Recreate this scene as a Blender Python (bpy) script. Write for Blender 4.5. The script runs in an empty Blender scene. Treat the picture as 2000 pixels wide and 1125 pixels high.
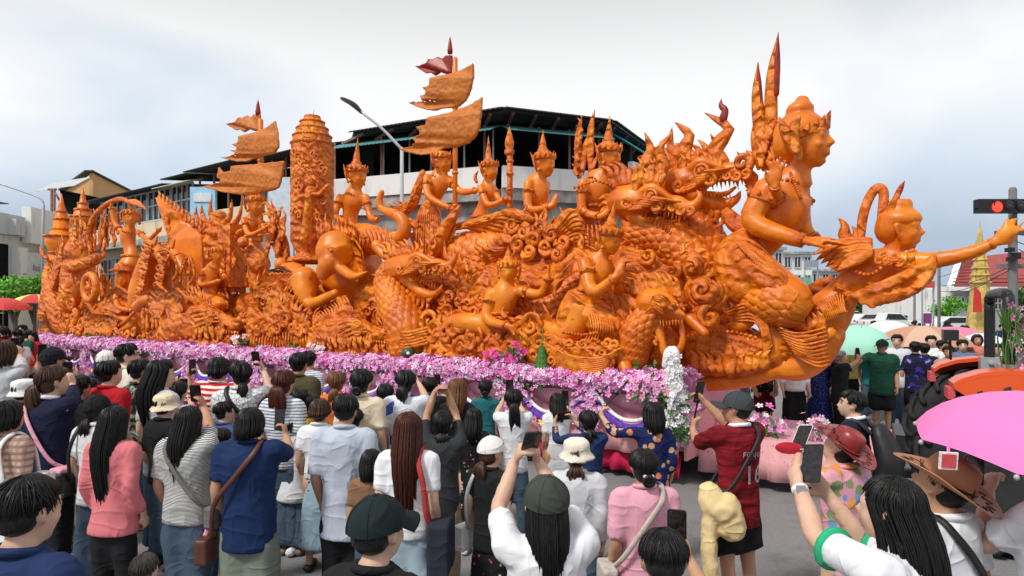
import bpy, math, random
import numpy as np
from mathutils import Vector, Matrix

# ------------------------------------------------------------------ camera, sky, sun, exposure
scene = bpy.context.scene
FP, HZ, CX, EYE = 1300.0, 597.0, 1000.0, 2.3        # focal length in px, horizon row, centre column, eye height
cam_data = bpy.data.cameras.new('camera')
cam_data.sensor_width = 36.0
cam_data.lens = 36.0 * FP / 2000.0
cam_data.shift_y = (HZ - 562.5) / 2000.0
cam_data.clip_start = 0.05
cam_data.clip_end = 4000.0
camera = bpy.data.objects.new('camera', cam_data)
scene.collection.objects.link(camera)
camera.location = (0, 0, EYE)
camera.rotation_euler = (math.radians(90), 0, 0)
scene.camera = camera

SUN_EL, SUN_AZ = math.radians(50), math.radians(228)   # azimuth clockwise from +Y: behind the camera, to its left
world = bpy.data.worlds.new('World')
scene.world = world
world.use_nodes = True
wn, wl = world.node_tree.nodes, world.node_tree.links
wn.clear()
w_out = wn.new('ShaderNodeOutputWorld')
w_bg = wn.new('ShaderNodeBackground')
sky = wn.new('ShaderNodeTexSky')
sky.sky_type = 'NISHITA'
sky.sun_disc = False
sky.sun_elevation = SUN_EL
sky.sun_rotation = SUN_AZ
sky.dust_density = 3.0
sky_dim = wn.new('ShaderNodeVectorMath'); sky_dim.operation = 'SCALE'
sky_dim.inputs['Scale'].default_value = 0.10
wl.new(sky.outputs[0], sky_dim.inputs[0])
tc = wn.new('ShaderNodeTexCoord')
mp = wn.new('ShaderNodeMapping'); mp.inputs['Scale'].default_value = (1.0, 1.0, 2.0); mp.inputs['Location'].default_value = (9.59, 7.11, 2.17)
wl.new(tc.outputs['Generated'], mp.inputs[0])
nz = wn.new('ShaderNodeTexNoise'); nz.inputs['Scale'].default_value = 1.5; nz.inputs['Detail'].default_value = 5.0
nz.inputs['Roughness'].default_value = 0.45
nz.inputs['Distortion'].default_value = 0.4
wl.new(mp.outputs[0], nz.inputs['Vector'])
sep = wn.new('ShaderNodeSeparateXYZ'); wl.new(tc.outputs['Generated'], sep.inputs[0])
el = wn.new('ShaderNodeMapRange'); el.interpolation_type = 'SMOOTHSTEP'      # the cloud thins out above the rain near the horizon
el.inputs[1].default_value = 0.0; el.inputs[2].default_value = 0.30
el.inputs[3].default_value = -0.20; el.inputs[4].default_value = 0.10
wl.new(sep.outputs['Z'], el.inputs[0])
ad = wn.new('ShaderNodeMath'); ad.operation = 'ADD'
wl.new(nz.outputs['Fac'], ad.inputs[0]); wl.new(el.outputs[0], ad.inputs[1])
cr = wn.new('ShaderNodeValToRGB')
cr.color_ramp.elements[0].position = 0.26; cr.color_ramp.elements[0].color = (0.46, 0.55, 0.68, 1)
cr.color_ramp.elements[1].position = 0.60; cr.color_ramp.elements[1].color = (1.0, 1.0, 1.0, 1)
e = cr.color_ramp.elements.new(0.44); e.color = (0.70, 0.79, 0.90, 1)
wl.new(ad.outputs[0], cr.inputs[0])
mx = wn.new('ShaderNodeMixRGB'); mx.inputs[0].default_value = 0.94     # cloud cover over the clear sky
hi = wn.new('ShaderNodeMapRange'); hi.interpolation_type = 'SMOOTHSTEP'      # thicker grey cloud overhead
hi.inputs[1].default_value = 0.28; hi.inputs[2].default_value = 0.46; hi.inputs[3].default_value = 1.0; hi.inputs[4].default_value = 0.74
wl.new(sep.outputs['Z'], hi.inputs[0])
hm = wn.new('ShaderNodeVectorMath'); hm.operation = 'SCALE'
wl.new(cr.outputs[0], hm.inputs[0]); wl.new(hi.outputs[0], hm.inputs['Scale'])
wl.new(sky_dim.outputs[0], mx.inputs[1]); wl.new(hm.outputs[0], mx.inputs[2])
wl.new(mx.outputs[0], w_bg.inputs['Color'])
w_bg.inputs['Strength'].default_value = 0.55
wl.new(w_bg.outputs[0], w_out.inputs[0])

sun_data = bpy.data.lights.new('sun', 'SUN')
sun_data.energy = 1.5
sun_data.angle = math.radians(10)
sun_data.color = (1.0, 0.96, 0.90)
sun = bpy.data.objects.new('sun', sun_data)
scene.collection.objects.link(sun)
sd = Vector((math.sin(SUN_AZ) * math.cos(SUN_EL), math.cos(SUN_AZ) * math.cos(SUN_EL), math.sin(SUN_EL)))
sun.rotation_euler = (-sd).to_track_quat('-Z', 'Y').to_euler()
sun.location = (0, -5, 30)

scene.view_settings.view_transform = 'Standard'
scene.view_settings.look = 'None'
scene.view_settings.exposure = 0.92
scene.view_settings.gamma = 1.0
scene.cycles.use_denoising = True
scene.cycles.max_bounces = 6
scene.cycles.diffuse_bounces = 4
scene.cycles.glossy_bounces = 2
scene.cycles.transmission_bounces = 4
scene.cycles.caustics_reflective = False
scene.cycles.caustics_refractive = False

# ------------------------------------------------------------------ helpers
random.seed(7)
rng = np.random.default_rng(7)
C = scene.collection
A3 = lambda *a: np.array(a, float)
def nrm(v):
    v = np.asarray(v, float); n = np.linalg.norm(v)
    return v / n if n > 1e-9 else v
UP = A3(0, 0, 1)

def W(px, py, D):                       # the point at distance D along the camera axis seen at a photo pixel
    return A3(D * (px - CX) / FP, D, EYE - (py - HZ) * D / FP)

# float frame: u along the float (forward is to the right), v across it (towards the spectators)
FO = A3(2.73, 9.77, 0.0)
EU = nrm(A3(0.825, -0.565, 0.0)); EV = A3(EU[1], -EU[0], 0.0)
def FD(px, v=0.0):
    rx = (px - CX) / FP
    # D = Oy + EUy*u + EVy*v ; rx*D = Ox + EUx*u + EVx*v
    k = EU[1] / EU[0]
    return (FO[1] + EV[1] * v - k * (FO[0] + EV[0] * v)) / (1 - k * rx)
def F(px, py, v=0.0): return W(px, py, FD(px, v))
def FS(px, v=0.0): return FD(px, v) / FP
def FL(u, v, z): return FO + EU * u + EV * v + A3(0, 0, z)

def catmull(P, k):
    P = np.asarray(P, float); n = len(P)
    if n < 3 or k < 2:
        if k < 2: return P
        t = np.linspace(0, 1, k * (n - 1) + 1)
        x = np.linspace(0, 1, n)
        return np.stack([np.interp(t, x, P[:, i]) for i in range(P.shape[1])], 1)
    Q = np.vstack([2 * P[0] - P[1], P, 2 * P[-1] - P[-2]])
    out = []
    for i in range(n - 1):
        a, b, c, d = Q[i], Q[i + 1], Q[i + 2], Q[i + 3]
        for j in range(k):
            t = j / k
            out.append(0.5 * (2 * b + (c - a) * t + (2 * a - 5 * b + 4 * c - d) * t * t + (3 * b - a - 3 * c + d) * t ** 3))
    out.append(P[-1])
    return np.array(out)

def frames(P, thin=None):
    n = len(P)
    T = np.gradient(P, axis=0)
    T /= np.maximum(np.linalg.norm(T, axis=1, keepdims=True), 1e-9)
    N = np.zeros_like(T); B = np.zeros_like(T)
    if thin is not None:
        th = np.asarray(thin, float)
        for i in range(n):
            b = th - T[i] * np.dot(th, T[i])
            if np.linalg.norm(b) < 1e-4:
                b = np.cross(T[i], A3(0.3, 0.5, 0.8))
            B[i] = nrm(b); N[i] = np.cross(B[i], T[i])
        return T, N, B
    ref = A3(0, 0, 1) if abs(T[0][2]) < 0.9 else A3(1, 0, 0)
    nn = nrm(np.cross(T[0], ref))
    for i in range(n):
        nn = nn - T[i] * np.dot(nn, T[i]); nn = nrm(nn)
        N[i] = nn; B[i] = np.cross(T[i], nn)
    return T, N, B

class S:
    """collects shapes (world coordinates) for one mesh"""
    def __init__(s): s.v = []; s.f = []; s.n = 0; s.m = []
    def add(s, V, Fc, mi=0):
        V = np.asarray(V, float); s.v.append(V)
        o = s.n
        s.f.extend([tuple(int(i) + o for i in f) for f in Fc]); s.m.extend([mi] * len(Fc))
        s.n += len(V); return s
    def tube(s, P, R, seg=8, flat=1.0, thin=None, k=4, rnd=True, mi=0, mod=None):
        P = np.asarray(P, float); R = np.asarray(R, float) * np.ones(len(P))
        Q = catmull(np.hstack([P, R[:, None]]), k)
        P, R = Q[:, :3], np.maximum(Q[:, 3], 1e-4)
        T, N, B = frames(P, thin)
        if rnd:
            d0, d1 = R[0] * .6, R[-1] * .6
            P = np.vstack([P[0] - T[0] * d0, P, P[-1] + T[-1] * d1])
            R = np.hstack([R[0] * .6, R, R[-1] * .6])
            T = np.vstack([T[0], T, T[-1]]); N = np.vstack([N[0], N, N[-1]]); B = np.vstack([B[0], B, B[-1]])
        m = len(P); a = np.linspace(0, 2 * np.pi, seg, endpoint=False)
        ca, sa = np.cos(a), np.sin(a)
        RR = R[:, None] * np.ones(seg)
        if mod is not None:
            L = np.concatenate([[0], np.cumsum(np.linalg.norm(np.diff(P, axis=0), axis=1))])
            RR = RR + mod(L[:, None] * np.ones(seg), a[None, :] * np.ones((m, 1)), RR)
        V = P[:, None, :] + (RR * ca)[:, :, None] * N[:, None, :] + (RR * sa * flat)[:, :, None] * B[:, None, :]
        V = V.reshape(-1, 3)
        i, j = np.meshgrid(np.arange(m - 1), np.arange(seg), indexing='ij')
        j2 = (j + 1) % seg
        Fc = np.stack([i * seg + j, i * seg + j2, (i + 1) * seg + j2, (i + 1) * seg + j], -1).reshape(-1, 4).tolist()
        Fc.append(list(range(seg))[::-1]); Fc.append([(m - 1) * seg + q for q in range(seg)])
        return s.add(V, Fc, mi)
    def ell(s, c, r, M=None, seg=10, rings=6, mi=0):
        r = np.asarray(r, float) * np.ones(3)
        th = np.linspace(0, np.pi, rings + 1)[1:-1]; a = np.linspace(0, 2 * np.pi, seg, endpoint=False)
        V = [(0, 0, 1)]
        for t in th:
            for q in a: V.append((math.sin(t) * math.cos(q), math.sin(t) * math.sin(q), math.cos(t)))
        V.append((0, 0, -1)); V = np.array(V) * r
        if M is not None: V = V @ np.asarray(M).T
        V = V + np.asarray(c)
        Fc = []; nr = rings - 1
        for j in range(seg): Fc.append((0, 1 + j, 1 + (j + 1) % seg))
        for i in range(nr - 1):
            for j in range(seg):
                b = 1 + i * seg; j2 = (j + 1) % seg
                Fc.append((b + j, b + seg + j, b + seg + j2, b + j2))
        b = 1 + (nr - 1) * seg; e_ = len(V) - 1
        for j in range(seg): Fc.append((b + j, e_, b + (j + 1) % seg))
        return s.add(V, Fc, mi)
    def lathe(s, c, prof, M=None, seg=16, mi=0):
        a = np.linspace(0, 2 * np.pi, seg, endpoint=False); V = []
        for r, z in prof:
            for q in a: V.append((r * math.cos(q), r * math.sin(q), z))
        V = np.array(V)
        if M is not None: V = V @ np.asarray(M).T
        V = V + np.asarray(c); m = len(prof); Fc = []
        for i in range(m - 1):
            for j in range(seg):
                j2 = (j + 1) % seg
                Fc.append((i * seg + j, i * seg + j2, (i + 1) * seg + j2, (i + 1) * seg + j))
        Fc.append(tuple(range(seg))[::-1]); Fc.append(tuple((m - 1) * seg + q for q in range(seg)))
        return s.add(V, Fc, mi)
    def box(s, c, h, M=None, mi=0):
        V = np.array([(x, y, z) for x in (-1, 1) for y in (-1, 1) for z in (-1, 1)], float) * np.asarray(h, float)
        if M is not None: V = V @ np.asarray(M).T
        return s.add(V + np.asarray(c), [(0, 1, 3, 2), (4, 6, 7, 5), (0, 4, 5, 1), (2, 3, 7, 6), (0, 2, 6, 4), (1, 5, 7, 3)], mi)
    def beam(s, a, b, w, h, up=UP, mi=0):
        a, b = np.asarray(a, float), np.asarray(b, float)
        t = nrm(b - a); n = nrm(np.cross(t, up)); u = np.cross(n, t)
        return s.box((a + b) / 2, (np.linalg.norm(b - a) / 2, w / 2, h / 2), np.stack([t, n, u], 1), mi)
    def plate(s, pts, d, mi=0):
        pts = np.asarray(pts, float); n = len(pts); d = np.asarray(d, float)
        V = np.vstack([pts - d / 2, pts + d / 2])
        Fc = [tuple(range(n))[::-1], tuple(range(n, 2 * n))] + [(i, (i + 1) % n, n + (i + 1) % n, n + i) for i in range(n)]
        return s.add(V, Fc, mi)
    def quad(s, a, b, c, d, mi=0): return s.add([a, b, c, d], [(0, 1, 2, 3)], mi)

ORG = {}
TEX = {}
def dtex(kind, size):
    key = (kind, round(size, 4))
    if key not in TEX:
        t = bpy.data.textures.new('relief', kind); t.noise_scale = size
        if kind == 'CLOUDS': t.noise_depth = 2
        TEX[key] = t
    return TEX[key]

def tag(o, label=None, cat=None, group=None, kind=None):
    if label: o['label'] = label
    if cat: o['category'] = cat
    if group: o['group'] = group
    if kind: o['kind'] = kind
    return o

def thing(name, label, cat, loc, group=None):
    o = bpy.data.objects.new(name, None); C.objects.link(o)
    o.empty_display_size = 0.2
    o.location = loc; ORG[o.name] = np.asarray(loc, float)
    return tag(o, label, cat, group)

def mk(name, s, mat, parent=None, vox=None, sm=0, disp=(), loc=None, smooth=True, adapt=0.0, sub=0, rt=False):
    V = np.vstack(s.v) if s.v else np.zeros((0, 3))
    if parent is not None: org = ORG[parent.name]
    else: org = np.asarray(loc if loc is not None else A3(V[:, 0].mean(), V[:, 1].mean(), V[:, 2].min()), float)
    me = bpy.data.meshes.new(name)
    me.from_pydata((V - org).tolist(), [], s.f)
    mats = mat if isinstance(mat, (list, tuple)) else [mat]
    for m in mats: me.materials.append(m)
    if len(mats) > 1: me.polygons.foreach_set('material_index', s.m)
    if smooth: me.polygons.foreach_set('use_smooth', [True] * len(me.polygons))
    o = bpy.data.objects.new(name, me); C.objects.link(o)
    if parent is not None: o.parent = parent
    else: o.location = org
    ORG[o.name] = org
    if vox:
        r = o.modifiers.new('remesh', 'REMESH'); r.mode = 'VOXEL'; r.voxel_size = vox
        r.use_smooth_shade = True; r.adaptivity = adapt or (.14 if name == 'body' else .06 if name in ('head', 'hair', 'trousers', 'core', 'neck', 'chariot_body', 'hood') else 0)
    if sm:
        q = o.modifiers.new('smooth', 'SMOOTH'); q.iterations = sm; q.factor = 0.5
    if sub:
        q = o.modifiers.new('subdiv', 'SUBSURF'); q.levels = sub; q.render_levels = sub
    for kind, size, st in disp:
        d = o.modifiers.new('relief', 'DISPLACE'); d.texture = dtex(kind, size); d.strength = st
        d.texture_coords = 'GLOBAL'; d.mid_level = 0.5
    return o

def struct(o, kind='structure'):
    o['kind'] = kind; return o

def copy_tree(root, loc=None, parent=None):
    c = root.copy(); C.objects.link(c); c.parent = parent
    if loc is not None: c.location = loc
    for ch in root.children: copy_tree(ch, None, c)
    return c

# ------------------------------------------------------------------ materials
MATS = {}
class NB:
    """small node-graph builder"""
    def __init__(s, name):
        s.mat = bpy.data.materials.new(name); s.mat.use_nodes = True
        s.nt = s.mat.node_tree; s.b = s.nt.nodes['Principled BSDF']; s.tc = None
    def n(s, t, **kw):
        q = s.nt.nodes.new(t)
        for k, v in kw.items(): setattr(q, k, v)
        return q
    def l(s, a, b): s.nt.links.new(a, b)
    def co(s, kind='Object', scale=(1, 1, 1), rot=(0, 0, 0)):
        if s.tc is None: s.tc = s.n('ShaderNodeTexCoord')
        m = s.n('ShaderNodeMapping'); m.inputs['Scale'].default_value = scale; m.inputs['Rotation'].default_value = rot
        s.l(s.tc.outputs[kind], m.inputs[0]); return m.outputs[0]
    def noise(s, vec, scale, detail=3, rough=.5, dist=0):
        q = s.n('ShaderNodeTexNoise'); q.inputs['Scale'].default_value = scale; q.inputs['Detail'].default_value = detail
        q.inputs['Roughness'].default_value = rough; q.inputs['Distortion'].default_value = dist
        s.l(vec, q.inputs['Vector']); return q.outputs['Fac']
    def voro(s, vec, scale, feature='F1', out='Distance', rnd=1.0):
        q = s.n('ShaderNodeTexVoronoi', feature=feature); q.inputs['Scale'].default_value = scale
        q.inputs['Randomness'].default_value = rnd
        s.l(vec, q.inputs['Vector']); return q.outputs[out]
    def wave(s, vec, scale, axis='Z', dist=0, prof='SIN', kind='BANDS'):
        q = s.n('ShaderNodeTexWave', wave_type=kind, wave_profile=prof)
        if kind == 'BANDS': q.bands_direction = axis
        q.inputs['Scale'].default_value = scale; q.inputs['Distortion'].default_value = dist
        s.l(vec, q.inputs['Vector']); return q.outputs['Fac']
    def ramp(s, fac, stops, interp='LINEAR'):
        q = s.n('ShaderNodeValToRGB'); cr = q.color_ramp; cr.interpolation = interp
        while len(cr.elements) < len(stops): cr.elements.new(0.5)
        for e_, (p, c) in zip(cr.elements, stops):
            e_.position = p; e_.color = (*c, 1) if len(c) == 3 else c
        s.l(fac, q.inputs[0]); return q.outputs[0]
    def mix(s, fac, a, b, mode='MIX'):
        q = s.n('ShaderNodeMixRGB', blend_type=mode)
        for i, x in enumerate((fac, a, b)):
            if hasattr(x, 'is_linked') or hasattr(x, 'links'): s.l(x, q.inputs[i])
            else: q.inputs[i].default_value = x if i == 0 else (*x, 1)
        return q.outputs[0]
    def math(s, op, a, b=0.0):
        q = s.n('ShaderNodeMath', operation=op)
        for i, x in enumerate((a, b)):
            if hasattr(x, 'links'): s.l(x, q.inputs[i])
            else: q.inputs[i].default_value = x
        return q.outputs[0]
    def bump(s, h, strength=.3, dist=.02, prev=None):
        q = s.n('ShaderNodeBump'); q.inputs['Strength'].default_value = strength; q.inputs['Distance'].default_value = dist
        s.l(h, q.inputs['Height'])
        if prev is not None: s.l(prev, q.inputs['Normal'])
        return q.outputs[0]
    def set(s, col=None, rough=.5, spec=.5, metal=0.0, normal=None, **kw):
        b = s.b
        if col is not None:
            if hasattr(col, 'links'): s.l(col, b.inputs['Base Color'])
            else: b.inputs['Base Color'].default_value = (*col, 1)
        if hasattr(rough, 'links'): s.l(rough, b.inputs['Roughness'])
        else: b.inputs['Roughness'].default_value = rough
        b.inputs['Specular IOR Level'].default_value = spec
        b.inputs['Metallic'].default_value = metal
        if normal is not None: s.l(normal, b.inputs['Normal'])
        for k, v in kw.items(): b.inputs[k.replace('_', ' ')].default_value = v
        return s.mat

def plain(name, col, rough=.6, spec=.4, metal=0.0, vary=.15, scale=6.0, bump=0.0, bscale=60.0):
    if name in MATS: return MATS[name]
    g = NB(name); v = g.co()
    c = np.array(col)
    n = g.noise(v, scale, 4, .6)
    colr = g.ramp(n, [(.3, tuple(c * (1 - vary))), (.7, tuple(np.minimum(c * (1 + vary), 1)))])
    nm = g.bump(g.noise(v, bscale, 3), bump, .01) if bump else None
    MATS[name] = g.set(colr, rough, spec, metal, nm); return MATS[name]

def wax(name, c0, c1, c2, bumps, rough=.36):
    g = NB(name); v = g.co()
    n = g.noise(v, 1.7, 5, .62, .4)
    col = g.ramp(n, [(.28, c0), (.5, c1), (.72, c2)])
    nm = None
    for kind, sc_, st, ds in bumps:
        if kind == 'n': h = g.noise(v, sc_, 4, .6, .6)
        elif kind == 'v': h = g.voro(v, sc_, 'SMOOTH_F1')
        elif kind == 's':
            h = g.wave(g.co(), sc_, 'DIAGONAL', 9.0)
        nm = g.bump(h, st, ds, nm)
    r = g.math('ADD', g.math('MULTIPLY', g.noise(v, 9, 3), .25), rough - .12)
    g.set(col, r, .5, 0, nm)
    g.b.inputs['Subsurface Weight'].default_value = 0.0
    MATS[name] = g.mat; return g.mat
W0, W1, W2 = (.57, .100, .002), (.73, .180, .003), (.86, .29, .008)
WAX = wax('smooth_wax', W0, W1, W2, [('n', 14, .2, .02), ('n', 55, .15, .008)], .38)
WAXC = wax('carved_wax', (.46, .068, .002), (.69, .155, .003), (.87, .29, .008), [('s', 2.4, .6, .06), ('v', 10, .7, .05), ('n', 26, .5, .025)], .44)
WAXS = wax('scaled_wax', (.50, .080, .002), (.71, .165, .003), (.85, .28, .008), [('n', 30, .35, .02)], .42)
WAXB = wax('banner_wax', (.44, .11, .008), (.56, .16, .012), (.66, .22, .02), [('v', 11, .8, .03), ('n', 40, .5, .02)], .5)
WAXR = plain('red_painted_wax', (.28, .016, .006), .4, .4, 0, .5, 9)
# ------------------------------------------------------------------ ground
def ground_mat():
    g = NB('asphalt'); v = g.co()
    a = g.noise(v, .35, 5, .6); b = g.noise(v, 60, 3, .7); c = g.voro(v, 140)
    base = g.ramp(a, [(.3, (.17, .17, .172)), (.7, (.25, .25, .25))])
    col = g.mix(.35, base, g.ramp(b, [(.3, (.10, .10, .10)), (.7, (.36, .355, .35))]))
    col = g.mix(g.math('MULTIPLY', g.ramp(g.noise(v, 1.3, 4, .7), [(.52, (0, 0, 0)), (.60, (1, 1, 1))]), .35), col, (.12, .12, .12))
    return g.set(col, .82, .3, 0, g.bump(c, .25, .008))
s = S(); s.quad(A3(-900, -60, 0), A3(900, -60, 0), A3(900, 1800, 0), A3(-900, 1800, 0))
struct(mk('ground', s, plain('far_ground', (.20, .20, .19), .9, .2, 0, .2, .05), loc=(0, 0, 0)))
s = S(); s.quad(A3(-60, -12, .004), A3(60, -12, .004), A3(60, 200, .004), A3(-60, 200, .004))
struct(mk('road', s, ground_mat(), loc=(0, 0, 0)))

# ------------------------------------------------------------------ building kit
M_WHITE = plain('white_render', (.82, .82, .80), .8, .2, 0, .08, 1.2, .1, 30)
def streaked(name, c, d, k=.5):
    g = NB(name); v = g.co(); a = g.noise(g.co('Object', (1.6, 1.6, .12)), 1.6, 4, .65); b = g.noise(v, .8, 4, .6)
    m = g.math('MULTIPLY', g.ramp(a, [(.50, (0, 0, 0)), (.72, (1, 1, 1))]), g.ramp(b, [(.40, (0, 0, 0)), (.65, (1, 1, 1))]))
    MATS[name] = g.set(g.mix(g.math('MULTIPLY', m, k), c, d), .85, .2, 0, g.bump(g.noise(v, 25, 3), .1, .02)); return g.mat
M_WHITE = streaked('streaked_white', (.82, .82, .80), (.22, .21, .19), .8)
M_STAIN = plain('stained_concrete', (.34, .33, .31), .9, .2, 0, .45, 2.5, .2, 25)
M_CREAM = streaked('streaked_cream', (.72, .60, .42), (.24, .19, .13), .8)
M_OCHRE = plain('ochre_cladding', (.62, .36, .15), .8, .2, 0, .06, 2)
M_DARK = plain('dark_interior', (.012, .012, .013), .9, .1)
M_ROOF = plain('dark_metal_roof', (.055, .058, .06), .6, .3, .3, .3, 4)
M_TEAL = plain('teal_metal_sheet', (.10, .30, .30), .55, .4, .1, .2, 3)
M_TEALB = plain('bright_teal_sheet', (.03, .42, .50), .5, .4, 0, .15, 3)
M_STEEL = plain('grey_steel', (.42, .43, .44), .5, .5, .3, .1, 4)
M_PRIM = plain('red_primer_steel', (.26, .13, .10), .6, .4, .1, .2, 4)
M_GLASS = plain('dark_glass', (.02, .025, .03), .08, .7, 0, .1, 2)
M_SKYGL = plain('pale_glass', (.30, .36, .40), .12, .6, 0, .1, 2)
M_BLACK = plain('black_metal', (.015, .015, .016), .5, .4, 0, .2, 5)
M_GREYP = plain('pale_grey_paint', (.55, .57, .58), .6, .3, 0, .05, 2)
def XY(px, D): return A3(D * (px - CX) / FP, D, 0)
def ZY(py, D): return EYE - (py - HZ) * D / FP
def wall(s, a, b, z0, z1, th=.2, off=0.0, mi=0):
    """upright slab between plan points a and b; off pushes it out (towards the camera)"""
    t = nrm(b - a); n = A3(t[1], -t[0], 0); o = n * off
    c = (a + b) / 2 + o + A3(0, 0, (z0 + z1) / 2) - n * th / 2
    s.box(c, (np.linalg.norm(b - a) / 2, th / 2, (z1 - z0) / 2), np.stack([t, -n, UP], 1), mi)
def lerp(a, b, t): return a * (1 - t) + b * t
def window(root, a, b, z0, z1, nx, nz, off, frame_m=None, glass=None, bar=.06):
    s = S(); g = S(); wall(g, a, b, z0, z1, .03, off)
    t = nrm(b - a); n = A3(t[1], -t[0], 0)
    for i in range(nx + 1):
        p = lerp(a, b, i / nx) + n * (off + .03); s.beam(p + A3(0, 0, z0), p + A3(0, 0, z1), bar, .05, n)
    for j in range(nz + 1):
        z = z0 + (z1 - z0) * j / nz; s.beam(a + n * (off + .035) + A3(0, 0, z), b + n * (off + .035) + A3(0, 0, z), .06, bar)
    f = mk('window', s, frame_m or M_STEEL, root, smooth=False); mk('pane', g, glass or M_GLASS, f, smooth=False)
def corr(a, b, out, z0, z1, s, n=40, amp=.03, th=.02):
    """corrugated sheet from edge a-b at z1 down/out by vector out to z0"""
    V = []; m = 2 * n
    for i in range(m + 1):
        p = lerp(a, b, i / m); dz = amp if i % 2 else 0
        V += [p + A3(0, 0, z1 + dz), p + out + A3(0, 0, z0 + dz)]
    k = len(V); V = V + [q - A3(0, 0, th) for q in V]
    Fc = []
    for i in range(m):
        a_ = 2 * i; Fc += [(a_, a_ + 1, a_ + 3, a_ + 2), (k + a_, k + a_ + 2, k + a_ + 3, k + a_ + 1), (a_ + 1, k + a_ + 1, k + a_ + 3, a_ + 3), (a_, a_ + 2, k + a_ + 2, k + a_)]
    s.add(V, Fc)

# ------------------------------------------------------------------ corner building behind the float
r = thing('corner_building', 'white corner shophouse with open dark top floor and teal awnings behind the float', 'building', XY(985, 22))
Q = [XY(645, 22.8), XY(975, 20.4), XY(1175, 21.4), XY(1285, 26.3)]
E = [XY(690, 22.0), XY(985, 19.3), XY(1190, 20.6), XY(1292, 25.8)]
s = S()
for i in range(3): wall(s, Q[i], Q[i + 1], 0, 4.75, .25)
mk('lower_wall', s, M_WHITE, r, smooth=False)
s = S()
for i in range(3): wall(s, Q[i], Q[i + 1], 4.75, 5.5, .25, .02)
mk('beam_wall', s, M_STAIN, r, smooth=False)
for i in range(3):
    s = S(); wall(s, Q[i], Q[i + 1], 5.86, 6.52, .16, .42); mk('parapet', s, M_WHITE, r, smooth=False)
    s = S(); wall(s, Q[i], Q[i + 1], 5.5, 5.86, 1.6, .36); mk('balcony_slab', s, M_STAIN, r, smooth=False)
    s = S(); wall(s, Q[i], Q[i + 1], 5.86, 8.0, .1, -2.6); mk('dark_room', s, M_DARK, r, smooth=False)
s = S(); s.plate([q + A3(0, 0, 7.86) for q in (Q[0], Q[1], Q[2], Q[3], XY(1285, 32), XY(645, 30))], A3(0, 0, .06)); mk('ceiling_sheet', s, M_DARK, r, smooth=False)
s = S(); s.plate([q + A3(0, 0, 8.0) for q in (E[0], E[1], E[2], E[3], XY(1285, 33), XY(660, 31))], A3(0, 0, .10)); mk('roof', s, M_ROOF, r, smooth=False)
s = S()
for i in range(3):
    a, b = E[i], E[i + 1]; t = nrm(b - a); n = A3(t[1], -t[0], 0)
    corr(a, b, n * .25, 7.98, 8.06, s, 34, .03)
mk('roof_edge', s, M_ROOF, r, smooth=False)
s = S()
for i in range(3):
    for k in np.linspace(.08, .92, 5):
        p, e_ = lerp(Q[i], Q[i + 1], k), lerp(E[i], E[i + 1], k); s.beam(p + A3(0, 0, 7.80), e_ + A3(0, 0, 7.93), .08, .08)
mk('rafter', s, M_PRIM, r, smooth=False)
for i, m in ((0, M_TEAL), (1, M_TEAL), (2, M_TEALB)):
    s = S(); a, b = lerp(Q[i], E[i], .35), lerp(Q[i + 1], E[i + 1], .35); t = nrm(b - a); n = A3(t[1], -t[0], 0)
    corr(a, b, n * .75, 7.42, 7.72 if i < 2 else 7.9, s, 40, .02); mk('awning', s, m, r, smooth=False)
for i in range(3):
    for k in np.linspace(.06, .94, 4):
        s = S(); p = lerp(Q[i], Q[i + 1], k); t = nrm(Q[i + 1] - Q[i]); p = p + A3(t[1], -t[0], 0) * .25
        s.beam(p + A3(0, 0, 5.86), p + A3(0, 0, 7.8), .07, .07, A3(1, 0, 0)); mk('post', s, M_PRIM, r, smooth=False)
for x, w_ in ((1186, 12), (1220, 11)):
    s = S(); wall(s, XY(x, 21.6), XY(x + w_, 21.9), 5.86, 6.95, .18, .3); mk('pier', s, M_WHITE, r, smooth=False)
for i, k0, k1 in ((0, .05, .3), (0, .36, .62), (0, .68, .95), (1, .06, .30), (1, .36, .62), (1, .66, .92), (2, .1, .9)):
    a, b = lerp(Q[i], Q[i + 1], k0), lerp(Q[i], Q[i + 1], k1); window(r, a, b, 2.9, 4.6, 3, 2, .04, M_GREYP, M_SKYGL)
s = S()
for k in np.linspace(.03, .97, 7):
    p = lerp(Q[0], Q[1], k); t = nrm(Q[1] - Q[0]); s.beam(p + A3(t[1], -t[0], 0) * .03 + A3(0, 0, 5.9), p + A3(t[1], -t[0], 0) * .03 + A3(0, 0, 7.7), .05, .05, A3(1, 0, 0))
mk('corrugated_screen', s, M_STEEL, r, smooth=False)

# ------------------------------------------------------------------ long shophouse row to the left
r = thing('shophouse_row', 'long cream shophouse row with steel window frames under a dark roof', 'building', XY(400, 30))
R0, R1 = XY(95, 40), XY(650, 23.4)
def rp(px):                               # point of the facade seen at column px
    rx = (px - CX) / FP; d = R1 - R0; t = (rx * R0[1] - R0[0]) / (d[0] - rx * d[1]); return R0 + d * t
s = S(); wall(s, R0, R1, 0, 6.35, .3); mk('wall', s, M_CREAM, r, smooth=False)
s = S(); wall(s, rp(380), R1, 4.2, 5.5, .3, .04); mk('white_band', s, M_WHITE, r, smooth=False)
s = S(); wall(s, R0, R1, 5.15, 5.45, .9, .55); mk('ledge', s, M_STAIN, r, smooth=False)
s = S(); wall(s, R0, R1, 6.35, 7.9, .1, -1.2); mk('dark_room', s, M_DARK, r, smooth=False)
for x0, x1 in ((196, 240), (243, 286), (289, 332), (335, 376)): window(r, rp(x0), rp(x1), 6.35, 7.75, 4, 2, -.05, M_GREYP, M_GLASS, .07)
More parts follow.
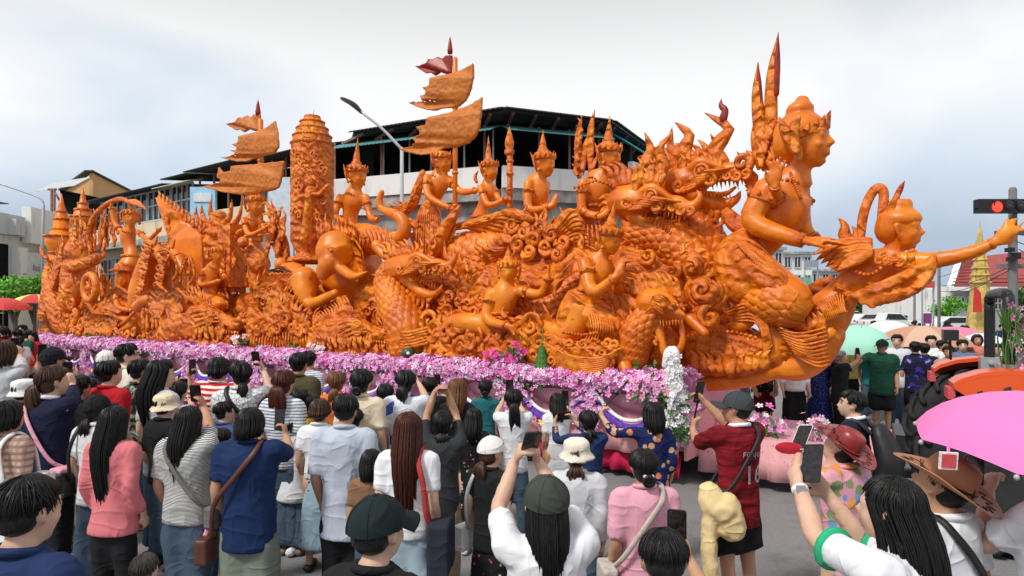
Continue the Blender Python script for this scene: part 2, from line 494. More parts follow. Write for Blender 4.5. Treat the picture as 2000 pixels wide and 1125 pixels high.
for x0, x1 in ((470, 520), (580, 640)): window(r, rp(x0), rp(x1), 6.4, 7.6, 4, 1, -.1, M_STEEL, M_GLASS)
t = nrm(R1 - R0); n = A3(t[1], -t[0], 0)
for a, b, zz, oo in ((185, 352, 7.86, .8), (352, 402, 8.02, .9), (402, 520, 8.06, 1.0), (520, 655, 7.98, .8)):
    s = S(); corr(rp(a) - n * 2.2, rp(b) - n * 2.2, n * (2.2 + oo), zz - .15, zz + .22, s, 40, .03); mk('roof_sheet', s, M_ROOF, r, smooth=False)
s = S(); corr(rp(335), rp(405), n * .9, 7.55, 7.8, s, 18, .02); mk('pale_awning', s, plain('pale_green_awning', (.62, .64, .44), .6), r, smooth=False)
s = S()
for x in range(395, 640, 28): p = rp(x) + n * .1; s.beam(p + A3(0, 0, 6.35), p + A3(0, 0, 7.9), .07, .07, A3(1, 0, 0))
mk('post', s, M_PRIM, r, smooth=False)
for x0, x1 in ((110, 170), (200, 260), (285, 345), (430, 500)): window(r, rp(x0), rp(x1), 3.2, 4.7, 4, 2, .03, M_STEEL, M_GLASS)

r = thing('rooftop_block', 'ochre clad rooftop block with grey canopy rising behind the shophouse row', 'building', XY(200, 47))
a, b, c = XY(125, 50), XY(178, 44), XY(272, 48)
za = ZY(334, 46)
s = S(); wall(s, a, b, 0, 10.9, .3); mk('end_wall', s, M_OCHRE, r, smooth=False)
s = S(); V = [b + A3(0, 0, 0), c, c + A3(0, 0, 10.1), b + A3(0, 0, 11.1)]; d = nrm(c - b); s.plate(V, A3(d[1], -d[0], 0) * .3); mk('side_wall', s, M_OCHRE, r, smooth=False)
s = S(); corr(XY(103, 44), XY(176, 42), A3(0, -1.5, 0), 9.6, 10.4, s, 26, .04); mk('canopy', s, M_GREYP, r, smooth=False)
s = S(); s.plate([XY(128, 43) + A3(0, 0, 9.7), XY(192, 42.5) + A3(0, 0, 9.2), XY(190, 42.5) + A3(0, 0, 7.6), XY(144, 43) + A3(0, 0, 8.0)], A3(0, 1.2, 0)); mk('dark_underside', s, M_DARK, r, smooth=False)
s = S(); s.beam(a + A3(0, -.2, 10.95), b + A3(0, -.2, 11.15), .5, .1); s.beam(b + A3(0, -.2, 11.18), c + A3(0, -.2, 10.2), .5, .1); mk('roof_trim', s, M_ROOF, r, smooth=False)

# ------------------------------------------------------------------ white shop at the left edge
r = thing('white_shop', 'white shop with grey Thai lettering on its sign panel behind the crowd', 'building', XY(60, 31))
a, b = XY(-80, 26.5), XY(132, 34.0)
def sp(px):
    rx = (px - CX) / FP; d = b - a; t_ = (rx * a[1] - a[0]) / (d[0] - rx * d[1]); return a + d * t_
s = S(); wall(s, a, b, 0, 5.9, .3); mk('wall', s, M_WHITE, r, smooth=False)
s = S(); wall(s, sp(38), sp(98), 5.15, 6.8, .4, .5); wall(s, sp(99), sp(131), 5.2, 6.9, .4, .48); mk('fascia', s, M_WHITE, r, smooth=False)
s = S(); wall(s, sp(-80), sp(36), 5.4, 6.3, .3, .3); mk('lattice_band', s, M_GREYP, r, smooth=False)
for x in (2, 12): s = S(); wall(s, sp(x), sp(x + 9), 5.4, 6.1, .4, .62); mk('air_conditioner', s, M_GREYP, r, smooth=False)
s = S(); wall(s, sp(14), sp(34), 1.0, 4.9, .4, .45); mk('pier', s, M_WHITE, r, smooth=False)
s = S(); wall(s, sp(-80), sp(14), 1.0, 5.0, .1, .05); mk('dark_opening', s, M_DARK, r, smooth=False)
sgn = S(); wall(sgn, sp(35), sp(110), 3.1, 4.75, .12, .35); sgn = mk('sign_panel', sgn, plain('white_sign', (.70, .74, .78), .5), r, smooth=False)
s = S(); wall(s, sp(35), sp(110), 2.3, 3.0, .1, .2); mk('painted_shadow', s, plain('shadow_grey', (.2, .21, .22)), r, smooth=False)  # grey strip painted in for the shadow below the sign
s = S(); corr(XY(-60, 32), XY(18, 34), A3(0, -3.5, 0), 7.0, 7.5, s, 20, .03); mk('roof', s, M_ROOF, r, smooth=False)
def text(txt, p, right, up_, size, mat, parent, name='lettering', ext=.004, align='CENTER', font=None):
    cu = bpy.data.curves.new(name, 'FONT'); cu.body = txt; cu.size = size; cu.extrude = ext; cu.align_x = align; cu.align_y = 'CENTER'
    cu.materials.append(mat)
    tmp = bpy.data.objects.new(name, cu); C.objects.link(tmp)
    me = bpy.data.meshes.new_from_object(tmp.evaluated_get(bpy.context.evaluated_depsgraph_get())); bpy.data.objects.remove(tmp); bpy.data.curves.remove(cu)
    if not len(me.materials): me.materials.append(mat)
    me.materials[0] = mat
    o = bpy.data.objects.new(name, me); C.objects.link(o); o['kind'] = 'stuff'
    rt, u_ = nrm(right), nrm(up_); nn = np.cross(rt, u_); Mx = Matrix(((rt[0], u_[0], nn[0], 0), (rt[1], u_[1], nn[1], 0), (rt[2], u_[2], nn[2], 0), (0, 0, 0, 1)))
    if parent is not None: o.parent = parent; p = np.asarray(p) - ORG[parent.name]
    o.matrix_local = Matrix.Translation(Vector(p)) @ Mx
    return o
M_LET = plain('grey_lettering', (.25, .27, .29))
tt = nrm(b - a); nn_ = A3(tt[1], -tt[0], 0)
text('คิดถึง...อ', sp(66) + nn_ * .37 + A3(0, 0, 4.02), tt, UP, .40, M_LET, sgn)

def board(name, label, x0, x1, y0, y1, D, m, cat='sign', txt=None, th=.12, legs=True, tm=None, size=.3):
    r = thing(name, label, cat, XY((x0 + x1) / 2, D)); z0, z1 = ZY(y1, D), ZY(y0, D)
    s = S(); wall(s, XY(x0, D), XY(x1, D), z0, z1, th); p = mk('panel', s, m, r, smooth=False)
    if legs:
        s = S()
        for x in (x0 + 1, x1 - 1): s.beam(XY(x, D + .1) + A3(0, .1, 0), XY(x, D + .1) + A3(0, .1, z1), .08, .08, A3(1, 0, 0))
        mk('support', s, M_STEEL, r, smooth=False)
    if txt:
        for i, (tx, dy, sz) in enumerate(txt): text(tx, XY((x0 + x1) / 2, D) + A3(0, -.01, z1 + (z0 - z1) * dy), A3(1, 0, 0), UP, sz, tm or M_LET, p)
    return r
M_SIGNB = plain('light_blue_sign', (.36, .66, .88), .5)
board('hoarding', 'light blue hoarding with white notice in front of the cream shophouses', 371, 420, 365, 445, 25.4, M_SIGNB)
s = S(); wall(s, XY(378, 25.36), XY(412, 25.36), ZY(394, 25.36), ZY(378, 25.36), .05); mk('notice', s, plain('white_notice', (.72, .76, .8), .5), bpy.data.objects['hoarding'], smooth=False)
board('hoarding', 'tall pale blue and white panel left of the great candle', 524, 572, 346, 560, 21.6, plain('pale_sign', (.62, .74, .84), .5))
board('hoarding', 'white banner panel standing between the elephant and the corner building', 650, 780, 352, 420, 21.9, M_WHITE)

# ------------------------------------------------------------------ street lamps, poles, traffic light
r = thing('street_lamp', 'white street lamp with long arm and dark lamp head over the corner building', 'street lamp', XY(785, 17))
D = 17.0; s = S(); s.tube([XY(785, D), XY(785, D) + A3(0, 0, ZY(290, D))], A3(.07, .045), 10, k=3); s.tube([W(785, 292, D), W(745, 250, D), W(704, 218, D)], A3(.04, .035, .03), 8, k=3); mk('pole', s, M_GREYP, r)
s = S(); s.tube([W(706, 220, D), W(690, 204, D), W(670, 193, D)], A3(.07, .13, .10), 10, flat=.35, thin=nrm(A3(.5, -.5, .7)), k=3); mk('lamp_head', s, M_BLACK, r)
r = thing('street_lamp', 'thin grey street lamp with curved arm beside the white shop', 'street lamp', XY(80, 29))
D = 29.0; s = S(); s.tube([XY(76, D), W(85, 400, D)], A3(.09, .06), 8, k=3); s.tube([W(85, 402, D), W(82, 391, D), W(62, 380, D), W(0, 359, D), W(-30, 350, D)], .04, 8, k=3); mk('pole', s, M_STEEL, r)
s = S(); s.tube([W(-30, 350, D), W(-50, 343, D)], A3(.08, .14), 8, flat=.4, thin=UP); mk('lamp_head', s, M_BLACK, r)
r = thing('utility_post', 'pair of rusty steel posts with cross arm at the end of the shophouse row', 'post', XY(103, 36))
D = 36.0; s = S()
for x in (101, 106): s.tube([XY(x, D), W(x, 370, D)], .07, 8, k=2)
s.beam(W(94, 370, D), W(110, 370, D), .1, .1); s.beam(W(106, 374, D), W(117, 392, D), .08, .08); mk('post', s, M_PRIM, r)

r = thing('power_pole', 'grey concrete power pole with cables beside the traffic light', 'pole', XY(1978, 20))
D = 20.0; M_CONC = plain('grey_concrete', (.20, .20, .20), .85, .2, 0, .15, 3)
s = S(); s.tube([XY(1978, D), W(1978, 370, D)], A3(.16, .11), 10, k=3); mk('pole', s, M_CONC, r)
s = S()
for y, w_ in ((455, 34), (520, 30)): s.beam(W(1978 - w_, y, D), W(1978 + w_, y, D), .1, .12)
mk('cross_arm', s, M_CONC, r, smooth=False)
for x, y, w_, h_ in ((1972, 488, 9, 8), (1984, 500, 9, 12), (1974, 506, 8, 8)):
    s = S(); s.box(W(x, y, D - .2), (w_ * .0077, .12, h_ * .0077)); mk('junction_box', s, M_BLACK, r, smooth=False)
r = thing('traffic_light', 'horizontal black traffic light showing red on the power pole', 'traffic light', W(1955, 404, 19.6))
s = S(); s.box(W(1962, 403, 19.6), (.84, .12, .2)); s.box(W(1910, 408, 19.6), (.1, .03, .03)); mk('housing', s, M_BLACK, r, smooth=False)
g = NB('red_signal'); g.set((.6, .02, .01), .3); g.b.inputs['Emission Color'].default_value = (1, .03, .015, 1); g.b.inputs['Emission Strength'].default_value = 1.6
s = S(); s.ell(W(1948, 404, 19.46), (.155, .05, .155), None, 18, 10); mk('red_lens', s, g.mat, r)
for x in (1972, 1994): s = S(); s.ell(W(x, 402, 19.46), (.14, .05, .14), None, 16, 8); mk('dark_lens', s, M_GLASS, r)
for x in (1948, 1972, 1994):
    s = S(); c = W(x, 403, 19.46); s.tube([c + A3(.17 * math.cos(a_), -.1, .17 * math.sin(a_)) for a_ in np.linspace(.1, 3.04, 9)], .022, 6, k=1); mk('visor', s, M_BLACK, r)
s = S()
def cable(s, a, b, sag, rad=.012):
    P = [lerp(a, b, t_) - A3(0, 0, sag * 4 * t_ * (1 - t_)) for t_ in np.linspace(0, 1, 12)]; s.tube(P, rad, 4, k=1)
for i, (y, q) in enumerate(((455, 470), (458, 520), (520, 535), (523, 548), (516, 560))):
    s = S(); cable(s, W(1978 - 20 + 8 * i, y, 20), W(1833, q + 20, 46), .3, .016)
    tag(mk('power_cable', s, M_BLACK), 'thin black power cable strung from the power pole down the street', 'cable', 'power cables over the street')
for i in range(4):
    s = S(); cable(s, W(1978 + 6 * i, 455 + 16 * i, 20), W(2090, 430 + 30 * i, 17), .2, .014)
    tag(mk('power_cable', s, M_BLACK), 'thin black power cable leaving the power pole away from the street', 'cable', 'power cables leaving the frame')

# ------------------------------------------------------------------ far street on the right
M_GOLD = plain('gilt_plaster', (.62, .44, .12), .4, .5, .3, .35, 3)
M_REDT = plain('red_roof_tile', (.33, .075, .07), .7, .3, 0, .12, 4)
M_RED = plain('red_lacquer', (.55, .03, .02), .5)
r = thing('temple_hall', 'white temple hall with steep red tiled roof beyond the power pole', 'building', XY(1930, 60))
D = 60.0; L2 = lambda x, y, d=0: W(x, y, D + d)
s = S(); s.box(lerp(XY(1810, D), XY(2030, D), .5) + A3(0, 6, ZY(560, D) / 2), ((XY(2030, D) - XY(1810, D))[0] / 2, 5, ZY(560, D) / 2)); mk('wall', s, M_WHITE, r, smooth=False)
ro = S(); ro.add([L2(1858, 560, -1), L2(2040, 560, -1), L2(2010, 490, 5), L2(1874, 505, 5), L2(1858, 560, 11), L2(2040, 560, 11)], [(0, 1, 2, 3), (3, 2, 5, 4), (0, 3, 4), (1, 5, 2)]); rf = mk('roof', ro, M_REDT, r, smooth=False)
for i in range(9):
    s = S(); y = 556 - i * 6; k_ = i * .62; s.beam(L2(1859 + i * 1.9, y, -1.05 + k_), L2(2039 - i * 3.2, y, -1.05 + k_), .12, .10); mk('tile_course', s, M_REDT, rf, smooth=False)
s = S(); s.beam(L2(1856, 562, -1.1), L2(1876, 500, 4.9), .5, .25); s.beam(L2(1856, 564, -1.2), L2(2042, 564, -1.2), .4, .35); mk('barge_board', s, M_WHITE, r, smooth=False)
for x0, x1 in ((1862, 1882), (1886, 1900), (1940, 1960)): window(r, XY(x0, D + .9), XY(x1, D + .9), ZY(604, D), ZY(580, D), 3, 2, .12, M_WHITE, M_GLASS, .12)
for x in (1820, 1850, 1905, 1925): s = S(); s.box(XY(x, D + .6) + A3(0, 0, ZY(566, D) / 2), (.3, .3, ZY(566, D) / 2)); mk('column', s, M_WHITE, r, smooth=False)
r = thing('golden_shrine', 'slender gilded shrine spire with red niche beside the temple hall', 'shrine', XY(1913, 44))
D = 44.0; q = D / FP; b_ = XY(1914, D); z = lambda y: ZY(y, D)
s = S(); s.lathe(b_, [(30 * q, 0), (24 * q, 1.0), (20 * q, z(600)), (16 * q, z(560)), (15 * q, z(545)), (13 * q, z(530)), (12 * q, z(522)), (10 * q, z(505)), (9 * q, z(500)), (7 * q, z(480)), (6 * q, z(475)), (4 * q, z(455)), (1.5 * q, z(445)), (.3 * q, z(430))], None, 8); mk('spire', s, M_GOLD, r, smooth=False)
s = S()
for y, w_ in ((552, 17), (538, 15), (524, 13.5), (508, 11), (495, 9.5), (482, 8)):
    s.lathe(b_ + A3(0, 0, z(y)), [(w_ * q, -.06), (w_ * q * 1.18, 0), (w_ * q, .08)], None, 8)
    for k in range(4): s.tube([b_ + A3(w_ * q * math.cos(k * 1.57 + .4), w_ * q * math.sin(k * 1.57 + .4), z(y)), b_ + A3(w_ * q * .9 * math.cos(k * 1.57 + .4), w_ * q * .9 * math.sin(k * 1.57 + .4), z(y - 12))], A3(.1, .01), 5)
mk('tier', s, M_GOLD, r, smooth=False)
s = S(); s.plate([W(1902, 610, D - 1.2), W(1916, 610, D - 1.2), W(1914, 572, D - .9), W(1904, 560, D - .9)], A3(0, .2, 0)); mk('niche', s, M_RED, r, smooth=False)

def street_house(label, x0, x1, ytop, D, m, floors, bays, sign=None):
    r = thing('street_house', label, 'building', XY((x0 + x1) / 2, D), 'houses along the far street'); zt = ZY(ytop, D); a, b = XY(x0, D), XY(x1, D)
    s = S(); s.box((a + b) / 2 + A3(0, 4, zt / 2), ((b - a)[0] / 2, 4, zt / 2)); mk('wall', s, m, r, smooth=False)
    s = S(); s.box((a + b) / 2 + A3(0, 3.8, zt + .1), ((b - a)[0] / 2 + .2, 4.2, .12)); mk('cornice', s, M_STAIN, r, smooth=False)
    for f in range(floors):
        for k in range(bays):
            p0, p1 = lerp(a, b, (k + .18) / bays), lerp(a, b, (k + .82) / bays); h = zt / floors
            window(r, p0, p1, f * h + h * .25, f * h + h * .85, 2, 1, .06, M_GREYP, M_GLASS, .09)
    if sign:
        s = S(); wall(s, lerp(a, b, .1), lerp(a, b, .9), zt * .55, zt * .68, .2, .6); mk('shop_sign', s, sign, r, smooth=False)
M_GRS = plain('green_sign', (.12, .42, .33)); M_RDS = plain('red_sign', (.62, .08, .09)); M_PUR = plain('purple_sign', (.2, .05, .16))
street_house('white shophouse seen under the outstretched wax palm', 1488, 1530, 488, 62, M_WHITE, 4, 2)
street_house('pale shophouse with green sign behind the prow sculptures', 1528, 1586, 496, 70, M_WHITE, 4, 3, M_GRS)
street_house('grey low shophouse next to the pale one with the green sign', 1584, 1640, 530, 84, M_GREYP, 3, 3)
street_house('cream shophouse at the far end of the street', 1650, 1700, 566, 120, M_CREAM, 3, 3)
street_house('white shophouse with red sign far along the street', 1700, 1760, 570, 135, M_WHITE, 3, 3, M_RDS)
street_house('grey shophouse far along the street beside a thin pole', 1758, 1815, 574, 110, M_GREYP, 2, 3, M_RDS)
board('road_sign', 'grey blue two line road sign behind the flying wax figure', 1572, 1599, 508, 522, 50, plain('blue_grey_sign', (.3, .34, .4)))
board('street_banner', 'red rectangular banner hanging over the far street', 1802, 1826, 549, 562, 44, M_RDS)
board('street_banner', 'purple upright banner on the far pavement', 1806, 1820, 612, 632, 44, M_PUR)
for x, y, D, lab in ((1834, 505, 46, 'thin grey lamp post in front of the temple hall'), (1786, 560, 58, 'short pale post beside the far parked cars'), (1770, 540, 80, 'slim far post among the shop signs')):
    r = thing('lamp_post', lab, 'post', XY(x, D)); s = S(); s.tube([XY(x, D), W(x, y, D)], .10, 8, k=2); mk('shaft', s, M_CONC, r)
    s = S(); s.tube([W(x, y + 3, D), W(x - 6, y, D), W(x - 16, y - 1, D)], .06, 6); mk('arm', s, M_CONC, r)

# trees
def leaf_mat(name, c):
    g = NB(name); v = g.co(); n = g.noise(v, 1.5, 3); c = np.array(c)
    col = g.ramp(n, [(.3, tuple(c * .6)), (.7, tuple(c * 1.35))]); g.set(col, .55, .3); g.b.inputs['Transmission Weight'].default_value = 0
    MATS[name] = g.mat; return g.mat
def tree(label, px, D, zc, rad, n, mat, leaf=.12, group='street trees'):
    r = thing('tree', label, 'tree', XY(px, D), group); b = XY(px, D); s = S()
    s.tube([b, b + A3(.05, 0, zc * .5), b + A3(0, 0, zc)], A3(.11, .08, .04) * max(rad / 1.2, 1), 8)
    for k in range(7):
        a_ = k * .9; s.tube([b + A3(0, 0, zc * .55), b + A3(math.cos(a_) * rad * .5, math.sin(a_) * rad * .5, zc + rad * .2)], A3(.05, .015), 5)
    mk('trunk', s, plain('bark', (.12, .08, .05)), r)
    cl = rng.normal(size=(14, 3)); cl /= np.linalg.norm(cl, axis=1, keepdims=True); cl *= rad * rng.uniform(.35, .8, (14, 1))
    c = cl[rng.integers(0, 14, n)] + rng.normal(size=(n, 3)) * rad * .22; c[:, 2] *= .75; c += b + A3(0, 0, zc)
    d1 = rng.normal(size=(n, 3)); d1 /= np.linalg.norm(d1, axis=1, keepdims=True); d2 = np.cross(d1, rng.normal(size=(n, 3))); d2 /= np.linalg.norm(d2, axis=1, keepdims=True)
    L_ = leaf * rng.uniform(.7, 1.4, (n, 1))
    V = np.stack([c - d1 * L_, c + d2 * L_ * .45, c + d1 * L_, c - d2 * L_ * .45], 1).reshape(-1, 3)
    s = S(); s.add(V, [(4 * i, 4 * i + 1, 4 * i + 2, 4 * i + 3) for i in range(n)]); mk('crown', s, mat, r, smooth=False)
LF1 = leaf_mat('fresh_leaves', (.16, .42, .05)); LF2 = leaf_mat('dark_leaves', (.06, .14, .03))
tree('bright green street tree behind the crowd at the white shop', 28, 26, ZY(568, 26), 1.0, 2600, LF1, .09)
tree('second bright green street tree half hidden by the yellow umbrella', 66, 27, ZY(572, 27), .8, 1600, LF1, .09)
tree('small round green tree before the temple wall', 1852, 52, ZY(602, 52), 1.15, 1600, LF1, .13)
tree('green tree beside the power pole', 1998, 30, ZY(592, 30), .9, 1000, LF2, .12)
tree('dark green tree far along the street', 1690, 100, ZY(590, 100), 2.4, 1500, LF2, .25)
from mathutils.geometry import tessellate_polygon
# ------------------------------------------------------------------ anatomy shared by carved and living figures
def frame(fwd, up=UP):
    f = nrm(fwd); r = nrm(np.cross(f, up)); u = np.cross(r, f)
    return np.stack([r, f, u], 1)                       # columns: right, forward, up

def add_head(s, c, h, M, detail=1, ears=1.0):
    """a head of height h (chin to crown) centred at c; M columns right, forward, up"""
    L = lambda x, y, z: c + M @ (A3(x, y, z) * h)
    e_ = lambda x, y, z, rx, ry, rz, **k: s.ell(L(x, y, z), A3(rx, ry, rz) * h, M, **k)
    e_(0, -.05, .13, .345, .42, .37, seg=14, rings=9)
    e_(0, .07, -.10, .275, .32, .37, seg=12, rings=8)
    e_(0, .20, -.385, .12, .12, .095)
    if detail:
        e_(0, .235, -.02, .245, .14, .20)
        s.tube([L(0, .355, .09), L(0, .40, -.02), L(0, .442, -.105)], A3(.028, .04, .056) * h, 6, k=2)
        s.tube([L(-.055, .385, -.125), L(.055, .385, -.125)], .036 * h, 6, k=1)
        s.tube([L(-.105, .325, -.235), L(0, .375, -.222), L(.105, .325, -.235)], A3(.018, .034, .018) * h, 6, k=2)
        s.tube([L(-.085, .325, -.275), L(0, .37, -.280), L(.085, .325, -.275)], A3(.018, .036, .018) * h, 6, k=2)
        for q in (-1, 1):
            s.tube([L(q * .06, .375, .105), L(q * .16, .355, .135), L(q * .27, .25, .09)], A3(.022, .03, .018) * h, 6, k=2)
            e_(q * .15, .318, .035, .085, .05, .042)
            e_(q * .17, .24, -.12, .09, .10, .09)
    for q in (-1, 1):
        s.tube([L(q * .335, -.02, .09), L(q * .375, -.07, .05), L(q * .36, -.05, -.06), L(q * .325, -.01, -.13 * ears)],
               A3(.035, .05, .045, .035) * h, 6, k=2, flat=.7)
    s.tube([L(0, -.08, -.12), L(0, -.12, -.45), L(0, -.15, -.72)], A3(.21, .19, .23) * h, 10, k=2)

def add_hand(s, w, d, pn, size, curl=.35, spread=.18, side=1, thick=.5):
    """hand from wrist w, fingers towards d, palm facing pn; size = hand length; side +1/-1 puts the thumb"""
    d = nrm(d); pn = nrm(pn - d * np.dot(pn, d)); x = np.cross(d, pn) * side
    M = np.stack([x, d, pn], 1)
    L = lambda a, b, c_: w + M @ (A3(a, b, c_) * size)
    s.tube([L(0, -.05, 0), L(0, .12, 0), L(0, .30, .01), L(0, .46, .01)], A3(.13, .18, .23, .20) * size, 8, flat=thick, thin=pn, k=2)
    for i, (fx, ln, dr) in enumerate(((-.17, .40, -.16), (-.06, .50, -.04), (.055, .48, .06), (.16, .37, .18))):
        a0 = spread * dr * 6
        p = A3(fx, .46, 0.01); pts = [p]; ang = 0.1
        for q, f in enumerate((.42, .33, .25)):
            ang += curl * (0.9 if q == 0 else 1.25)
            p = p + A3(math.sin(a0) * ln * f * math.cos(ang), math.cos(a0) * ln * f * math.cos(ang), ln * f * math.sin(ang))
            pts.append(p)
        s.tube([L(*q) for q in pts], A3(.060, .056, .050, .040) * size, 6, k=2)
    s.tube([L(-.13, .08, .03), L(-.25, .24, .08 + .1 * curl), L(-.29, .38, .12 + .25 * curl), L(-.27, .49, .16 + .45 * curl)],
           A3(.085, .075, .062, .046) * size, 6, k=2)

def flame(s, p, d, ln, w, bend=0.4, thin=EV, flat=.45, hook=.5):
    """one curling flame tongue rooted at p, rising along d, curling to the side by bend"""
    d = nrm(d); b = nrm(np.cross(thin, d)) * bend
    P = [p, p + d * ln * .3 + b * ln * .16, p + d * ln * .62 - b * ln * .10 * hook, p + d * ln * .85 + b * ln * .12, p + d * ln + b * ln * .34]
    s.tube(P, A3(.85, 1.0, .62, .32, .04) * w, 6, flat=flat, thin=thin, k=2)

def scroll(s, c, r, w, turns=1.4, start=0.0, cw=1, thin=EV, flat=.8, rise=0.0):
    a_ = nrm(np.cross(UP, thin)); n = int(9 * turns) + 4
    P = []; R = []
    for i in range(n):
        t = i / (n - 1); a = start + cw * t * turns * 2 * np.pi; q = r * (1 - .80 * t)
        P.append(c + a_ * math.cos(a) * q + UP * math.sin(a) * q + np.asarray(thin) * rise * t)
        R.append(w * 1.45 * (1 - .5 * t) if i else w * .3)
    s.tube(P, R, 6, flat=flat, thin=thin, k=2)

def scales(period, n, amp):
    def f(L, a, R):
        x = L / period; i = np.floor(x); b = a / (2 * np.pi) * n + .5 * (i % 2)
        fb = b - np.floor(b) - .5
        q = x + .55 * (2 * np.abs(fb)) ** 2
        return amp * (.5 - (q - np.floor(q)))
    return f
def ribs(period, amp):
    return lambda L, a, R: amp * (.5 - (L / period - np.floor(L / period)))

def fpts(pts, dv=0.0):
    P = [F(p[0], p[1], p[2] + dv) for p in pts]
    R = [p[3] * FS(p[0], p[2]) for p in pts]
    return P, R
def ft(s, pts, seg=8, dv=0.0, **k):
    P, R = fpts(pts, dv); s.tube(P, R, seg, **k); return s
def fsc(s, pts, seg=40, period=.07, n=18, amp=.018, k=24, dv=0.0, **kw):
    P, R = fpts(pts, dv); n = max(9, int(n * .62)); L_ = sum(np.linalg.norm(P[i + 1] - P[i]) for i in range(len(P) - 1))
    s.tube(P, R, n * 8, k=max(4, int(L_ / (len(P) - 1) / .019)), mod=scales(period * 1.55, n, amp * 2.0), **kw); return s
def fflame(s, px, py, v, tx, ty, w, bend=.4, flat=.45, hook=.6):
    p = F(px, py, v); t = F(tx, ty, v); flame(s, p, t - p, np.linalg.norm(t - p), w * FS(px, v), bend, EV, flat, hook)
def feather(s, px, py, v, tx, ty, w, bend=.12, tv=None, flat=.3):
    p = F(px, py, v); t = F(tx, ty, v if tv is None else tv); d = t - p; b = np.cross(EV, d) * bend; q = FS(px, v) * w
    s.tube([p, p + d * .3 + b * .6, p + d * .7 + b, t], A3(.55, 1.0, .8, .06) * q, 6, flat=flat, thin=EV, k=3)
def fwing(s, base, tips, w, v, dv=.03, bend=.12):
    for i, (tx, ty) in enumerate(tips): feather(s, base[0], base[1], v + i * dv, tx, ty, w, bend)
def fplate(s, pts, v, th, bulge=0.0):
    pts = np.array(pts, float); x0, x1 = pts[:, 0].min(), pts[:, 0].max()
    Q = [F(x, y, v + bulge * math.sin(math.pi * 2 * (x - x0) / (x1 - x0))) for x, y in pts]
    n = len(Q); Q = np.array(Q)
    tri = tessellate_polygon([[Vector((x, -y, 0)) for x, y in pts]])
    area = sum(pts[i][0] * pts[(i + 1) % n][1] - pts[(i + 1) % n][0] * pts[i][1] for i in range(n))
    Fc = []
    for t_ in tri:
        Fc.append(t_); Fc.append(tuple(n + i for i in t_[::-1]))
    Fc += [(i, (i + 1) % n, n + (i + 1) % n, n + i) for i in range(n)]
    s.add(np.vstack([Q - EV * th / 2, Q + EV * th / 2]), Fc)

def yaw_dir(yaw): return EU * math.cos(math.radians(yaw)) + EV * math.sin(math.radians(yaw))

def add_crown(s, c, h, M, kind, ch=1.0):
    """carved headdress on a head of height h"""
    L = lambda x, y, z: c + M @ (A3(x, y, z) * h)
    s.lathe(L(0, -.03, .16), [(.40 * h, 0), (.44 * h, .03 * h), (.44 * h, .10 * h), (.40 * h, .13 * h), (.40 * h, .2 * h), (.3 * h, .3 * h)], M, 20)
    for i in range(9):                                   # upright petals along the band, tallest over the brow
        a = math.radians(90 + (i - 4) * 26); t = .20 - .02 * abs(i - 4)
        s.tube([L(.42 * math.cos(a), .42 * math.sin(a) - .03, .26), L(.45 * math.cos(a), .45 * math.sin(a) - .03, .28 + t)], A3(.07, .01) * h, 5, k=2)
    for q in (-1, 1):                                    # ear flames
        s.tube([L(q * .40, -.08, -.30), L(q * .46, -.14, -.05), L(q * .48, -.20, .18), L(q * .44, -.34, .44)], A3(.06, .10, .09, .015) * h, 6, k=3, flat=.5)
        s.ell(L(q * .40, .02, -.24), .075 * h)
    if kind == 'spire':
        pr = [(.34, .24)]; z = .24
        for i, (r, dz) in enumerate(((.33, .10), (.28, .10), (.24, .09), (.20, .09))):
            pr += [(r, z + .01), (r, z + dz * .6), (r * .86, z + dz * .8)]; z += dz
        pr += [(.15, z), (.12, z + .25 * ch), (.07, z + .52 * ch), (.035, z + .72 * ch), (.004, z + .95 * ch)]
        s.lathe(L(0, -.06, 0), [(r * h, q * h) for r, q in pr], M, 16)
    elif kind == 'bun':
        s.ell(L(0, -.16, .50), A3(.24, .26, .17) * h, M, 12, 8); s.ell(L(0, -.13, .66), A3(.14, .15, .11) * h, M)
    elif kind == 'flat':
        s.lathe(L(0, -.05, .2), [(.40 * h, 0), (.36 * h, .12 * h), (.3 * h, .18 * h)], M, 16)

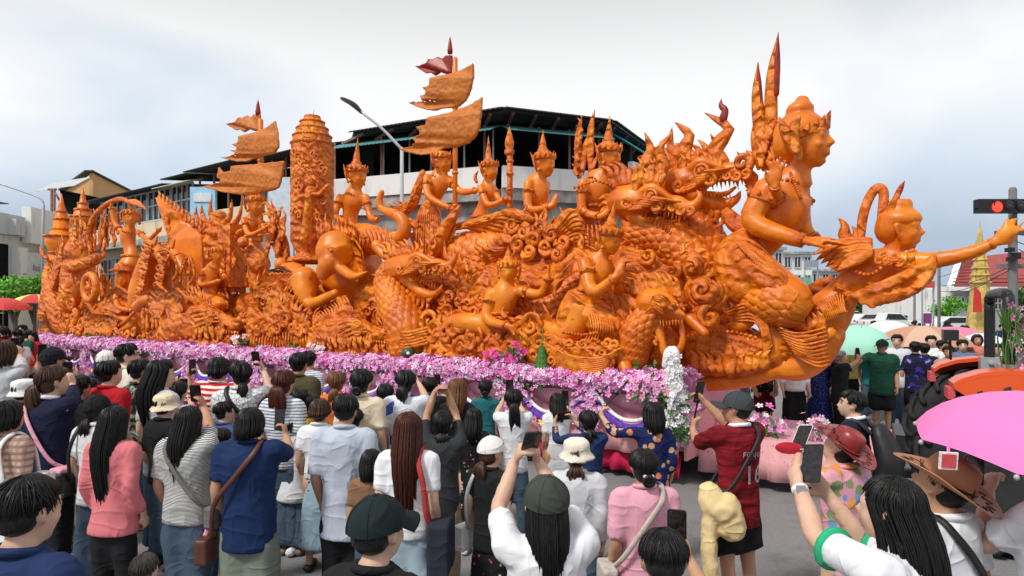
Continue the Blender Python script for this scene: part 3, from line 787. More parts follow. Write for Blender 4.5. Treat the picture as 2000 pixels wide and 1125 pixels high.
def carved_figure(name, label, cat, head, torso, arms, legs, crown='spire', ch=1.0, extra=None, cloth=None, vox=.026, hands=(), group='carved wax figures on the float', sash=True):
    """head=(px,py,hpx,v,yaw,pitch)"""
    px, py, hp, v, yaw, pitch = head
    base = legs[0][-1] if legs else torso[-1]
    root = thing(name, label, cat, F(base[0], base[1], base[2]), group)
    sc_ = FS(px, v); c = F(px, py, v); h = hp * sc_
    fw = nrm(yaw_dir(yaw) * math.cos(math.radians(pitch)) + UP * math.sin(math.radians(pitch)))
    M = frame(fw)
    b = S(); add_head(b, c, h, M, ears=1.8)
    ft(b, torso, 12, flat=.78, thin=nrm(np.cross(UP, EU) + .0 * UP))
    for a in arms: ft(b, a, 9)
    for l in legs: ft(b, l, 10)
    for (wx, wy, wv, tx, ty, tv, pn, size, curl, side) in hands:
        w_ = F(wx, wy, wv); t_ = F(tx, ty, tv)
        add_hand(b, w_, t_ - w_, np.asarray(pn, float), size * FS(wx, wv), curl, .30 if .04 < curl < .2 else .08, side)
    mk('body', b, WAX, root, vox, 2)
    if crown:
        k = S(); add_crown(k, c, h, M, crown, ch)
        mk('headdress', k, WAXC, root)
    o = S()
    for a in arms:                                       # armlets and bracelets
        P, R = fpts(a)
        if len(P) >= 3:
            for t, q in ((.35, 0), (.88, 1)):
                i = 0 if q == 0 else len(P) - 2
                p = P[i] * (1 - t) + P[i + 1] * t; r = R[i] * (1 - t) + R[i + 1] * t; d = nrm(P[i + 1] - P[i])
                o.tube([p - d * r * .35, p + d * r * .35], r * 1.13, 10, k=1, rnd=False)
                if q == 0:
                    for g in range(7):
                        an = g * .9; e1 = nrm(np.cross(d, UP + .1)); e2 = np.cross(d, e1)
                        o.ell(p + (e1 * math.cos(an) + e2 * math.sin(an)) * r * 1.15, r * .22, None, 6, 4)
    if sash:
        P, R = fpts(torso)
        n0 = P[0]
        for i in range(18):                              # beaded necklace
            a = i / 18 * 2 * np.pi
            o.ell(n0 + (M[:, 0] * math.cos(a) * 1.0 + M[:, 1] * math.sin(a) * .9) * R[0] * .86 - UP * R[0] * (.15 + .32 * max(0, math.sin(a))), R[0] * .12, None, 6, 4)
        w_ = P[-2]; r_ = R[-2]
        o.lathe(w_ - UP * r_ * .14, [(r_ * 1.02, 0), (r_ * 1.1, .06 * r_), (r_ * 1.1, .24 * r_), (r_ * 1.02, .3 * r_)], None, 18)
    if o.v: mk('jewellery', o, WAXC, root)
    if cloth:
        g = S(); cloth(g); mk('garment', g, WAXC, root, vox, 1)
    if extra:
        g = S(); extra(g); mk('ornament', g, WAXC, root)
    return root
# ------------------------------------------------------------------ carved wax sculptures, from the tail of the float to its prow
GF = 'carved wax figures on the float'
GB = 'carved wax beasts on the float'
GO = 'carved wax ornaments on the float'

# two stupas at the tail
def stupa(px, tip, prof, v, label):
    q = FS(px, v); base = F(px, prof[-1][1], v)
    s = S(); pr = [(max(r * q, .002), (F(px, y, v) - base)[2]) for r, y in prof][::-1]
    s.lathe(base, pr, None, 20)
    r = thing('wax_stupa', label, 'stupa', base, GO)
    mk('bell', s, WAX, r, None)
    t = S()
    for rr, y in prof[3:-1:2]:
        t.lathe(F(px, y, v), [(rr * q, -.03), (rr * q * 1.12, -.02), (rr * q * 1.12, .03), (rr * q, .04)], None, 20)
    mk('moulding', t, WAXC, r)
stupa(120, 378, [(.5, 378), (5, 400), (8, 412), (9, 414), (11, 428), (13, 428), (14, 448), (15, 448), (20, 458), (28, 462), (27, 478), (20, 494), (14, 505), (16, 520), (26, 640)], -.3, 'bell shaped wax stupa with slender spire at the tail end of the float')
stupa(162, 365, [(.5, 365), (4, 382), (6, 395), (9, 398), (10, 408), (14, 410), (16, 420), (21, 424), (22, 434), (15, 438), (14, 460), (17, 480), (22, 520), (26, 640)], -.7, 'stepped wax stupa on a tall column behind the chariot')

# chariot wheel and body
r = thing('wax_chariot', 'wax chariot with spoked wheel and scrolled body below the stupas', 'chariot', F(150, 648, .4), GO)
s = S(); c = F(176, 562, .75); q = FS(176, .75)
ring = [c + (EU * math.cos(a) + UP * math.sin(a)) * 25 * q for a in np.linspace(0, 2 * np.pi, 25)]
s.tube(ring, 7 * q, 8, k=1); s.ell(c, 8 * q)
for i in range(8):
    a = i * np.pi / 4; s.tube([c, c + (EU * math.cos(a) + UP * math.sin(a)) * 24 * q], 2.6 * q, 6, k=1)
mk('wheel', s, WAX, r, None)
s = S()
ft(s, [(100, 505, .3, 6), (95, 540, .4, 12), (105, 585, .5, 17), (125, 630, .5, 22), (160, 645, .5, 20), (215, 640, .5, 16)], 10)
ft(s, [(92, 500, .3, 5), (120, 512, .4, 10), (150, 520, .4, 13), (190, 505, .3, 12)], 8)
ft(s, [(130, 610, .4, 22), (150, 560, .2, 30), (150, 500, .0, 26), (165, 460, -.2, 18)], 10)
ft(s, [(95, 620, .2, 20), (105, 560, .0, 20), (115, 505, -.2, 16)], 10)
mk('chariot_body', s, WAXC, r, .04, 1)
s = S()
for i in range(14): fflame(s, 92 + i * 2.2, 600 - i * 7, .55, 84 + i * 3, 560 - i * 8, 6, .5)
for i in range(16): fflame(s, 140 + (i % 8) * 9, 470 + (i // 8) * 30 - (i % 3) * 8, .1, 136 + (i % 8) * 10, 430 + (i // 8) * 28 - (i % 3) * 12, 7, .6 if i % 2 else -.6)
for i in range(7): scroll(s, F(115 + i * 15, 620 + (i % 2) * 12, .75), 13 * FS(120), 4 * FS(120), 1.5, i, 1 if i % 2 else -1)
fplate(s, [(170, 650), (166, 590), (185, 612), (215, 615), (236, 625), (225, 655)], .95, .12, .1)
ft(s, [(93, 505, .45, 3), (84, 498, .5, 5), (78, 482, .5, 1)], 6)
mk('scrollwork', s, WAXC, r)

# archer
def ex(g):
    ft(g, [(178, 492, .2, 4), (173, 455, .2, 5), (184, 424, .2, 5), (206, 401, .2, 5), (232, 389, .2, 5), (250, 394, .2, 4), (256, 408, .2, 3)], 7)
    ft(g, [(250, 394, .2, 5), (264, 396, .2, 7), (276, 402, .25, 5), (285, 410, .3, 1)], 7)
    for i in range(12): fflame(g, 196 + i * 3.4, 480 - (i % 4) * 12, 0, 192 + i * 3, 440 - (i % 4) * 14, 5, .7 if i % 2 else -.5)
carved_figure('wax_archer', 'wax figure drawing a long bow above the chariot, arm raised', 'sculpture', (256, 426, 36, 0, 25, 0),
    [(253, 448, 0, 15), (250, 462, 0, 18), (253, 482, 0, 14), (257, 500, 0, 17), (250, 520, .1, 22)],
    [[(236, 452, .1, 6), (224, 434, .15, 5.5), (217, 404, .2, 4.5)], [(270, 453, .05, 6), (290, 467, .2, 5), (313, 447, .3, 4)]],
    [[(246, 520, .1, 18), (240, 560, .1, 15), (236, 640, .1, 13)]], 'flat', extra=ex, vox=.03,
    hands=[(217, 404, .2, 220, 388, .2, EU, 13, .8, 1), (313, 447, .3, 322, 434, .3, EU, 13, .6, 1)])

# kneeling attendant with brimmed cap
def ex(g):
    q = FS(240, .6); g.lathe(F(238, 530, .6), [(22 * q, 0), (23 * q, 2 * q), (13 * q, 6 * q), (12 * q, 14 * q), (5 * q, 17 * q)], None, 18)
    fplate(g, [(204, 600), (212, 570), (232, 560), (255, 575), (262, 600), (235, 612)], .75, .14)
    ft(g, [(225, 640, .9, 3), (245, 628, .95, 4), (262, 610, .95, 3)], 6)
carved_figure('wax_attendant', 'kneeling wax attendant in a wide brimmed cap beside the chariot wheel', 'sculpture', (240, 545, 34, .6, 10, -8),
    [(238, 567, .6, 12), (230, 580, .6, 17), (226, 605, .6, 18), (228, 630, .6, 20)],
    [[(226, 578, .8, 6), (232, 600, .9, 5.5), (256, 606, .9, 4)]], [[(230, 628, .6, 14), (262, 630, .8, 12), (240, 646, .8, 9)]], None, extra=ex, vox=.03, sash=False)

# horse pulling the chariot
def horse(dx, dy, dv, label):
    ft = lambda s, pts, *a, **k: globals()['ft'](s, [(p[0] + dx, p[1] + dy, p[2] + dv, p[3]) for p in pts], *a, **k)
    fflame = lambda s, x, y, v, tx, ty, *a, **k: globals()['fflame'](s, x + dx, y + dy, v + dv, tx + dx, ty + dy, *a, **k)
    fplate = lambda s, pts, v, *a: globals()['fplate'](s, [(x + dx, y + dy) for x, y in pts], v + dv, *a)
    F = lambda x, y, v=0: globals()['F'](x + dx, y + dy, v + dv)
    r = thing('wax_horse', label, 'sculpture', F(285, 648, .5), GB)
    s = S(); k0 = 0
    ft(s, [(282, 640, .5, 20), (278, 580, .5, 26), (282, 540, .5, 21), (292, 505, .5, 17), (300, 485, .55, 15)], 12)
    ft(s, [(296, 482, .6, 13), (308, 492, .65, 13), (317, 505, .7, 10), (324, 520, .72, 8)], 10)
    ft(s, [(322, 522, .72, 6), (314, 530, .7, 6)], 8)
    for dv in (0, .2):
        ft(s, [(303, 478, .5 + dv, 4), (306, 466, .5 + dv, 3), (308, 458, .5 + dv, .6)], 6)
    ft(s, [(268, 600, .9, 12), (290, 585, 1.0, 11), (316, 590, 1.0, 8), (318, 630, 1.0, 6), (322, 646, 1.0, 7)], 8)
    ft(s, [(270, 620, .2, 12), (300, 610, .2, 10), (330, 620, .2, 8), (335, 645, .2, 6)], 8)
    mk('body', s, WAX, r, .03, 1)
    s = S()
    for i in range(16): fflame(s, 296 - i * 1.6, 478 + i * 8, .6 + .06 * (i % 4), 276 - i * 1.2, 468 + i * 8.5, 6, .5 if i % 2 else -.4)
    for i in range(6): s.ell(F(330 - i * 2, 500 + i * 5, .74), 3 * FS(330))
    ft(s, [(306, 492, .85, 2), (322, 488, .8, 2), (340, 500, .8, 2.5), (346, 530, .8, 3), (338, 548, .8, 3)], 6)
    for i in range(8): fflame(s, 280 + (i % 4) * 9, 640 - (i // 4) * 26, 1.0, 276 + (i % 4) * 11, 600 - (i // 4) * 26, 6, .5 if i % 2 else -.5)
    fplate(s, [(296, 610), (290, 570), (310, 556), (326, 572), (328, 600), (316, 622)], 1.05, .12, .05)
    mk('mane', s, WAXC, r)
horse(0, 0, 0, 'rearing wax horse with carved mane in front of the archer')
horse(34, 6, -.55, 'second wax horse half hidden behind the rearing one')

# great leaf-shaped wing
r = thing('wax_wing', 'large smooth leaf shaped wax wing edged with flames behind the horse', 'sculpture', F(360, 640, -.2), GO)
s = S(); fplate(s, [(311, 384), (324, 402), (342, 414), (362, 432), (384, 440), (402, 462), (404, 520), (408, 600), (352, 600), (344, 520), (338, 470), (325, 430)], -.2, .28, .18)
mk('wing_blade', s, WAX, r, .035, 5)
s = S()
for i in range(13): fflame(s, 313 + i * 7.2, 392 + i * 5.0 + (4 if i % 2 else 0), -.2, 311 + i * 7.4, 372 + i * 5.1, 6.5, .5)
for i in range(10): fflame(s, 326 + i * 3, 440 + i * 16, .05, 322 + i * 2, 412 + i * 16, 7, -.6)
for i in range(7): fflame(s, 350 + i * 4, 590 - (i % 3) * 14, .5, 346 + i * 5, 530 - (i % 3) * 16, 7, .6 if i % 2 else -.5)
mk('flame_edge', s, WAXC, r)

# tiered flame hood
r = thing('wax_flame_hood', 'tiered wax hood of hooked flames above the praying attendant', 'sculpture', F(430, 560, -.5), GO)
s = S()
ft(s, [(410, 560, -.5, 22), (418, 500, -.5, 24), (424, 450, -.5, 20), (430, 420, -.5, 14)], 10)
for (x0, y0, x1, y1, x2, y2) in ((430, 470, 395, 440, 383, 397), (430, 455, 400, 430, 394, 395), (428, 440, 412, 420, 411, 386), (428, 470, 458, 440, 470, 386), (428, 450, 448, 425, 452, 385), (430, 490, 470, 465, 486, 400), (420, 500, 392, 480, 377, 420)):
    ft(s, [(x0, y0, -.4, 9), ((x0 + x1) / 2, y1 + 12, -.38, 8), (x1, y1, -.36, 6), (x2, (y1 + y2) / 2, -.34, 4), (x2 + 1, y2, -.34, .6)], 7)
ft(s, [(400, 470, -.2, 5), (425, 478, -.15, 9), (455, 468, -.15, 9), (470, 450, -.2, 5)], 8)
ft(s, [(404, 450, -.2, 5), (425, 456, -.15, 8), (448, 448, -.15, 8), (462, 428, -.2, 4)], 8)
mk('hood', s, WAXC, r, .03, 1)
s = S(); b = F(453, 560, -.2)
s.box(F(453, 505, -.2), (.26, .22, .85), np.stack([EU, -EV, UP], 1)); s.box(F(455, 552, -.2), (.45, .35, .12), np.stack([EU, -EV, UP], 1))
mk('pedestal', s, WAXC, r, smooth=False)

carved_figure('wax_devotee', 'small wax devotee kneeling with palms joined before the flame hood', 'sculpture', (425, 498, 34, .4, 20, -4),
    [(420, 518, .4, 13), (414, 532, .4, 18), (412, 556, .4, 15), (408, 582, .4, 20)],
    [[(398, 528, .55, 6), (392, 556, .65, 5.5), (430, 548, .75, 4)], [(432, 526, .3, 6), (444, 552, .4, 5), (438, 542, .65, 4)]],
    [[(408, 582, .4, 16), (432, 598, .6, 13), (398, 604, .6, 11)]], 'flat', vox=.028, hands=[(432, 546, .75, 440, 530, .75, EU, 14, .05, 1)])

# standing bearer under the rear banner
def cl(g): ft(g, [(494, 478, -.3, 15), (500, 500, -.25, 22), (510, 520, -.2, 20)], 10); ft(g, [(500, 515, -.2, 13), (502, 545, -.2, 12), (500, 560, -.2, 12)], 8)
def ex(g):
    g.ell(F(475, 473, .1), 11 * FS(475)); ft(g, [(473, 484, .1, 4), (478, 492, .1, 3)], 6)
    for i in range(8): fflame(g, 520 + i * 5, 500 - (i % 4) * 16, -.1, 522 + i * 5, 455 - (i % 4) * 16, 7, .6 if i % 2 else -.5)
carved_figure('wax_bearer', 'standing wax bearer carrying a round vessel under the rear banner', 'sculpture', (500, 402, 42, -.3, 5, 0),
    [(494, 425, -.3, 15), (491, 440, -.3, 18), (490, 462, -.3, 13), (495, 482, -.3, 17)],
    [[(475, 428, -.1, 6), (487, 458, 0, 5.5), (519, 445, .1, 4)], [(508, 428, -.4, 6), (520, 452, -.3, 5), (524, 442, -.1, 4)]],
    [[(498, 500, -.3, 15), (502, 535, -.25, 11), (500, 556, -.2, 10)]], 'flat', extra=ex, cloth=cl, vox=.026, hands=[(519, 445, .1, 527, 434, .1, EU, 14, .5, 1)])

def flag_flame(s, px, py, w, h, v, th=.05):                # carved cloth flag with torn flame-shaped fly
    fplate(s, [(px + w * x, py + h * y) for x, y in ((1, -.5), (.98, .55), (.86, .62), (.70, .5), (.55, .7), (.42, .5), (.30, .55), (.0, .12), (.16, .05), (.30, -.05), (.36, -.3), (.5, -.28), (.62, -.42), (.74, -.3), (.82, -.5))], v, th, .06)
def sail(s, pts, v, th=.06): fplate(s, pts, v, th, .10)
def banner(name, label, polex, poley0, poley1, v, tiers, top, finial):
    r = thing(name, label, 'banner', F(polex, poley1, v), 'carved wax banners')
    s = S(); q = FS(polex, v)
    s.tube([F(polex, poley1, v), F(polex, poley0, v)], 5 * q, 10, k=2)
    for y in np.linspace(poley0 + 30, poley1 - 10, 5): s.lathe(F(polex, y, v), [(5 * q, -.03), (6.5 * q, -.02), (6.5 * q, .02), (5 * q, .03)], None, 12)
    mk('pole', s, WAX, r)
    for t in tiers:
        s = S(); sail(s, t, v + .12)
        mk('sail', s, WAXB, r, .03, 1)
    s = S(); flag_flame(s, *top, v); mk('pennant', s, WAXR if name == 'wax_banner' and finial[1] < 120 else WAXB, r, .022, 1)
    s = S(); x, y0, y1 = finial; q = FS(x, v)
    z0 = F(x, y1, v); hh = (F(x, y0, v) - z0)[2]
    s.lathe(z0, [(4.5 * q, 0), (5.5 * q, .2 * hh), (4 * q, .45 * hh), (3 * q, .7 * hh), (.5 * q, hh)], None, 10)
    mk('finial', s, WAXR, r)
banner('wax_banner', 'three tiered carved wax banner with small red tipped pennant beside the tall candle', 509, 235, 470, -.35,
    [[(538, 236), (544, 262), (545, 288), (538, 300), (522, 306), (505, 308), (492, 312), (482, 316), (462, 316), (446, 312), (430, 308), (452, 303), (464, 300), (448, 294), (468, 291), (452, 282), (466, 278), (465, 266), (500, 258), (522, 248)],
     [(556, 314), (552, 345), (545, 368), (532, 374), (512, 378), (490, 382), (462, 380), (436, 376), (412, 370), (392, 364), (420, 358), (438, 354), (424, 348), (428, 326), (436, 336), (450, 334), (452, 324), (500, 320)]],
    (440, 238, 69, 30), (504, 195, 225))
banner('wax_banner', 'tall three tiered carved wax banner with dark red pennant held by the caped bearer', 889, 115, 412, -.45,
    [[(925, 123), (926, 150), (920, 178), (912, 196), (898, 208), (882, 212), (868, 212), (848, 217), (830, 214), (812, 208), (796, 200), (818, 196), (828, 194), (816, 186), (836, 184), (824, 170), (838, 168), (838, 152), (880, 144), (905, 135)],
     [(943, 189), (941, 220), (938, 248), (930, 268), (915, 282), (890, 288), (868, 290), (846, 300), (820, 303), (796, 298), (778, 292), (800, 284), (816, 278), (800, 270), (824, 262), (812, 248), (832, 244), (832, 230), (878, 220), (915, 206)]],
    (810, 125, 74, 34), (879, 72, 105))

# flame between bearer and candle
r = thing('wax_flame', 'single tall wax flame standing between the bearer and the candle', 'sculpture', F(550, 520, -.3), GO)
s = S(); ft(s, [(556, 520, -.3, 16), (552, 480, -.3, 17), (544, 450, -.3, 12), (538, 420, -.3, 7), (527, 384, -.3, .8)], 9, flat=.6, thin=EV); mk('flame_core', s, WAXC, r, .028, 1)
s = S()
for i in range(10): fflame(s, 556 - i * 2, 505 - i * 10, -.2, 560 - (i % 2) * 40 - i, 480 - i * 10, 7, .6 if i % 2 else -.6)
mk('flamelet', s, WAXC, r)

# the great candle
r = thing('wax_candle', 'tall carved wax candle with ringed conical top and white wick', 'candle', F(610, 500, -.3))
q = FS(610, -.3); b = F(610, 472, -.3); z = lambda y: (F(610, y, -.3) - b)[2]
s = S(); s.lathe(b, [(39 * q, 0), (40.5 * q, .1), (40.5 * q, z(300)), (39.5 * q, z(286)), (38 * q, z(281))], None, 96); mk('shaft', s, WAXC, r, .02, 0, [('VORONOI', .14, .045), ('CLOUDS', .05, .025)])
s = S()
pr = [(40.5, 285), (41, 283), (41, 281), (38.5, 279), (36, 269), (36.8, 268), (36.8, 266), (33.5, 264), (29.5, 254), (30.2, 253), (30.2, 251), (26.5, 249), (22.5, 241), (23.2, 240), (23.2, 238), (19.5, 236), (15.5, 230), (16, 229), (15, 227), (8, 225), (4, 224)]
s.lathe(b, [(x * q, z(y)) for x, y in pr], None, 40); mk('cone', s, WAXC, r, smooth=False)
s = S()
for i in range(40):
    a = i / 40 * 2 * np.pi
    for y, rr in ((282, 41), (267, 36.8), (252, 30.2), (239, 23.2)): s.ell(b + A3(math.cos(a) * rr * q, math.sin(a) * rr * q, z(y)), 1.7 * q, None, 6, 4)
mk('bead_ring', s, WAXC, r)
s = S(); s.tube([b + A3(0, 0, z(227)), b + A3(.01, 0, z(221)), b + A3(.03, 0, z(214))], A3(.05, .03, .008), 8); mk('wick', s, plain('white_wick', (.8, .79, .75)), r)
s = S()                                                 # relief of a standing figure and vines on the camera side
ft(s, [(597, 470, .28, 12), (600, 430, .30, 9), (606, 395, .32, 11), (608, 372, .32, 13)], 8); s.ell(F(606, 357, .32), 10 * q)
ft(s, [(607, 380, .34, 5), (590, 384, .36, 5), (576, 392, .36, 4)], 7); ft(s, [(607, 380, .34, 5), (625, 378, .36, 5), (640, 362, .34, 4)], 7)
for i in range(26): scroll(s, F(576 + (i * 17) % 66, 296 + (i * 29) % 170, .26), 9 * q, 2.6 * q, 1.3, i, 1 if i % 2 else -1)
mk('relief', s, WAXC, r)
s = S(); s.lathe(F(605, 512, -.3), [(44 * q, 0), (40 * q, .1), (30 * q, z(505) + .35), (26 * q, z(495) + .5), (36 * q, z(480) + .55), (38 * q, z(474) + .62), (30 * q, z(470) + .62)], None, 32); mk('dish', s, WAXC, r)

# elephant with raised trunk
r = thing('wax_elephant', 'wax elephant with raised curling trunk beside the candle', 'sculpture', F(690, 570, -.2), GB)
s = S()
ft(s, [(690, 560, -.3, 60), (690, 510, -.3, 62), (700, 475, -.3, 42)], 14)
ft(s, [(690, 470, -.1, 34), (720, 468, 0, 32), (750, 472, .05, 24), (775, 470, .05, 17), (790, 450, .05, 14), (784, 427, .05, 12), (764, 416, .05, 10), (745, 408, .05, 8), (741, 392, .05, 8), (746, 374, .05, 6)], 12)
ft(s, [(650, 490, .55, 38), (660, 495, .6, 36)], 14); s.ell(F(654, 478, .6), A3(.36, .3, .3)); ft(s, [(648, 510, .75, 22), (634, 528, .85, 18), (630, 540, .9, 12)], 10)
ft(s, [(660, 520, .7, 12), (690, 540, .75, 9), (718, 530, .8, 2)], 8)
ft(s, [(735, 478, .3, 13), (752, 500, .35, 9), (770, 505, .4, 2)], 8)
mk('body', s, WAX, r, .026, 3)
s = S()
for x, y, v in ((648, 490, .93), (713, 470, .30)): s.ell(F(x, y, v), 4 * q); ft(s, [(x - 9, y - 5, v - .02, 1), (x, y - 7, v + .02, 1.8), (x + 9, y - 4, v - .02, 1)], 5)
for i in range(9): ft(s, [(690 + i * 8, 452 - i, .28, 1.5), (696 + i * 8, 470, .34, 1.8), (692 + i * 8, 486, .28, 1.2)], 5)
for i in range(10): fflame(s, 622 + i * 8, 462 - (i % 3) * 5, .4, 618 + i * 8, 432 - (i % 3) * 8, 6, .5 if i % 2 else -.4)
fplate(s, [(676, 470), (668, 500), (676, 540), (700, 552), (712, 530), (706, 490), (694, 468)], .42, .07, .06)
mk('harness', s, WAXC, r)
carved_figure('wax_mahout', 'crowned wax figure riding the elephant, forearms raised before the chest', 'sculpture', (697, 345, 48, -.3, -5, -4),
    [(692, 376, -.3, 20), (689, 394, -.3, 24), (684, 420, -.3, 17), (682, 446, -.3, 22), (682, 470, -.3, 26)],
    [[(665, 384, -.15, 8), (655, 420, 0, 7), (678, 436, .15, 5.5)], [(714, 384, -.4, 8), (724, 424, -.35, 7), (736, 430, -.2, 5.5)]],
    [[(682, 464, -.3, 22), (668, 500, .1, 16), (662, 540, .2, 12)]], 'spire', hands=[(678, 436, .15, 678, 412, .2, EU, 18, .2, 1), (736, 430, -.2, 740, 414, -.2, EU, 16, .4, -1)])

# reclining figure below the candle
def ex(g):
    for i in range(9): ft(g, [(522 + i * 5, 560 - i * 3, .7, 2), (540 + i * 5, 556 - i * 2, .8, 3), (560 + i * 4, 566, .8, 2)], 6)
    fplate(g, [(500, 575), (528, 530), (560, 520), (590, 540), (590, 585), (540, 590)], .6, .25, .1)
    for i in range(14): g.ell(F(528 + i * 4, 536 - (i % 2) * 2, .85), 2.4 * FS(540))
    for i in range(14): g.ell(F(512 + i * 5, 566 - (i % 2) * 2, .85), 2.4 * FS(540))
r = carved_figure('wax_supporter', 'bent wax figure crouching with one knee forward below the candle', 'sculpture', (548, 520, 34, .2, -20, -30),
    [(556, 530, .3, 18), (575, 540, .4, 28), (592, 556, .5, 24), (600, 575, .5, 26)],
    [[(570, 545, .7, 9), (556, 572, .8, 7), (590, 590, .9, 5)]], [[(595, 545, .7, 30), (598, 575, .8, 22), (606, 594, .85, 13), (640, 580, .85, 10), (656, 572, .85, 9)]], None, extra=ex, sash=False)

# fish-mouthed sea beasts lying on the flower bed
def sea_beast(px, py, v, k, label, fl=1):
    X = lambda dx, dy, dv, r_: (px + dx * k, py + dy * k, v + dv, r_ * k)
    r = thing('wax_sea_beast', label, 'sculpture', F(px, py + 45 * k, v), GB)
    s = S()
    ft(s, [X(-80, 30, 0, 20), X(-55, 20, .02, 34), X(-20, 5, .05, 40), X(10, 10, .05, 34)], 12)
    ft(s, [X(0, -6, .1, 30), X(32, 4, .12, 22), X(58, 8, .14, 15), X(70, -4, .15, 9), X(74, -18, .15, 3)], 10)
    ft(s, [X(-6, 30, .1, 18), X(26, 36, .12, 12), X(52, 34, .14, 8), X(66, 26, .14, 4)], 9)
    ft(s, [X(-90, 40, .1, 8), X(-40, 44, .2, 16), X(30, 48, .2, 16), X(80, 46, .1, 8)], 9)
    mk('head', s, WAXC, r, .026, 1, [('CLOUDS', .12, .03)])
    s = S(); c = F(*X(8, -8, .42, 0)[:3]); q = FS(px, v) * k
    for rr in (14, 9.5, 5): s.tube([c + (EU * math.cos(a) + UP * math.sin(a)) * rr * q for a in np.linspace(0, 6.283, 17)], 2.2 * q, 6, k=1)
    s.ell(c, 4 * q)
    for i in range(9): ft(s, [X(20 + i * 5.5, 16 + i * .6, .36, 2.4), X(20 + i * 5.5, 23 + i * .3, .38, .4)], 5, k=1)
    for i in range(8): ft(s, [X(18 + i * 5.5, 33, .34, 2.2), X(18 + i * 5.5, 26, .36, .4)], 5, k=1)
    for i in range(12): fflame(s, px - (62 - i * 5) * k, py + (-2 - i * 2.6) * k, v + .1, px - (74 - i * 5.5) * k, py - (38 + i * 3.5) * k, 8 * k, .5)
    for i in range(6): fflame(s, px - (10 - i * 5) * k, py - 28 * k, v + .12, px - (14 - i * 6) * k, py - (62 - abs(i - 1) * 8) * k, 7 * k, .4)
    for i in range(7): scroll(s, F(*X(-66 + i * 18, 40 - (i % 2) * 8, .33, 0)[:3]), 12 * q, 4 * q, 1.4, i * 1.3, 1 if i % 2 else -1)
    for i in range(4): ft(s, [X(-30 + i * 3, -14 + i * 9, .4, 2), X(-10 + i * 4, -22 + i * 8, .42, 3), X(18 + i * 4, -18 + i * 6, .4, 2)], 6)
    for i in range(22): fflame(s, px + (-72 + i * 5.2) * k, py + (18 + (i * 7) % 18) * k, v + .40, px + (-80 + i * 5.2 + (i % 5) * 3) * k, py + (2 + (i * 7) % 16 - 6) * k, 6 * k, .6 if i % 2 else -.6)
    for i in range(5): fflame(s, px + (60 + i * 5) * k, py + (8 - i * 3) * k, v + .16, px + (76 + i * 9) * k, py - (26 - i * 2) * k, 5 * k, -.6)
    mk('scrollwork', s, WAXC, r)
sea_beast(400, 628, .85, 1.0, 'smooth wax sea beast with long curled snout left of the crown shaped panel')
sea_beast(690, 648, .95, .95, 'wax sea beast with flaming crest right of the crown shaped panel')

# crown shaped kanok panel
r = thing('wax_crown_panel', 'crown shaped carved wax panel with pointed centre flame above the orchids', 'sculpture', F(557, 690, .95), GO)
s = S()
fplate(s, [(488, 640), (494, 590), (505, 612), (520, 620), (528, 590), (536, 566), (542, 552), (549, 545), (556, 566), (566, 586), (572, 598), (584, 616), (600, 618), (612, 592), (614, 618), (620, 640), (628, 622), (626, 690), (490, 690)], .9, .22, .08)
mk('panel', s, WAXC, r, .026, 1)
s = S()
for i in range(24): ft(s, [(490 + i * 5.8, 688, 1.02, 2.6), (491 + i * 5.7, 668, 1.06, 3.4), (493 + i * 5.5, 654 - 5 * math.cos((i - 12) / 7), 1.04, 2)], 6)
for i in range(13):
    a = (i - 6) / 6
    fflame(s, 557 + a * 34, 640 - (1 - abs(a)) * 30, 1.04, 557 + a * 50, 606 - (1 - abs(a)) * 52, 9, .5 * (1 if a < 0 else -1))
for a in (-1, 1):
    for i in range(5): scroll(s, F(557 + a * (14 + i * 13), 640 + (i % 2) * 7, 1.08), (12 - i) * FS(557), 3.6 * FS(557), 1.5, 1.5, -a)
    for i in range(4): fflame(s, 557 + a * (50 + i * 5), 650 - i * 6, 1.0, 557 + a * (62 + i * 3), 596 + i * 8, 7, -.5 * a)
scroll(s, F(557, 624, 1.1), 15 * FS(557), 4 * FS(557), 2, 0); scroll(s, F(557, 596, 1.08), 10 * FS(557), 3 * FS(557), 1.6, 2, -1)
mk('kanok_relief', s, WAXC, r)
# caped bearer of the tall banner
def cl(g):
    ft(g, [(842, 402, -.35, 19), (838, 424, -.35, 24), (832, 460, -.35, 27), (834, 505, -.35, 26)], 12)
    ft(g, [(826, 336, -.3, 8), (815, 372, -.3, 13), (806, 398, -.3, 13), (790, 412, -.3, 9), (768, 410, -.3, 6), (750, 408, -.3, 2)], 8, flat=.5, thin=EV)
    ft(g, [(812, 370, -.25, 10), (800, 400, -.25, 8), (782, 396, -.25, 4)], 8, flat=.5, thin=EV)
def ex(g):
    for i in range(10): ft(g, [(818 + i * 4, 420, -.08, 2), (815 + i * 4.4, 455, -.02, 2.4), (814 + i * 4.6, 498, -.05, 2)], 5)
    for i in range(9): ft(g, [(824 - i * 3, 350 + i * 6, -.14, 1.5), (812 - i * 3, 372 + i * 5, -.1, 2.2), (802 - i * 5, 390 + i * 3, -.14, 1)], 5)
    for i in range(4): fflame(g, 760 + i * 12, 412, -.2, 748 + i * 10, 398 - i * 3, 4, .5)
    fflame(g, 812, 440, -.2, 792, 424, 8, .5); fflame(g, 815, 470, -.2, 795, 452, 8, .5)
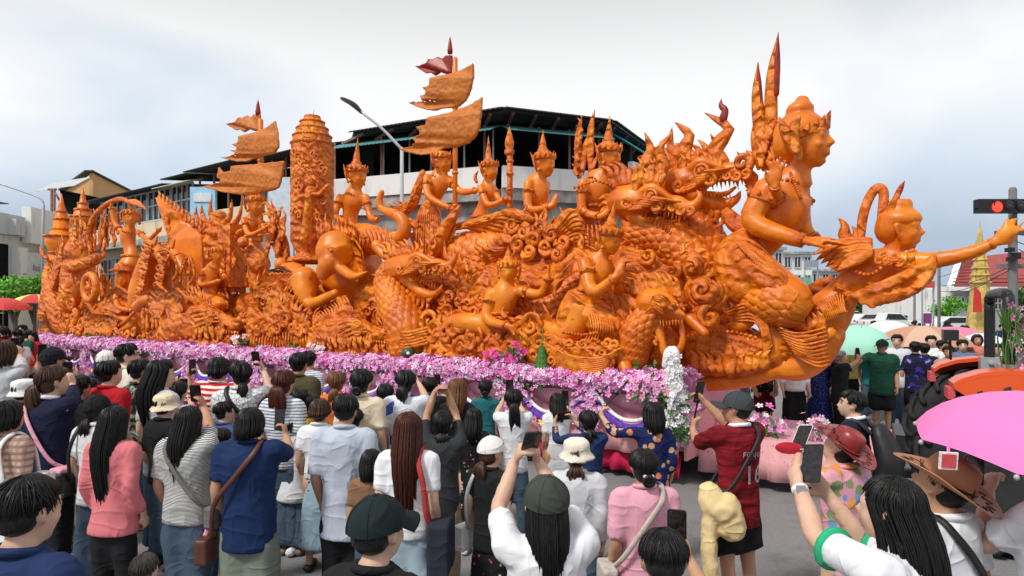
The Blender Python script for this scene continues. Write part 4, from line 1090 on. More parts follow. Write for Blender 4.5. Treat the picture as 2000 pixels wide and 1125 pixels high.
carved_figure('wax_banner_bearer', 'standing wax bearer in a flowing feathered cape gripping the tall banner pole', 'sculpture', (864, 318, 46, -.4, 0, -4),
    [(856, 342, -.4, 19), (855, 360, -.4, 24), (846, 388, -.4, 17), (842, 408, -.4, 20), (838, 430, -.4, 23)],
    [[(834, 346, -.2, 9), (838, 384, -.1, 8), (884, 409, -.2, 6)], [(876, 350, -.5, 9), (900, 374, -.5, 7.5), (930, 372, -.45, 6)]],
    [[(836, 430, -.35, 20), (832, 470, -.35, 17), (834, 505, -.3, 15)]], 'flat', extra=ex, cloth=cl, hands=[(884, 409, -.2, 898, 410, -.3, -EV, 18, 1.0, 1), (930, 372, -.45, 948, 370, -.45, EV, 16, .3, 1)])

# spear bearer
def ex(g):
    g.tube([F(996, 412, -.35), F(996, 304, -.35)], 6 * FS(996), 10, k=2)
    q = FS(996); g.lathe(F(995, 304, -.35), [(6 * q, 0), (10 * q, .03), (10 * q, .10), (7 * q, .12), (9 * q, .18), (9.5 * q, .24), (6 * q, .36), (.6 * q, .52)], None, 14)
    for y in (315, 340, 370): g.lathe(F(996, y, -.35), [(6 * q, -.03), (7.6 * q, -.02), (7.6 * q, .02), (6 * q, .03)], None, 12)
    ft(g, [(931, 356, -.5, 3), (928, 345, -.5, 4), (934, 334, -.5, 1)], 6)
carved_figure('wax_spear_bearer', 'slim crowned wax figure holding an upright spear', 'sculpture', (956, 334, 42, -.5, 0, 0),
    [(950, 360, -.5, 14), (953, 376, -.5, 17), (944, 400, -.5, 12), (938, 424, -.5, 18), (936, 445, -.5, 20)],
    [[(938, 366, -.35, 8), (954, 400, -.25, 7), (990, 388, -.3, 5.5)], [(965, 368, -.6, 7), (976, 392, -.5, 6), (990, 394, -.4, 5)]],
    [[(936, 440, -.5, 20), (940, 480, -.5, 22)]], 'spire', 1.1, extra=ex, hands=[(990, 388, -.3, 1001, 384, -.33, -EV, 15, 1.0, 1)])

# praying figure
carved_figure('wax_praying_queen', 'wax figure in a tiered crown with palms pressed together behind the bird wings', 'sculpture', (1063, 322, 52, -.2, 0, 0),
    [(1046, 352, -.2, 21), (1050, 376, -.2, 26), (1044, 408, -.2, 19), (1038, 436, -.2, 26), (1034, 458, -.2, 30)],
    [[(1032, 356, 0, 10), (1034, 408, .1, 9), (1076, 404, .12, 7)], [(1066, 358, -.4, 9), (1066, 404, -.25, 8), (1080, 400, .05, 7)]],
    [[(1036, 450, -.2, 28), (1040, 500, -.2, 26)]], 'spire', .75, hands=[(1077, 404, .12, 1087, 372, .1, -EV, 28, .03, 1), (1080, 402, .04, 1090, 372, .03, EV, 28, .03, -1)])

# winged queen
def cl(g):
    ft(g, [(1146, 428, -.05, 30), (1138, 450, -.05, 36), (1140, 480, -.05, 40)], 12)
def ex(g):
    for (bx, by, tx, ty, w) in ((1131, 346, 1137, 224, 9), (1137, 340, 1150, 262, 8), (1153, 330, 1162, 214, 9), (1150, 345, 1172, 300, 6)): feather(g, bx, by, -.3, tx, ty, w, .05)
    for i in range(7): fflame(g, 1127 + i * 1.5, 340 - i * 14, -.25, 1120 + i * 2, 318 - i * 15, 5, .6)
    for i in range(12): g.ell(F(1122 + i * 7, 352 + abs(i - 6) * 2.4, .26), 3.2 * FS(1150))
    for i in range(9): ft(g, [(1108 + i * 8, 440, .3, 2), (1104 + i * 9, 462, .36, 2.6), (1102 + i * 9.6, 478, .34, 1.4)], 5)
carved_figure('wax_winged_queen', 'wax queen with pointed crown and two tall feathers on her shoulders', 'sculpture', (1189, 308, 58, -.1, 0, -4),
    [(1166, 346, -.1, 24), (1168, 368, -.1, 31), (1155, 404, -.1, 24), (1144, 432, -.1, 32)],
    [[(1140, 356, .12, 12), (1137, 410, .2, 10), (1172, 424, .25, 8)], [(1186, 356, -.3, 11), (1190, 404, -.2, 9), (1190, 424, .1, 8)]],
    [[(1144, 436, -.1, 32), (1150, 490, -.1, 34)]], 'spire', .85, extra=ex, cloth=cl, hands=[(1172, 424, .25, 1202, 398, .2, -EV, 30, .1, 1)])

# bird carrying the queens: sweeping body, wings, tail
r = thing('wax_bird', 'wax mythical bird with layered feather wings carrying the praying figures', 'sculpture', F(1000, 570, 0), GB)
s = S()
fsc(s, [(860, 520, -.2, 40), (930, 505, -.2, 55), (1010, 500, -.2, 60), (1080, 490, -.2, 50), (1110, 460, -.1, 30)], 44, .11, 22, .03, 16)
ft(s, [(1080, 480, .1, 20), (1100, 455, .15, 16), (1105, 430, .2, 8), (1118, 408, .2, 1)], 8)
mk('body', s, WAXS, r)
s = S()
for i in range(11): feather(s, 1010 + i * 3, 470 - i * 4, .15 + .02 * i, 866 + i * 10, 452 - i * 3 + (i % 2) * 4, 11, -.10)
for i in range(10): feather(s, 1000, 496 - i * 3, .30 + .015 * i, 850 + i * 14, 530 - i * 8, 11, .10)
for i in range(9): feather(s, 900 + i * 4, 545 - i * 3, .45, 868 + i * 10, 470 + i * 8, 9, .12)
for i in range(12): feather(s, 1085, 500 - i * 5, .25 + .02 * i, 1180 - i * 5, 520 - i * 10, 10, .15)
mk('wing', s, WAXC, r)
s = S()
for i in range(10): scroll(s, F(1000 + i * 11, 440 + (i * 37) % 60, .42), 15 * FS(1040), 5 * FS(1040), 1.4, i, 1 if i % 2 else -1)
for i in range(14): fflame(s, 990 + i * 8, 470 - (i % 4) * 6, .3, 986 + i * 9, 432 - (i % 5) * 9, 8, .6 if i % 2 else -.6)
for i in range(8): fflame(s, 880 - i * 6, 470 + (i % 3) * 8, .2, 892 - i * 8, 430 + (i % 3) * 12, 8, .5)
ft(s, [(850, 490, .3, 16), (868, 450, .3, 13), (884, 425, .3, 10), (898, 402, .3, 3)], 8)
for i in range(6): fflame(s, 1070 + i * 9, 470, .35, 1078 + i * 11, 424 - i * 6, 8, -.5)
mk('scrollwork', s, WAXC, r)

# beast heads: a shared open-jawed builder, X maps local units (px, snout to the right) to the photo
def naga_head(s, t, px, py, v, k, ang=0.0, op=1.0, flip=1):
    ca, sa = math.cos(ang), math.sin(ang)
    X = lambda x, y, dv, r_: (px + flip * (x * ca - y * sa) * k, py + (x * sa + y * ca) * k, v + dv, r_ * k)
    ft(s, [X(-30, 6, 0, 24), X(-5, 0, 0, 26), X(18, -4, .03, 19)], 10)
    ft(s, [X(10, -8, .03, 20), X(26, -12, .04, 16), X(42, -6, .05, 14), X(56, -8, .06, 13), X(70, -5, .06, 12), X(82, -12, .06, 8), X(87, -26, .06, 5), X(80, -34, .06, 2)], 9)
    ft(s, [X(-8, 18, 0, 16), X(14, 28 * op, .02, 12), X(30, 36 * op, .03, 11), X(46, 38 * op, .03, 9), X(60, 32 * op, .03, 6), X(66, 22 * op, .03, 2)], 8)
    for dv in (-.14, .14): ft(s, [X(0, -16, dv * k, 7), X(14, -24, dv * k, 9), X(30, -20, dv * k, 6), X(44, -14, dv * k, 3)], 7)
    for i in range(6): fl2(t, X(0 + i * 10, 34 * op + (i % 2) * 4, .06, 0), X(-14 + i * 9, 62 * op + (i % 3) * 6, .06, 0), 7 * k, -.6 * flip)
    for i in range(5): scroll(t, F(*X(24 + i * 13, -2 + (i % 2) * 2, .20 * k, 0)[:3]), 6.5 * FS(px, v) * k, 2.4 * FS(px, v) * k, 1.3, i, 1)
    c = F(*X(14, -12, .26 * k, 0)[:3]); q = FS(px, v) * k
    t.ell(c, 6 * q); t.tube([c + (EU * math.cos(a) + UP * math.sin(a)) * 9 * q for a in np.linspace(0, 6.283, 13)], 2.5 * q, 6, k=1)
    for i in range(9):
        ft(t, [X(22 + i * 6, 5, .16 * k, 2.4), X(22 + i * 6, 14 + 3 * (i % 2), .17 * k, .3)], 5, k=1)
        ft(t, [X(8 + i * 5.4, 20 + i * 1.6 * op, .13 * k, 2.2), X(8 + i * 5.4, 13 + i * 1.4 * op, .14 * k, .3)], 5, k=1)
    ft(t, [X(62, 4, .16 * k, 3.2), X(64, 20, .17 * k, .3)], 5, k=1)
    for i in range(9): fl2(t, X(-34 + i * 7, -14 - (4 - abs(i - 4)) * 2, .04, 0), X(-66 + i * 11, -48 - 5 * (i % 3), .04, 0), 9 * k, .6 * flip)
    for i in range(7): fl2(t, X(-34 - i, 2 + i * 7, .06, 0), X(-62 + i * 2, 4 + i * 11, .06, 0), 8 * k, .5 * flip)
    for i in range(6): ft(t, [X(-18 + i * 4, 16 - i * 5, .24 * k, 2), X(0 + i * 5, 10 - i * 4, .28 * k, 3), X(30 + i * 6, -2 - i * 2, .2 * k, 1.6)], 5)
    for i in range(3): scroll(t, F(*X(-20 + i * 22, 6 - i * 2, .25 * k, 0)[:3]), 9 * q, 3 * q, 1.4, i, 1 if i % 2 else -1)
    ft(t, [X(20, 22, 0, 5), X(44, 24, 0, 4), X(60, 16, 0, 2)], 6)
def fl2(t, a, b, w, bend): fflame(t, a[0], a[1], a[2], b[0], b[1], w, bend)

# naga with scaled chest at the middle of the float
r = thing('wax_naga', 'rearing wax naga with broad scaled chest and open jaws right of the elephant', 'sculpture', F(800, 690, .9), GB)
s = S(); fsc(s, [(772, 520, .75, 22), (760, 548, .8, 28), (772, 590, .9, 34), (796, 640, .95, 42), (806, 680, .9, 50)], 48, .075, 26, .022, 24); mk('chest', s, WAXS, r)
s = S(); t = S(); naga_head(s, t, 800, 522, .8, 1.0, .06, 1.35); mk('head', s, WAX, r, .024, 1)
for i in range(9): ft(t, [(745 - i % 2 * 4, 545 + i * 13, .85, 4), (738, 560 + i * 12, .85, 5), (748, 575 + i * 12, .9, 2)], 6)
for i in range(16): fflame(t, 752 + (i % 8) * 4, 560 + (i // 8) * 60, .9, 728 + (i % 8) * 4, 530 + i * 8, 7, .5)
for i in range(12): ft(t, [(862 + i * 3, 556 + i * 1.2, .5, 2), (895 + i * 1.5, 560 + i * 4, .6, 4), (898 - i * 2, 590 + i * 4, .6, 3), (880 - i * 3, 612 + i * 3, .6, 1.5)], 6)
for i in range(6): ft(t, [(752, 640 + i * 6, 1.2, 3), (790, 650 + i * 6, 1.3, 4), (835, 640 + i * 6, 1.2, 3)], 6)
mk('crest', t, WAXC, r)

# the bust leaning out over the flowers
carved_figure('wax_leaning_figure', 'wax figure leaning forward with one hand lowered and the other raised, facing the crowd', 'sculpture', (993, 530, 48, 1.0, 62, -6),
    [(986, 562, 1.0, 24), (985, 582, 1.0, 29), (980, 612, 1.0, 23), (976, 640, .95, 28)],
    [[(960, 572, 1.1, 13), (952, 622, 1.2, 11), (993, 637, 1.3, 8)], [(1014, 568, .95, 12), (1056, 574, .95, 10), (1070, 540, 1.0, 8)]],
    [[(976, 645, .95, 26), (930, 632, 1.1, 22), (884, 630, 1.1, 16), (866, 655, 1.0, 11)]], 'spire', .45,
    hands=[(993, 637, 1.3, 1018, 662, 1.3, EV, 30, .2, 1), (1070, 540, 1.0, 1078, 502, 1.0, -EU, 28, .2, 1)])

# kneeling, praying figure near the prow
def cl(g):
    ft(g, [(1138, 588, 1.0, 36), (1120, 615, 1.05, 33), (1108, 640, 1.1, 26)], 12); ft(g, [(1140, 600, .95, 34), (1175, 625, 1.05, 32), (1204, 640, 1.1, 22)], 12)
def ex(g):
    for i in range(10): ft(g, [(1150 + i * 5, 612 + i * 1.5, 1.35 - i * .01, 2), (1156 + i * 4.6, 640, 1.4, 2.6), (1146 + i * 6, 662, 1.3, 1.6)], 5)
    ft(g, [(1118, 500, .9, 6), (1098, 525, .9, 12), (1085, 555, .9, 12), (1062, 575, .9, 6)], 8, flat=.5, thin=EV)
    for i in range(7): ft(g, [(1122 - i, 505 + i * 5, 1.0, 1.6), (1100 - i * 2, 530 + i * 4, 1.02, 2.6), (1072 + i * 2, 562 + i * 4, 1.0, 1.4)], 5)
    for i in range(12): g.ell(F(1100 + i * 6, 655 - abs(i - 6), 1.42), 3.4 * FS(1130, 1.2))
carved_figure('wax_kneeling_queen', 'large kneeling wax figure in a pointed crown praying over the orchid bed', 'sculpture', (1190, 470, 58, 1.0, 4, -12),
    [(1166, 508, 1.0, 26), (1164, 530, 1.0, 32), (1152, 566, 1.0, 25), (1138, 596, 1.0, 36)],
    [[(1142, 512, 1.2, 15), (1158, 570, 1.35, 14), (1202, 542, 1.35, 9)], [(1186, 516, .8, 13), (1206, 568, .9, 11), (1206, 544, 1.2, 9)]],
    [[(1136, 602, 1.05, 32), (1112, 654, 1.15, 24), (1058, 634, 1.1, 12), (1030, 652, 1.1, 8)], [(1140, 602, .95, 32), (1206, 644, 1.05, 24), (1170, 664, 1.1, 18)]],
    'spire', .75, extra=ex, cloth=cl, vox=.024, hands=[(1202, 542, 1.35, 1218, 500, 1.3, -EV, 38, .03, 1), (1206, 544, 1.25, 1220, 502, 1.22, EV, 38, .03, -1)])

# twin naga with flame crests
def naga_flames(t, L, v):
    for (bx, by, tx, ty, w, b) in L: fflame(t, bx, by, v, tx, ty, w, b, .5, 1.4)
r = thing('wax_naga', 'great wax naga with tall wavy flame crests baring its teeth behind the kneeling figure', 'sculpture', F(1330, 700, .1), GB)
s = S()
fsc(s, [(1236, 452, .0, 30), (1285, 462, -.05, 42), (1335, 495, -.1, 48), (1372, 550, -.1, 44), (1385, 615, -.1, 38), (1380, 680, -.1, 34)], 52, .085, 26, .024, 24)
mk('neck', s, WAXS, r)
s = S(); t = S(); naga_head(s, t, 1250, 394, .1, 1.3, .20, 1.2); mk('head', s, WAX, r, .026, 1)
naga_flames(t, [(1262, 350, 1269, 258, 15, .35), (1240, 372, 1236, 340, 8, .4), (1284, 352, 1300, 256, 14, -.5), (1226, 420, 1214, 386, 8, .5), (1230, 440, 1206, 424, 8, .5)], .15)
for i in range(12): fflame(t, 1240 + i * 5, 372 - (i % 4) * 8, .3, 1236 + i * 5.5, 336 - (i % 4) * 10, 8, .6 if i % 2 else -.6)
mk('crest', t, WAXC, r)
r = thing('wax_naga', 'wax naga with red tipped crest and upturned snout just behind the prow woman', 'sculpture', F(1400, 640, -.2), GB)
s = S()
fsc(s, [(1325, 400, -.4, 30), (1355, 432, -.4, 38), (1380, 480, -.4, 40), (1398, 540, -.4, 38), (1405, 620, -.4, 36)], 48, .085, 22, .024, 24)
mk('neck', s, WAXS, r)
s = S(); t = S(); naga_head(s, t, 1352, 352, -.3, 1.38, -.10, 1.0); mk('head', s, WAX, r, .026, 1)
naga_flames(t, [(1340, 330, 1300, 258, 16, -.5), (1345, 322, 1336, 234, 17, .6), (1392, 320, 1395, 260, 10, .4), (1378, 330, 1376, 292, 8, .4), (1412, 322, 1409, 214, 18, .9), (1440, 330, 1446, 296, 7, .6)], -.25)
scroll(t, F(1449, 318, -.1), 18 * FS(1449), 6 * FS(1449), 1.2, -1.2, 1)
for i in range(10): fflame(t, 1330 + i * 8, 340 - (i % 3) * 5, -.1, 1326 + i * 9, 306 - (i % 3) * 7, 8, .6 if i % 2 else -.6)
mk('crest', t, WAXC, r)
s = S(); q = FS(1408, -.25); s.tube([F(1411, 236, -.25), F(1416, 216, -.25), F(1408, 206, -.25), F(1409, 193, -.25)], A3(9, 7, 5, .5) * q, 6, flat=.55, thin=EV, k=3); mk('crest_tip', s, WAXR, r)

# lion-faced guardian below
r = thing('wax_guardian', 'wax lion faced guardian with gaping mouth and scaled leg at the front corner', 'sculpture', F(1228, 775, 1.25), GB)
s = S(); t = S()
fsc(s, [(1300, 600, .9, 30), (1262, 630, 1.0, 34), (1240, 665, 1.05, 34), (1232, 705, 1.05, 30)], 48, .07, 24, .02, 24); mk('chest', s, WAXS, r)
s = S()
ft(s, [(1265, 590, 1.0, 30), (1296, 596, 1.05, 28), (1318, 612, 1.1, 15), (1334, 618, 1.1, 9)], 10)
ft(s, [(1286, 628, 1.05, 10), (1290, 660, 1.1, 9), (1300, 690, 1.1, 9), (1316, 690, 1.1, 8), (1332, 672, 1.1, 7), (1332, 640, 1.08, 6), (1326, 625, 1.08, 6)], 9)
ft(s, [(1346, 622, .8, 14), (1366, 640, .85, 12), (1378, 652, .9, 9)], 9)
ft(s, [(1210, 690, 1.15, 17), (1222, 722, 1.3, 14), (1224, 750, 1.35, 10), (1230, 768, 1.4, 9)], 9)
for i in range(4): ft(s, [(1226 + i * 3, 766, 1.42, 4), (1224 + i * 7, 776, 1.5, 3), (1223 + i * 8, 784, 1.5, .8)], 6)
mk('head', s, WAX, r, .025, 1)
for x, y in ((1296, 597), (1316, 596)): t.ell(F(x, y, 1.36), 5.5 * FS(x, 1)); scroll(t, F(x, y, 1.3), 10 * FS(x, 1), 3 * FS(x, 1), 1.3, x)
for i in range(8): ft(t, [(1290 + i * 6, 626, 1.22, 2.6), (1290 + i * 6, 636 + 3 * (i % 2), 1.24, .4)], 5, k=1)
for i in range(14): fflame(t, 1248 + i * 6, 578 - (7 - abs(i - 7)) * 2, 1.05, 1222 + i * 7.5, 546 - (i % 3) * 9, 9, .5)
for i in range(12): fflame(t, 1240 + i * 3, 590 + i * 4, 1.1, 1214 + i * 3, 572 + i * 5, 8, .5)
for i in range(7): ft(t, [(1262 + i * 2, 610 - i * 5, 1.3, 2), (1276 + i * 3, 600 - i * 4, 1.36, 3.2), (1296 + i * 3, 614 - i * 3, 1.3, 2)], 5)
mk('mane', t, WAXC, r)

# great scroll waves
def waves(label, L, v, loc):
    r = thing('wax_scroll_wave', label, 'sculpture', loc, GO); s = S()
    for (x, y, rr, st, cw, tn) in L:
        for j in range(3): scroll(s, F(x, y, v + .06 * j), (rr - j * rr * .22) * FS(x, v), rr * .17 * FS(x, v), tn, st + .2 * j, cw)
    mk('scroll_carving', s, WAXC, r); return r
waves('big C shaped wax scroll in front of the naga necks', [(1372, 565, 46, .3, -1, 1.2), (1385, 620, 38, 1, 1, 1.1), (1350, 520, 26, 2, -1, 1.3)], .75, F(1372, 640, .75))
r = thing('wax_wave_bed', 'bed of carved wax waves and scrolls under the kneeling figures', 'sculpture', F(1000, 720, .8), GO)
s = S()
ft(s, [(700, 672, .7, 24), (800, 680, .7, 34), (900, 676, .75, 48), (1000, 680, .8, 46), (1080, 684, .85, 40), (1160, 692, .95, 44), (1220, 704, 1.0, 40)], 12)
ft(s, [(1070, 660, 1.15, 20), (1120, 690, 1.25, 26), (1180, 700, 1.25, 26), (1215, 680, 1.2, 14)], 10)
mk('wave_mass', s, WAXC, r, .036, 2, [('CLOUDS', .3, .10)])
s = S()
for i in range(64):
    x = 840 + (i * 53) % 250; y = 628 + (i * 31) % 82
    scroll(s, F(x, y, 1.10 + .12 * rng.random()), (14 + 12 * rng.random()) * FS(x, 1), 5 * FS(x, 1), 1.3, rng.random() * 6, 1 if i % 3 else -1)
for i in range(60):
    x = 830 + (i * 41) % 400; y = 700 - (i * 23) % 70
    fflame(s, x, y, 1.15, x + rng.uniform(-14, 14), y - rng.uniform(22, 44), 8, rng.uniform(-.8, .8))
for i in range(9): ft(s, [(1060 + i * 3, 668 + i * 6, 1.40, 2.5), (1110 + i * 2, 694 + i * 4, 1.5, 4), (1170, 700 + i * 4, 1.5, 4), (1214 - i * 4, 680 + i * 5, 1.42, 2.5)], 6)
for i in range(26): scroll(s, F(1075 + (i * 37) % 135, 668 + (i * 17) % 50, 1.42), 11 * FS(1100, 1), 3.4 * FS(1100, 1), 1.3, i, 1 if i % 2 else -1)
for i in range(30): x = 860 + (i * 47) % 170; scroll(s, F(x, 575 + (i * 29) % 55, .75), 14 * FS(x, 1), 4.4 * FS(x, 1), 1.3, i, 1 if i % 2 else -1)
mk('scroll_carving', s, WAXC, r)
r = thing('wax_naga_tail', 'thick scaled wax naga body coiling behind the leaning and kneeling figures', 'sculpture', F(1060, 640, .5), GB)
s = S()
fsc(s, [(900, 560, .3, 30), (940, 600, .3, 34), (1010, 625, .4, 36), (1070, 610, .5, 34), (1110, 575, .5, 26), (1140, 545, .5, 18)], 48, .08, 22, .024, 18)
fsc(s, [(900, 500, .1, 16), (935, 530, .2, 26), (960, 580, .3, 26), (990, 640, .4, 26)], 40, .07, 18, .02, 18)
fsc(s, [(1150, 560, .3, 26), (1200, 600, .4, 36), (1250, 640, .5, 40), (1300, 690, .5, 40)], 44, .08, 22, .024, 18)
mk('coil', s, WAXS, r)

# inner mass that carries everything
r = thing('wax_core', 'rough carved wax core between and behind the figures along the float', 'sculpture', FL(-9, 0, 1.3), GO)
s = S()
ft(s, [(110, 640, -.4, 30), (200, 625, -.4, 38), (300, 620, -.5, 46), (400, 620, -.5, 46), (480, 625, -.5, 50), (560, 620, -.5, 60), (640, 620, -.5, 70), (720, 620, -.5, 76), (800, 610, -.5, 90), (900, 600, -.5, 105), (1000, 590, -.5, 110), (1100, 580, -.4, 115), (1200, 580, -.4, 120), (1290, 590, -.3, 110), (1360, 600, -.3, 80), (1400, 620, -.3, 60)], 14)
mk('core', s, WAXC, r, .07, 2, [('CLOUDS', .5, .35), ('VORONOI', .25, .12)])
s = S()
for i in range(120):
    x = 130 + (i * 71) % 700; v = rng.uniform(.0, .5); y = rng.uniform(585, 650)
    if i % 2: fflame(s, x, y, v, x + rng.uniform(-12, 12), y - rng.uniform(18, 38), 7, rng.uniform(-.8, .8))
    else: scroll(s, F(x, y, v + .2), rng.uniform(9, 16) * FS(x, v), 4 * FS(x, v), 1.3, rng.random() * 6, 1 if i % 4 else -1)
for i in range(30):
    x = 1000 + (i * 61) % 420; y = rng.uniform(500, 640)
    scroll(s, F(x, y, .35), rng.uniform(12, 22) * FS(x, 0), 5 * FS(x, 0), 1.3, rng.random() * 6, 1 if i % 4 else -1)
for i in range(60):
    x = 820 + (i * 73) % 560; y = rng.uniform(470, 690); v = rng.uniform(.45, .75) if y < 640 else rng.uniform(.9, 1.2); a = rng.uniform(-1, 1)
    fflame(s, x, y, v, x + a * 22, y - rng.uniform(16, 32), rng.uniform(4.5, 7), rng.choice([-.9, .9]))
for i in range(60): x = 130 + i * 12; scroll(s, F(x, 650 + (x - 130) * .045 + rng.uniform(-6, 6), 1.0), rng.uniform(7, 12) * FS(x, 1), 3.5 * FS(x, 1), 1.3, rng.random() * 6, 1 if i % 2 else -1)
for i in range(150):
    x = 120 + (i * 67) % 480; top_ = 470 + 60 * abs(math.sin(x * .021)); y = rng.uniform(top_ + 40, 610); v = rng.uniform(-.6, .2)
    fflame(s, x, y, v, x + rng.uniform(-10, 10), y - rng.uniform(26, 52), rng.uniform(5, 8), rng.uniform(-.9, .9))
mk('scroll_carving', s, WAXC, r)

# prow: great woman
def cl(g):
    ft(g, [(1462, 482, .1, 42), (1440, 508, .2, 46), (1446, 548, .3, 44), (1468, 572, .35, 38)], 14)
    ft(g, [(1452, 500, .3, 40), (1488, 536, .45, 36), (1522, 556, .5, 28)], 12)
def ex(g):
    for (bx, by, tx, ty, w) in ((1494, 330, 1481, 122, 13), (1506, 330, 1520, 66, 13), (1482, 330, 1471, 242, 7), (1508, 320, 1512, 240, 12)): feather(g, bx, by, -.25, tx, ty, w, .03, flat=.5)
    for i in range(10): fflame(g, 1486 + i * 4, 325 - (i % 5) * 14, -.15, 1478 + i * 5, 290 - (i % 5) * 14, 7, .5 if i % 2 else -.4)
    for i in range(9): feather(g, 1478, 345 + i * 3, -.3, 1446 + i * 2, 322 + i * 10, 8, .1)
    for i in range(5): ft(g, [(1470, 452 - i * 4, -.2, 5), (1440, 450 - i * 6, -.25, 8), (1418, 430 - i * 6, -.25, 6), (1405, 405 - i * 2, -.25, 1)], 7)
    for i in range(22): g.ell(F(1476 + (i % 11) * 4.4, 360 + (i // 11) * 12 + abs(i % 11 - 5) * 1.5, .32), 3.4 * FS(1490))
    for i in range(12): g.ell(F(1544 + i * 1.8, 338 + i * 4.4, .16), 3.6 * FS(1550))
    for i in range(14): ft(g, [(1438 + i * 4, 472 + i * 1.5, .52, 2.2), (1450 + i * 5, 486 + i * 4, .62, 3), (1458 + i * 5, 498 + i * 4.5, .66, 1.6)], 5)
    c = F(1572, 272, -.1)
    for q in (-1, 1):
        for i in range(6): fflame(g, 1556 - i, 296 - i * 9, -.1 + q * .42, 1548 + i * 3, 264 - i * 9, 9, .5)
r = carved_figure('wax_prow_woman', 'huge wax woman with coiled hair bun kneeling at the prow, palm stretched forward', 'sculpture', (1572, 278, 112, -.1, 4, 4),
    [(1546, 350, -.1, 34), (1530, 384, -.1, 50), (1526, 414, -.1, 52), (1484, 466, -.1, 41), (1446, 500, -.1, 50)],
    [[(1500, 366, .22, 26), (1470, 432, .35, 23), (1545, 464, .4, 17), (1568, 470, .4, 13)], [(1560, 372, -.5, 22), (1566, 440, -.5, 19), (1590, 470, -.4, 13)],
     [(1522, 392, .1, 14), (1514, 374, .35, 11), (1513, 364, .45, 9)]],
    [[(1446, 512, .2, 48), (1500, 552, .35, 44), (1556, 584, .4, 36)]], None, extra=ex, cloth=cl, vox=.024, sash=True,
    hands=[(1568, 470, .4, 1650, 470, .35, -UP, 84, .05, 1), (1513, 364, .45, 1518, 316, .45, EV, 62, .06, 1), (1590, 470, -.4, 1630, 464, -.4, -UP, 50, .1, -1)])
s = S(); M = frame(nrm(EU * .99 + UP * .07)); c = F(1572, 278, -.1); h = 112 * FS(1572, -.1)
L = lambda x, y, z: c + M @ (A3(x, y, z) * h)
s.ell(L(0, -.08, .2), A3(.38, .44, .36) * h, M, 18, 12); s.ell(L(0, -.04, .58), A3(.25, .24, .16) * h, M, 14, 10); s.ell(L(0, .0, .72), A3(.14, .13, .11) * h, M, 12, 8)
s.ell(L(0, -.24, .0), A3(.37, .3, .34) * h, M, 14, 10)
mk('hair', s, WAX, r, .025, 3)
s = S()
for i in range(11):
    a = (i - 5) / 5; s.tube([L(a * .40, .36 - .42 * a * a, .24 - .16 * abs(a)), L(a * .43, .44 - .45 * a * a, .46 - .26 * abs(a))], A3(.07, .012) * h, 6, k=2)
s.tube([L(a * .39, .36 - .44 * a * a, .22 - .18 * abs(a)) for a in np.linspace(-1, 1, 11)], .05 * h, 8)
for q in (-1, 1): s.ell(L(q * .40, -.05, -.25), A3(.06, .08, .16) * h, M); s.tube([L(q * .42, -.1, -.2), L(q * .46, -.2, .1), L(q * .44, -.3, .4)], A3(.08, .1, .02) * h, 6)
mk('tiara', s, WAXC, r)
s = S(); q = FS(1481, -.25)
s.tube([F(1482, 205, -.25), F(1481, 160, -.25), F(1480, 121, -.25)], A3(8.6, 6, .5) * q, 6, flat=.6, thin=EV); s.tube([F(1512, 185, -.25), F(1517, 120, -.25), F(1520, 62, -.25)], A3(9.6, 6.8, .5) * q, 6, flat=.6, thin=EV)
mk('feather_tip', s, WAXR, r)
s = S(); fsc(s, [(1470, 588, .3, 38), (1520, 590, .4, 48), (1554, 606, .4, 40)], 48, .075, 26, .018, 24); mk('scaled_legging', s, WAXS, r)

# prow: flying figure with outstretched arm
def ex(g):
    ft(g, [(1680, 470, -.1, 8), (1686, 420, -.15, 9), (1700, 382, -.15, 9), (1716, 366, -.15, 9), (1726, 378, -.15, 9), (1724, 410, -.12, 9), (1720, 440, -.1, 8)], 8, flat=.55, thin=EV)
    ft(g, [(1730, 450, .1, 12), (1742, 410, .1, 9), (1752, 382, .1, 6), (1758, 370, .1, 6)], 8)
    for i in range(10): feather(g, 1700, 470 + i * 3, .1 + .03 * i, 1588 + i * 5, 498 + i * 3 + (i % 2) * 8, 12, -.08)
    for i in range(7): feather(g, 1690, 500 + i * 3, -.2, 1615 + i * 4, 520 + i * 2, 10, .06)
    for i in range(8): feather(g, 1625 + i * 2, 545 + i * 4, -.25, 1560 + i * 3, 572 + i * 5, 12, .05)
    fflame(g, 1656, 470, -.1, 1644, 424, 12, .4); fflame(g, 1676, 475, -.1, 1668, 440, 9, .4)
    for i in range(14): g.ell(F(1672 + i * 8, 530 - i * 1.2 + 10 * math.sin(i * .5), .30), 4 * FS(1700))
    for i in range(5): scroll(g, F(1716 + i * 10, 510 - (i % 2) * 8, .30), 9 * FS(1720), 3 * FS(1720), 1.4, i)
    for i in range(12): ft(g, [(1590 + i * 5, 592 - i * 2, .34, 2), (1606 + i * 4, 606, .42, 2.6), (1612 + i * 4, 630 - i * 2, .40, 1.6)], 5)
    for i in range(10): g.ell(F(1872 + i * 6.4, 504 - i * 2.4 + 3 * (i % 2), .25), 5 * FS(1900))
